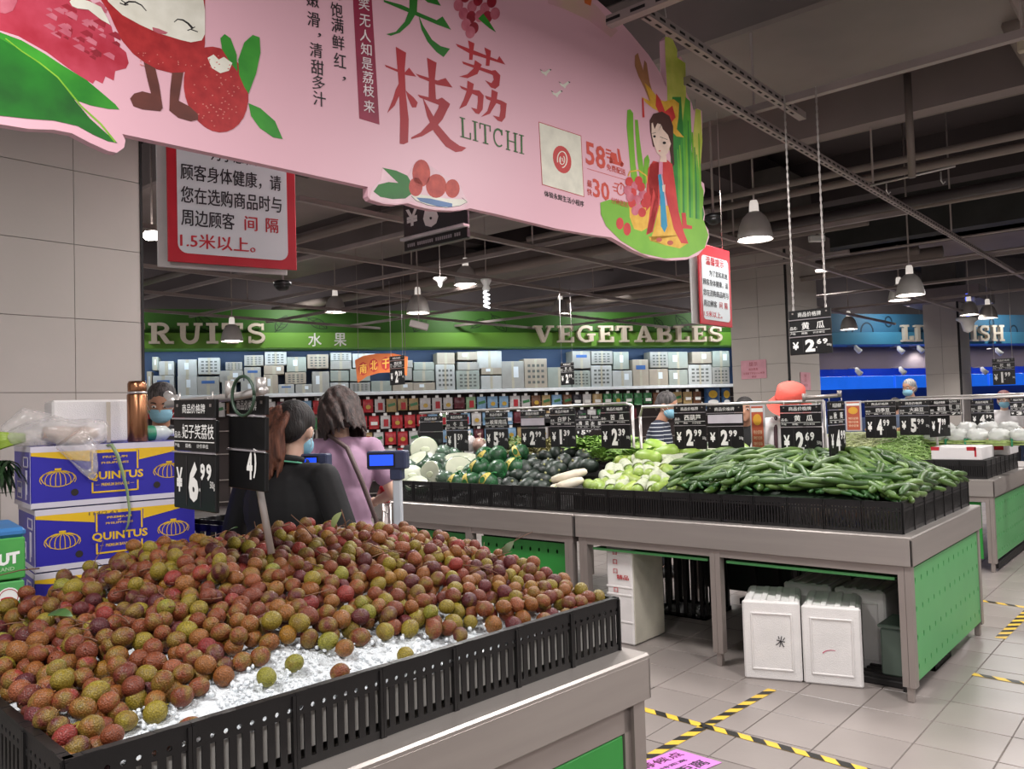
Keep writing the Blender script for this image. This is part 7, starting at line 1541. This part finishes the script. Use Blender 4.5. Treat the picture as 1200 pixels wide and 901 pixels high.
# plastic bag with lotus root and stalks on top
def px_on(px, py, y): return Surf(bp_(0, y, 0), 51).uv(px, py)
def bpx(px, py, y): u, z = px_on(px, py, y); return bp_(u, y, z)
r = empty('plastic_bag', bp_(.1, .0, ZT_), SB.rz, 'clear plastic bag with pale root and stalks lying over the top carton', 'bag')
IV = Matrix.Rotation(-SB.rz, 4, 'Z') @ Matrix.Translation(-r.location)
mb = MB(); pts = [IV @ bpx(x, y, yy) for x, y, yy in ((10, 514, .1), (35, 509, .08), (60, 505, .05), (85, 508, .03), (105, 508, .0), (124, 505, 0))]; mb.tube(pts, [.03, .05, .055, .055, .06, .035], 14); mb.blob(pts[4], (.06, .05, .045), 12, 8); mb.blob(IV @ bpx(113, 500, 0), (.045, .04, .03), 12, 8)
mb.tube([IV @ bpx(x, y, -.03) for x, y in ((80, 512), (97, 530), (106, 552), (109, 562))], [.06, .055, .03, .008], 10); mb.tube([IV @ bpx(x, y, yy) for x, y, yy in ((5, 508, .2), (30, 490, .2), (55, 495, .18), (78, 500, .12))], [.03, .045, .04, .03], 10)
BAGC = mat('film_bag', '#dfdad6', .12, 0, 7, .06, bump=1.0, bs=26, alpha=.36, coat=.6)
me = remesh(mb, .008, 3); me.materials.append(BAGC); link('bag_film', me, r)
mb = MB(); pts = [IV @ bpx(x, y, .03) for x, y in ((50, 508), (70, 510), (92, 512), (112, 507))]; mb.tube(pts, [.025, .035, .036, .02], 12); mb.blob(pts[2] + Vector((.02, 0, .01)), (.05, .035, .03), 10, 8, jit=.1); mb.build('pale_root', mat('root_pale', '#b59f93', .5, 0, 8, .12, .2, 30), r)
mb = MB(); 
for k in range(9): mb.tube([IV @ bpx(-14, 508 + 2.6*k, .1), IV @ bpx(8, 509 + 1.6*k, .08), IV @ bpx(30, 509 + .9*k, .08)], [.009, .008, .005], 6)
mb.build('green_stalk', mat('stalk_green', '#8da63a', .4, 0, 9, .15), r)
ln = [o for o in r.children if o.name.startswith('green_stalk')][0]; ln['kind'] = 'stuff'
r = empty('scallion_leaf', bpx(128, 518, -.015), 0, 'long green hollow leaf hanging down over the two blue cartons', 'leaf'); O_ = Vector(r.location)
mb = MB(); pts = [bpx(x, y, yy)-O_ for x, y, yy in ((126, 522, .0), (131, 521, -.02), (138, 534, -.025), (144, 555, -.025), (149, 575, -.022), (152, 600, -.02), (150, 615, -.02), (145, 626, -.018))]; mb.tube(pts, [.006, .007, .007, .006, .005, .005, .004, .002], 7); mb.build('leaf_blade', mat('scallion_green', '#7d906a', .4, 0, 9, .2), r)
r = empty('leafy_herb', bpx(6, 560, .1), 0, 'dark green leafy herb hanging at the left edge beside the cartons', 'herb'); q = link('leaves', bunch_mesh(8, mat('herb_dark', '#1f3a1c', .5, 0, 20, .2), 70, .12, .02, -.8), r, (-.05, -.0, .06)); q.scale = (.9, .6, 1.3)

# green fruit cartons at the left edge
SG = Surf(dp(30, 680, 2.55), 51); SG.P.z = 0
GC1 = mat('green_carton', '#3f9a4a', .5, 0, 5, .12, col2='#5cab55'); GC2 = mat('light_green_carton', '#56a45c', .5, 0, 5, .06)
zA = SG.uv(30, 678)[1]; zB_ = SG.uv(30, 624)[1]; p = SG.P
r = empty('fruit_carton', (p.x, p.y, zA), SG.rz, 'green fruit carton with white letters and blue top at the left edge', 'carton', 'green fruit cartons')
mb = MB(); mb.box(-.42, 0, 0, .3, .003, zB_-zA-.012, c=.004); mb.build('box_body', GC1, r); mb = MB(); mb.box(-.425, .003, -.002, .3, zB_-zA-.012, zB_-zA+.018, c=.01); mb.build('blue_lid', mat('blue_lid', '#3d78b4', .4), r)
q = [SG.uv(-78, 664), SG.uv(23, 645), SG.uv(23, 659), SG.uv(-78, 680)]; q = [(a, z-zA) for a, z in q]; text_uv('COCONUT', q, WHITE, r, bold=.06, off=.001)
q = [SG.uv(-20, 668), SG.uv(17, 663.5), SG.uv(17, 668), SG.uv(-20, 673)]; q = [(a, z-zA) for a, z in q]; text_uv('THAILAND', q, mat('pale_print', '#a8cf9f', .5), r, bold=.02, off=.001)
zC = zA - .2; r = empty('fruit_carton', (p.x, p.y, zC), SG.rz, 'light green fruit carton with round emblem under the other green one', 'carton', 'green fruit cartons')
mb = MB(); mb.box(-.42, -.003, 0, .3, .0, .197, c=.004); mb.build('box_body', GC2, r); e = SG.uv(10, 700); flat([ell(e[0], e[1]-zC, .03, .03)], WHITE, r, 'round_emblem', .001); flat([ribbon(arc(e[0], e[1]-zC, .025, .025, 0, 359, 20), .002)], REDI, r, 'emblem_ring', .002); flat([ell(e[0]-.004, e[1]-zC-.004, .017, .006)], REDI, r, 'emblem_bar', .002)
mb = MB(); mb.box(-.42, 0, 0, .3, 0, zC-.002); cid(mb.build('carton_plinth', mat('grey_plinth', '#5a5654', .7), None, p, (0, 0, SG.rz)), 'grey box supporting the green fruit cartons', 'box')

# ================================================================ price sign pole on the litchi counter
SPp = Surf(dp(210, 540, 2.25), 130.75); SPp.P.z = 0
a = SPp.uv(206, 470); b = SPp.uv(254.5, 465); w = b[0]-a[0]; hh = SPp.uv(230, 467)[1] - SPp.uv(235, 597)[1]
def put_s(u, z, y, args, label, w, h, tilt=0):
    p = SPp.P + SPp.u*u + SPp.n*y; r = price_board(*args, w=w, h=h); r.location = (p.x, p.y, z); r.rotation_euler = (0, tilt, SPp.rz); cid(r, label, 'price board', 'black price boards'); return r
put_s((a[0]+b[0])/2, SPp.uv(230, 468)[1], 0, ('妃子笑荔枝', '6', '99'), 'large price board reading 6.99 on the leaning pole above the litchis', w, hh, R(1.5))
c_ = SPp.uv(258, 464); d_ = SPp.uv(297, 462); w2 = d_[0]-c_[0]; h2 = SPp.uv(280, 463)[1]-SPp.uv(290, 578)[1]
r = put_s((c_[0]+d_[0])/2-.042, SPp.uv(277, 463)[1], .06, ('', '', ''), 'black price board with half turned digits, right of the 6.99 board', w2*1.12, h2, R(2.5))
text_r('4', .005, .032, -.215, -.14, WT, r, off=.008, bold=.03); text_r(')', .036, .05, -.21, -.135, WT, r, off=.008, bold=.05)
r = empty('sign_pole', SPp.P, SPp.rz, 'leaning steel pole with cross pipe carrying the 6.99 price board', 'sign pole')
def sp(x, y, yy=0): u, z = SPp.uv(x, y); return (u, yy, z)
mb = MB(); mb.tube([sp(281, 655, .09), sp(262, 545, .09), sp(256, 470, .09)], .0095, 10); mb.build('pole', CHROME, r)
mb = MB(); mb.tube([sp(196, 474, .0), sp(228, 469, .03), sp(268, 464, .03), sp(298, 457, .03)], .0105, 10); mb.build('cross_pipe', CHROME, r)
for q in ((257, 466, 257, 446), (293, 460, 293, 442)): mb = MB(); mb.tube([sp(q[0], q[1], .03), sp(q[2], q[3], .03)], .0125, 10); mb.build('pipe_stub', CHROME, r)
mb = MB(); mb.blob(sp(196, 470, .02), (.022, .02, .018), 10, 8); mb.tube([sp(196, 470, .02), sp(188, 462, .02)], .012, 8); mb.build('clamp', CHROME, r)
c_ = SPp.uv(286.5, 464); mb = MB(); mb.tube([(c_[0]+.05*math.cos(t*PI/12), -.004, c_[1]+.049*math.sin(t*PI/12)) for t in range(25)], .0042, 8); mb.build('green_ring', mat('dark_green_wire', '#2b3f30', .4), r)
c_ = SPp.uv(243, 474); mb = MB(); mb.tube([(c_[0]+.016*math.cos(t*PI/8), -.003, c_[1]+.018*math.sin(t*PI/8)) for t in range(17)], .0015, 5); mb.build('wire_ring', CHROME, r)

# ================================================================ weighing table and scales
WTX0, WTX1, WTY0, WTY1 = -3.25, -2.5, 2.16, 2.52; ZW = .93
r = empty('weighing_table', ((WTX0+WTX1)/2, WTY0, 0), 0, 'narrow steel table with two scales behind the litchis', 'table')
hw = (WTX1-WTX0)/2; mb = MB(); mb.box(-hw, hw, 0, WTY1-WTY0, ZW-.03, ZW, c=.005); mb.build('tabletop', STEEL, r)
for sx in (-hw+.03, hw-.03):
    for sy in (.03, WTY1-WTY0-.03): mb = MB(); mb.tube([(sx, sy, 0), (sx, sy, ZW-.02)], .018, 8); mb.build('leg', STEELD, r)
NAVY = mat('navy_plastic', '#2c3350', .45, 0, 5, .08); LCD = mat('blue_lcd', '#1f49d8', .3, 0, 9, .05, emit='#1c4af0', es=.75); GWH = mat('grey_white_plastic', '#b7bcc2', .4)
def scale_(px, py, d, x0, x1, y0, y1, label, yaw):
    """px,py: pole top; head between x0..x1, y0..y1 at depth d"""
    S_ = Surf(dp(px, py, d), yaw); S_.P.z = 0; r = empty('scale', (S_.P.x, S_.P.y, ZW), S_.rz, label, 'scale', 'digital scales')
    a = S_.uv(x0, y0); b = S_.uv(x1, y1); f = lambda x, y: (S_.uv(x, y)[0], S_.uv(x, y)[1]-ZW)
    zt = S_.uv(px, py)[1]-ZW
    mb = MB(); mb.box(-.012, .022, -.01, .02, .02, zt, c=.004); mb.build('pole', GWH, r)
    h = mb2 = MB(); mb2.box(a[0], b[0], -.03, .03, b[1]-ZW, a[1]-ZW, c=.006); hd = mb2.build('display_head', NAVY, r)
    A0 = (a[0]+(b[0]-a[0])*.04, b[1]-ZW+.008); A1 = (a[0]+(b[0]-a[0])*.74, a[1]-ZW-.008)
    mb = MB(); mb.box(A0[0], A1[0], -.0315, -.029, A0[1], A1[1]); mb.build('bezel', BLACKS, hd); mb = MB(); mb.box(A0[0]+.008, A1[0]-.008, -.033, -.031, A0[1]+.008, A1[1]-.007); mb.build('lcd', LCD, hd)
    mb = MB(); mb.box(-.02, .03, -.02, .03, zt, b[1]-ZW+.01, c=.005); mb.build('neck', NAVY, r)
    mb = MB(); mb.box(-.3, .03, -.22, .03, .0, .09, c=.02); mb.build('scale_base', NAVY, r)
    mb = MB(); mb.box(-.31, -.01, -.25, .0, .105, .115, c=.004); mb.box(-.17, -.13, -.13, -.09, .09, .105); mb.build('platter', STEEL, r)
    return r
scale_(464, 562, 3.36, 432, 478, 528.5, 549, 'digital scale with blue display, right one of two', 100)
scale_(375.5, 562, 3.36, 349, 386.5, 532, 549.5, 'digital scale with blue display beside the black shirted worker', 100)

# red handled shopping cart behind the scales
p = dp(446, 580, 4.6); r = empty('shopping_cart', (p.x, p.y, 0), R(-30), 'shopping cart with red handle behind the right scale', 'cart'); z = p.z
mb = MB(); mb.tube([(-.07, 0, z-.02), (.06, 0, z+.04), (.1, .0, z+.05)], [.016, .02, .016], 8); mb.tube([(-.07, 0.03, z-.045), (.06, .03, z-.03), (.1, 0, z+.05)], .012, 8); mb.build('handle', mat('red_plastic', '#b01c26', .35), r)
mb = MB()
for i in range(7): mb.tube([(-.1+.035*i, .03, z-.06), (-.1+.035*i, .03, z-.45)], .003, 5)
for i in range(5): mb.tube([(-.1, .03, z-.1-.08*i), (.11, .03, z-.1-.08*i)], .003, 5)
cid(mb.build('wire_basket', CHROME, r), kind='stuff')
for s_ in (-.1, .1): mb = MB(); mb.tube([(s_, .03, .1), (s_, .03, z-.04)], .01, 8); mb.build('frame_tube', CHROME, r); mb = MB(); mb.lathe([(.045, -.012), (.05, 0), (.045, .012)], n=14, T=Matrix.Translation((s_, .03, .05)) @ Matrix.Rotation(PI/2, 4, 'Y')); mb.build('wheel', BLACKR, r)
# white plastic bag on the cucumbers
p = aty(945, 536, 5.55); r = empty('plastic_bag', p, 0, 'white crumpled plastic bag at the back of the cucumber heap', 'bag'); mb = MB(); mb.blob((0, 0, -.02), (.11, .09, .085), 16, 11, jit=.22, rr=random.Random(4)); mb.build('bag_body', mat('white_thin_bag', '#d9d7d6', .25, 0, 5, .05, .9, 22, alpha=.88), r)
mb = MB(); mb.tube([(-.03, 0, .05), (-.06, 0, .09)], [.03, .012], 8); mb.tube([(.04, 0, .05), (.07, 0, .08)], [.03, .012], 8); mb.build('handle_tip', mat('white_thin_bag', '#d9d7d6'), r)

for k_, (x, y) in enumerate(((232, 640), (256, 640))):  # invented crates, put in to fill this gap with black
    p = dp(x, y, 3.55 + .1*k_)
    for j in range(4):
        crate((p.x, p.y, .27*j), R(10), .34, .3, .26, 'added dark crate in the %s stack behind the 6.99 board, %s from the floor' % (('left', 'right')[k_], nth(j+1)))
# ================================================================ people
SKIN = mat('skin_tone', '#b58a72', .5, 0, 14, .05, .04, 90, sss=.1); SKIN2 = mat('skin_tone_deep', '#ad8068', .5, 0, 14, .05, .04, 90, sss=.1); SKIN3 = mat('skin_tone_light', '#c49f8b', .5, 0, 14, .05, sss=.1)
def cap(mb, a, b, ra, rb):
    a = Vector(a); b = Vector(b); mb.tube([a, a*.5+b*.5, b], [ra, (ra+rb)/2, rb], 12); mb.blob(a, (ra,)*3, 12, 8); mb.blob(b, (rb,)*3, 12, 8)
def person(label, P0, face, Ht, top, shirt_m, skin=SKIN, hair=None, hair_m=None, arms=None, lean=0, turn=0, nod=0, mask=True, bottom='#26262c', vox=.012, sleeve=.55, wide=1.0, eyes=True, extra=None, name='person'):
    """local frame: +y is where the body faces, +x its right side; arms = ((elbow, hand) left, (elbow, hand) right)"""
    k = Ht/1.65; v = vec(face); rz = math.atan2(v.y, v.x) - PI/2
    r = empty(name, (P0[0], P0[1], 0), rz, label, 'person')
    hip = .87*k; LM2 = Matrix.Translation((0, 0, hip)) @ Matrix.Rotation(-lean, 4, 'X') @ Matrix.Translation((0, 0, -hip))
    U = lambda x, y, z: LM2 @ Vector((x*k*(wide if abs(x) > .05 else 1), y*k, z*k))
    sh = [U(s*.165, -.01, 1.335) for s in (-1, 1)]; neck0 = U(0, -.02, 1.36); hc = U(0, .03, 1.535)
    HM = Matrix.Translation(hc) @ LM2.to_3x3().to_4x4() @ Matrix.Rotation(turn, 4, 'Z') @ Matrix.Rotation(nod, 4, 'X') @ Matrix.Scale(k, 4)
    arms = arms or (((-.23, -.02, 1.06), (-.24, .1, .83)), ((.23, -.02, 1.06), (.24, .1, .83)))
    A = [[U(*p) for p in ar] for ar in arms]
    b = MB()
    b.blob((0, .0, .02), (.074, .09, .098), 18, 12, T=HM); b.blob((0, .028, -.045), (.056, .06, .062), 14, 10, T=HM); b.blob((0, .09, -.018), (.013, .018, .02), 8, 6, T=HM)
    b.blob((0, .078, -.065), (.024, .014, .01), 8, 6, T=HM); b.blob((0, .07, -.09), (.025, .02, .018), 8, 6, T=HM)
    for s in (-1, 1): b.blob((s*.077, -.005, -.01), (.012, .02, .032), 8, 6, T=HM)
    nk = MB(); cap(b, neck0, hc + Vector((0, 0, -.04*k)), .052*k, .05*k)
    for i, s in enumerate((-1, 1)):
        e, h = A[i]; cap(b, sh[i], e, .044*k, .036*k); cap(b, e, h, .036*k, .024*k)
        d = (h-e).normalized(); sd = d.cross(Vector((0, 0, 1))).normalized() if abs(d.z) < .95 else Vector((1, 0, 0)); up_ = sd.cross(d)
        pm = h + d*.045*k; b.blob(pm, (.03*k, .03*k, .03*k), 10, 8); b.blob(pm + d*.02*k, (.034*k, .03*k, .026*k), 10, 8)
        for f in range(4):
            o_ = pm + d*.035*k + sd*(f-1.5)*.017*k; L = (.06, .068, .062, .05)[f]*k; dd = (d - up_*.35).normalized(); ddd = (d - up_*.9).normalized()
            b.tube([o_, o_ + dd*L*.5, o_ + dd*L*.5 + ddd*L*.5], [.0095*k, .0085*k, .0065*k], 8)
        o_ = pm - sd*s*.03*k; b.tube([pm, o_ - sd*s*.012*k + d*.02*k, o_ - sd*s*.016*k + d*.05*k], [.013*k, .011*k, .008*k], 8)
    b.blob(U(0, 0, 1.2), (.14*k*wide, .09*k, .16*k), 16, 12); b.blob(U(0, 0, 1.0), (.13*k*wide, .09*k, .16*k), 16, 12)
    b.blob((0, 0, .88*k), (.15*k, .1*k, .12*k), 16, 10)
    for s in (-1, 1):
        kn = (s*.09*k, .03*k, .47*k); an = (s*.09*k, -.02*k, .08*k); cap(b, (s*.085*k, 0, .84*k), kn, .075*k, .052*k); cap(b, kn, an, .05*k, .036*k); cap(b, (s*.09*k, -.02*k, .04*k), (s*.1*k, .14*k, .03*k), .038*k, .03*k)
    me = remesh(b, vox, 2); me.materials.append(skin); link('body', me, r)
    # shirt
    t = MB(); t.blob(U(0, -.005, 1.2), (.168*k*wide, .122*k, .19*k), 18, 12); t.blob(U(0, 0, 1.02), (.16*k*wide, .125*k, .2*k), 18, 12); t.blob(U(0, 0, .9), (.168*k*wide, .13*k, .12*k), 16, 10)
    cap(t, U(-.12, -.01, 1.345), U(.12, -.01, 1.345), .055*k, .055*k); t.blob(U(0, -.015, 1.36), (.1*k, .07*k, .05*k), 14, 8)
    for i in (0, 1): e = A[i][0]; cap(t, sh[i], sh[i].lerp(e, sleeve), .062*k, .058*k)
    me = remesh(t, vox, 3); me.materials.append(shirt_m); so = link('shirt', me, r)
    t = MB(); t.blob((0, 0, .9*k), (.165*k*(.5+.5*wide), .125*k, .12*k), 16, 10)
    for s in (-1, 1): cap(t, (s*.085*k, 0, .84*k), (s*.09*k, .03*k, .47*k), .09*k, .068*k); cap(t, (s*.09*k, .03*k, .47*k), (s*.09*k, -.015*k, .1*k), .066*k, .055*k)
    me = remesh(t, max(vox, .014), 2); me.materials.append(mat('trousers' + bottom, bottom, .8, 0, 9, .12)); link('trousers', me, r)
    for s in (-1, 1): t = MB(); t.blob((s*.1*k, .06*k, .035*k), (.05*k, .13*k, .04*k), 12, 8); t.build('shoe', BLACKR, r)
    # face
    if eyes:
        for s in (-1, 1):
            t = MB(); t.blob((s*.031, .083, .012), (.014, .008, .008), 8, 6, T=HM); e = t.build('eye', mat('eye_white', '#d8d2cc', .3), r)
            t = MB(); t.blob((s*.031, .0895, .012), (.006, .004, .006), 8, 6, T=HM); t.build('pupil', BLACKI, e)
            t = MB(); t.tube([HM @ Vector(p) for p in ((s*.016, .09, .032), (s*.032, .088, .038), (s*.048, .077, .034))], .0035*k, 5); t.build('eyebrow', BLACKR, r)
    if mask:
        t = MB(); t.blob((0, .045, -.05), (.066, .066, .056), 18, 12, T=HM); t.blob((0, .085, -.03), (.03, .022, .03), 10, 8, T=HM)
        me = remesh(t, .008, 2); me.materials.append(mat('surgical_mask', '#7fb0c4', .7, 0, 9, .05, .2, 60, stretch=(1, 1, 12))); mk = link('face_mask', me, r)
        for s in (-1, 1): t = MB(); t.tube([HM @ Vector(p) for p in ((s*.055, .06, -.03), (s*.077, .02, -.0), (s*.083, -.01, .01))], .0018*k, 5); t.tube([HM @ Vector(p) for p in ((s*.055, .055, -.07), (s*.075, .02, -.045), (s*.083, -.012, -.02))], .0018*k, 5); t.build('ear_loop', WHITE, mk)
    # hair: (blobs in head units)
    if hair:
        t = MB()
        for c, rd in hair.get('b', ()): t.blob(c, rd, 14, 10, T=HM)
        for pts, rs in hair.get('s', ()): t.tube([HM @ Vector(p) for p in pts], [q*k for q in rs], 9)
        me = remesh(t, min(vox, .0065 if hair.get('s') else .01), 0 if hair.get('s') else 1); me.materials.append(hair_m); link('hair', me, r)
    return r, HM, U, so, k
def hairm(n, c, c2, sc_=60): return mat('hair_' + n, c, .68, 0, sc_, .3, .5, 140, col2=c2, stretch=(1, 1, .15))
HBK = hairm('black', '#120f0e', '#241d1b'); HGR = hairm('grey', '#2f2b2b', '#5e5958'); HSL = hairm('silver', '#6d6966', '#a5a19e'); HBR = hairm('auburn', '#46281e', '#7c4c38'); HDB = hairm('dark_brown', '#1e1614', '#463530')
SHORT = {'b': [((0, -.018, .045), (.086, .098, .088)), ((0, -.06, .0), (.078, .055, .08))]}
def strands(n, rx, ry, zb, half, rad, seed):   # wavy locks falling from the crown; angle 0 is the back of the head
    q = random.Random(seed); out = []
    for i in range(n):
        ph = R(-half + 2*half*(i+.5)/n + q.uniform(-4, 4)); ze = zb*q.uniform(.8, 1.12); w = q.uniform(0, 6); pts = []
        for j in range(9):
            t = j/8; z = .125 + (ze-.125)*t; e = max(0, 1-((z-.01)/.125)**2)**.5 if z > .01 else 1.0 + .10*(.01-z)/.15
            wv_ = .009*math.sin(9*t+w); a = ph + .10*math.sin(7*t+w)
            pts.append(((rx*e+wv_)*math.sin(a), -.015-(ry*e+wv_)*math.cos(a), z))
        out.append((pts, [rad*.8] + [rad*q.uniform(.85, 1.1) for _ in range(6)] + [rad*.7, rad*.25]))
    return out
BLKS = mat('black_polo', '#0e0d0f', .8, 0, 6, .14, .25, 14); PNKS = mat('mauve_shirt', '#96788e', .8, 0, 6, .06, .3, 12); WSH = mat('white_shirt', '#c9c4c4', .8, 0, 6, .05, .3, 12)
# worker in black polo, back to the camera, hair tied
pw = dp(327, 500, 3.3)
rw, HMw, Uw, sw, kw = person('woman in a black polo shirt with auburn ponytail, back turned, behind the litchis', (pw.x, pw.y), 28, 1.575, 0, BLKS, SKIN3, {'b': [((0, -.018, .042), (.086, .104, .09)), ((0, -.06, .0), (.08, .055, .07))]}, HBK,
   arms=(((-.25, .02, 1.08), (-.2, .14, .9)), ((.25, .02, 1.08), (.2, .14, .9))), lean=.1, turn=R(12), nod=-.2, vox=.009, wide=1.28, sleeve=.9)
t = MB(); T = HMw
q_ = random.Random(12)
for i in range(22):
    x0_ = -.075 + .095*i/21; w_ = q_.uniform(0, 6); pts = []
    for j in range(9):
        t_ = j/8; z_ = .1 - (.3 + .05*q_.uniform(-1, 1)*(j == 8))*t_; pts.append((x0_*(1+.25*t_) - .012 + .007*math.sin(8*t_+w_), -.05 - .085*math.sin(min(1, t_*1.6)*PI/2) + .05*t_*t_ + .012*(i % 3 - 1), z_ + .02*math.sin(x0_*30)))
    t.tube([T @ Vector(p) for p in pts], [.012] + [.0165]*6 + [.011, .004], 9)
t.blob((-.03, -.095, .0), (.05, .04, .09), 14, 10, T=T)
me = remesh(t, .006, 0); me.materials.append(HBR); link('ponytail', me, rw)
def ring_pts(c, rx, ry, a0, a1, dz, n=14): return [Uw(c[0] + rx*math.cos(R(a0+(a1-a0)*i/n)), c[1] + ry*math.sin(R(a0+(a1-a0)*i/n)), c[2] + dz*math.sin(R(a0+(a1-a0)*i/n))) for i in range(n+1)]
t = MB(); t.tube(ring_pts((0, -.01, 1.405), .068, .068, 0, 360, -.012), [.016*kw]*15, 8, caps=False); t.build('collar', BLKS, rw); t = MB(); t.tube(ring_pts((0, -.01, 1.392), .078, .079, 0, 360, -.012), [.004]*15, 6, caps=False); t.build('green_collar_trim', mat('trim_green', '#5fae8c', .6), rw)
# woman in mauve shirt
pp = dp(399, 520, 4.35)
rp, HMp, Up, sp_, kp = person('woman in a mauve shirt with wavy brown hair, back turned, at the scales', (pp.x, pp.y), -14, 1.66, 0, PNKS, SKIN3, {'b': [((0, -.02, .035), (.092, .106, .095)), ((0, -.025, .06), (.086, .1, .085)), ((0, -.07, -.03), (.09, .065, .1))], 's': strands(30, .094, .104, -.17, 150, .0185, 5)}, HDB,
   arms=(((-.22, -.05, 1.1), (-.18, .2, 1.08)), ((.27, -.02, 1.09), (.2, .2, 1.06))), lean=.12, turn=R(18), nod=-.45, vox=.010, wide=1.0, sleeve=.62, bottom='#3b3a44')
t = MB(); t.tube([Up(-.06, -.06, 1.41), Up(.03, -.145, 1.33), Up(.1, -.15, 1.15), Up(.17, -.09, .95), Up(.2, .0, .85)], [.012, .014, .014, .013, .012], 6); t.build('bag_strap', mat('brown_strap', '#5a4a48', .6), rp)
# masked man left
pm_ = dp(187, 465, 5.4)
person('older man with grey black hair and blue mask at the pillar edge', (pm_.x, pm_.y), 150, 1.77, 0, mat('dark_jacket', '#1f1d22', .8, 0, 6, .1), SKIN2, {'b': [((0, -.018, .05), (.084, .098, .08)), ((0, -.06, .01), (.078, .05, .07))]}, HGR, lean=.1, turn=R(-15), nod=-.3, vox=.011, sleeve=1.0, arms=(((-.22, .1, 1.12), (-.1, .24, 1.2)), ((.22, .1, 1.12), (.1, .24, 1.2))))
# striped navy polo man beyond the gourds
ps = aty(766, 480, 6.55)
STR = mat('navy_striped', '#20283c', .8, 0, 6, .1)
_n = STR.node_tree; wv = _n.nodes.new('ShaderNodeTexWave'); wv.wave_type = 'BANDS'; wv.bands_direction = 'Z'; wv.inputs['Scale'].default_value = 9; tcs = _n.nodes.new('ShaderNodeTexCoord'); _n.links.new(tcs.outputs['Object'], wv.inputs['Vector'])
crs = _n.nodes.new('ShaderNodeValToRGB'); crs.color_ramp.elements[0].position = .86; crs.color_ramp.elements[0].color = lin('#1d2436'); crs.color_ramp.elements[1].position = .93; crs.color_ramp.elements[1].color = lin('#b9bcc2'); _n.links.new(wv.outputs['Fac'], crs.inputs[0]); _n.links.new(crs.outputs[0], _n.nodes['Principled BSDF'].inputs['Base Color'])
person('man in a navy striped polo with blue mask behind the large gourds', (ps.x, ps.y), 112, 1.66, 0, STR, SKIN2, SHORT, HGR, lean=.14, turn=R(-10), nod=-.2, vox=.011, arms=(((-.23, .03, 1.1), (-.15, .25, 1.05)), ((.24, .05, 1.1), (.2, .3, 1.12))))
# person behind the 2.99 board and leaflet
p_ = aty(873, 480, 6.9); person('dark haired person in black half hidden behind the blank 2.99 board', (p_.x, p_.y), 200, 1.58, 0, BLKS, SKIN2, SHORT, HBK, mask=False, vox=.012)
# woman in red hat bending
p_ = aty(921, 500, 6.42)
rh, HMh, Uh, sh_, kh = person('person in a coral red bucket hat and white shirt bending over the counter', (p_.x, p_.y), 190, 1.7, 0, WSH, SKIN3, SHORT, HBK, lean=.35, nod=-.2, turn=R(6), mask=False, vox=.012, wide=1.1, arms=(((-.24, .12, 1.12), (-.16, .36, 1.08)), ((.24, .12, 1.12), (.16, .36, 1.08))), sleeve=.8)
HAT = mat('coral_hat', '#d9564a', .8, 0, 9, .06, .2, 60)
t = MB(); t.lathe([(.165, -.035), (.16, -.03), (.112, .03), (.108, .06), (.1, .12), (.07, .14), (0, .143)], n=28, T=HMh, caps=False); t.lathe([(.164, -.037), (.11, .025)], n=28, T=HMh, caps=False); t.build('hat', HAT, rh)
t = MB(); t.lathe([(.1135, .03), (.1115, .05)], n=28, T=HMh, caps=False); t.build('hat_band', mat('coral_dark', '#c24438', .8), rh)
for s in (-1, 1): t = MB(); t.tube([Uh(s*.09, .11, 1.0), Uh(s*.1, .1, 1.25), Uh(s*.09, .0, 1.405), Uh(s*.08, -.12, 1.3), Uh(s*.08, -.13, 1.1)], .014, 6); t.build('backpack_strap', mat('maroon_strap', '#3c2228', .7), rh)
# silver haired man and child beyond the beans
p_ = dp(1068, 470, 12.6)
person('silver haired man with blue mask beyond the beans counter', (p_.x, p_.y), 248, 1.84, 0, mat('pale_blue_shirt', '#8e9cb4', .8), SKIN2, SHORT, HSL, turn=R(10), nod=-.15, vox=.014)
p_ = dp(1049, 478, 12.2); person('short dark haired person left of the silver haired man', (p_.x, p_.y), 30, 1.56, 0, mat('grey_blue_shirt', '#59657c', .8), SKIN2, SHORT, HBK, mask=False, vox=.014, eyes=False)
p_ = dp(1177, 478, 11.2); person('woman with reddish dark hair and pale top at the right edge', (p_.x, p_.y), 210, 1.6, 0, WSH, SKIN3, {'b': [((0, -.018, .045), (.092, .104, .092)), ((0, -.06, -.02), (.09, .06, .1))]}, hairm('reddish', '#3a1a18', '#6a3230'), mask=True, nod=-.25, vox=.014)
# black clad person near the left counter end
p_ = dp(488, 505, 8.2); person('person in black with covered head beyond the left counter end', (p_.x, p_.y), 30, 1.46, 0, BLKS, SKIN2, SHORT, HBK, lean=.25, mask=False, vox=.014, eyes=False, wide=1.25)
bpy.context.view_layer.update()
# white script on the back of the black polo, laid on the cloth
from mathutils.bvhtree import BVHTree
def decal(body, q, target, m, bold, parent):
    me = target.data; mw = target.matrix_world; bv = BVHTree.FromPolygons([mw @ v.co for v in me.vertices], [tuple(p.vertices) for p in me.polygons])
    vs, fs, lv = glyphs(body, bold); out = []
    for u, v in vs:
        x = (q[3][0]*(1-u)+q[2][0]*u)*(1-v) + (q[0][0]*(1-u)+q[1][0]*u)*v; y = (q[3][1]*(1-u)+q[2][1]*u)*(1-v) + (q[0][1]*(1-u)+q[1][1]*u)*v
        d = ray(x, y).normalized(); h = bv.ray_cast(EYE, d)
        if h[0] is None: return
        out.append(parent.matrix_world.inverted() @ (h[0] + h[1]*.002 if h[1].dot(d) < 0 else h[0] - d*.002))
    mb = MB(); mb.add(out, fs); mb.build('lettering', m, parent)
decal('Bravo', [(371, 615), (384, 609), (385, 615), (372, 621)], sw, WHITE, .03, rw)
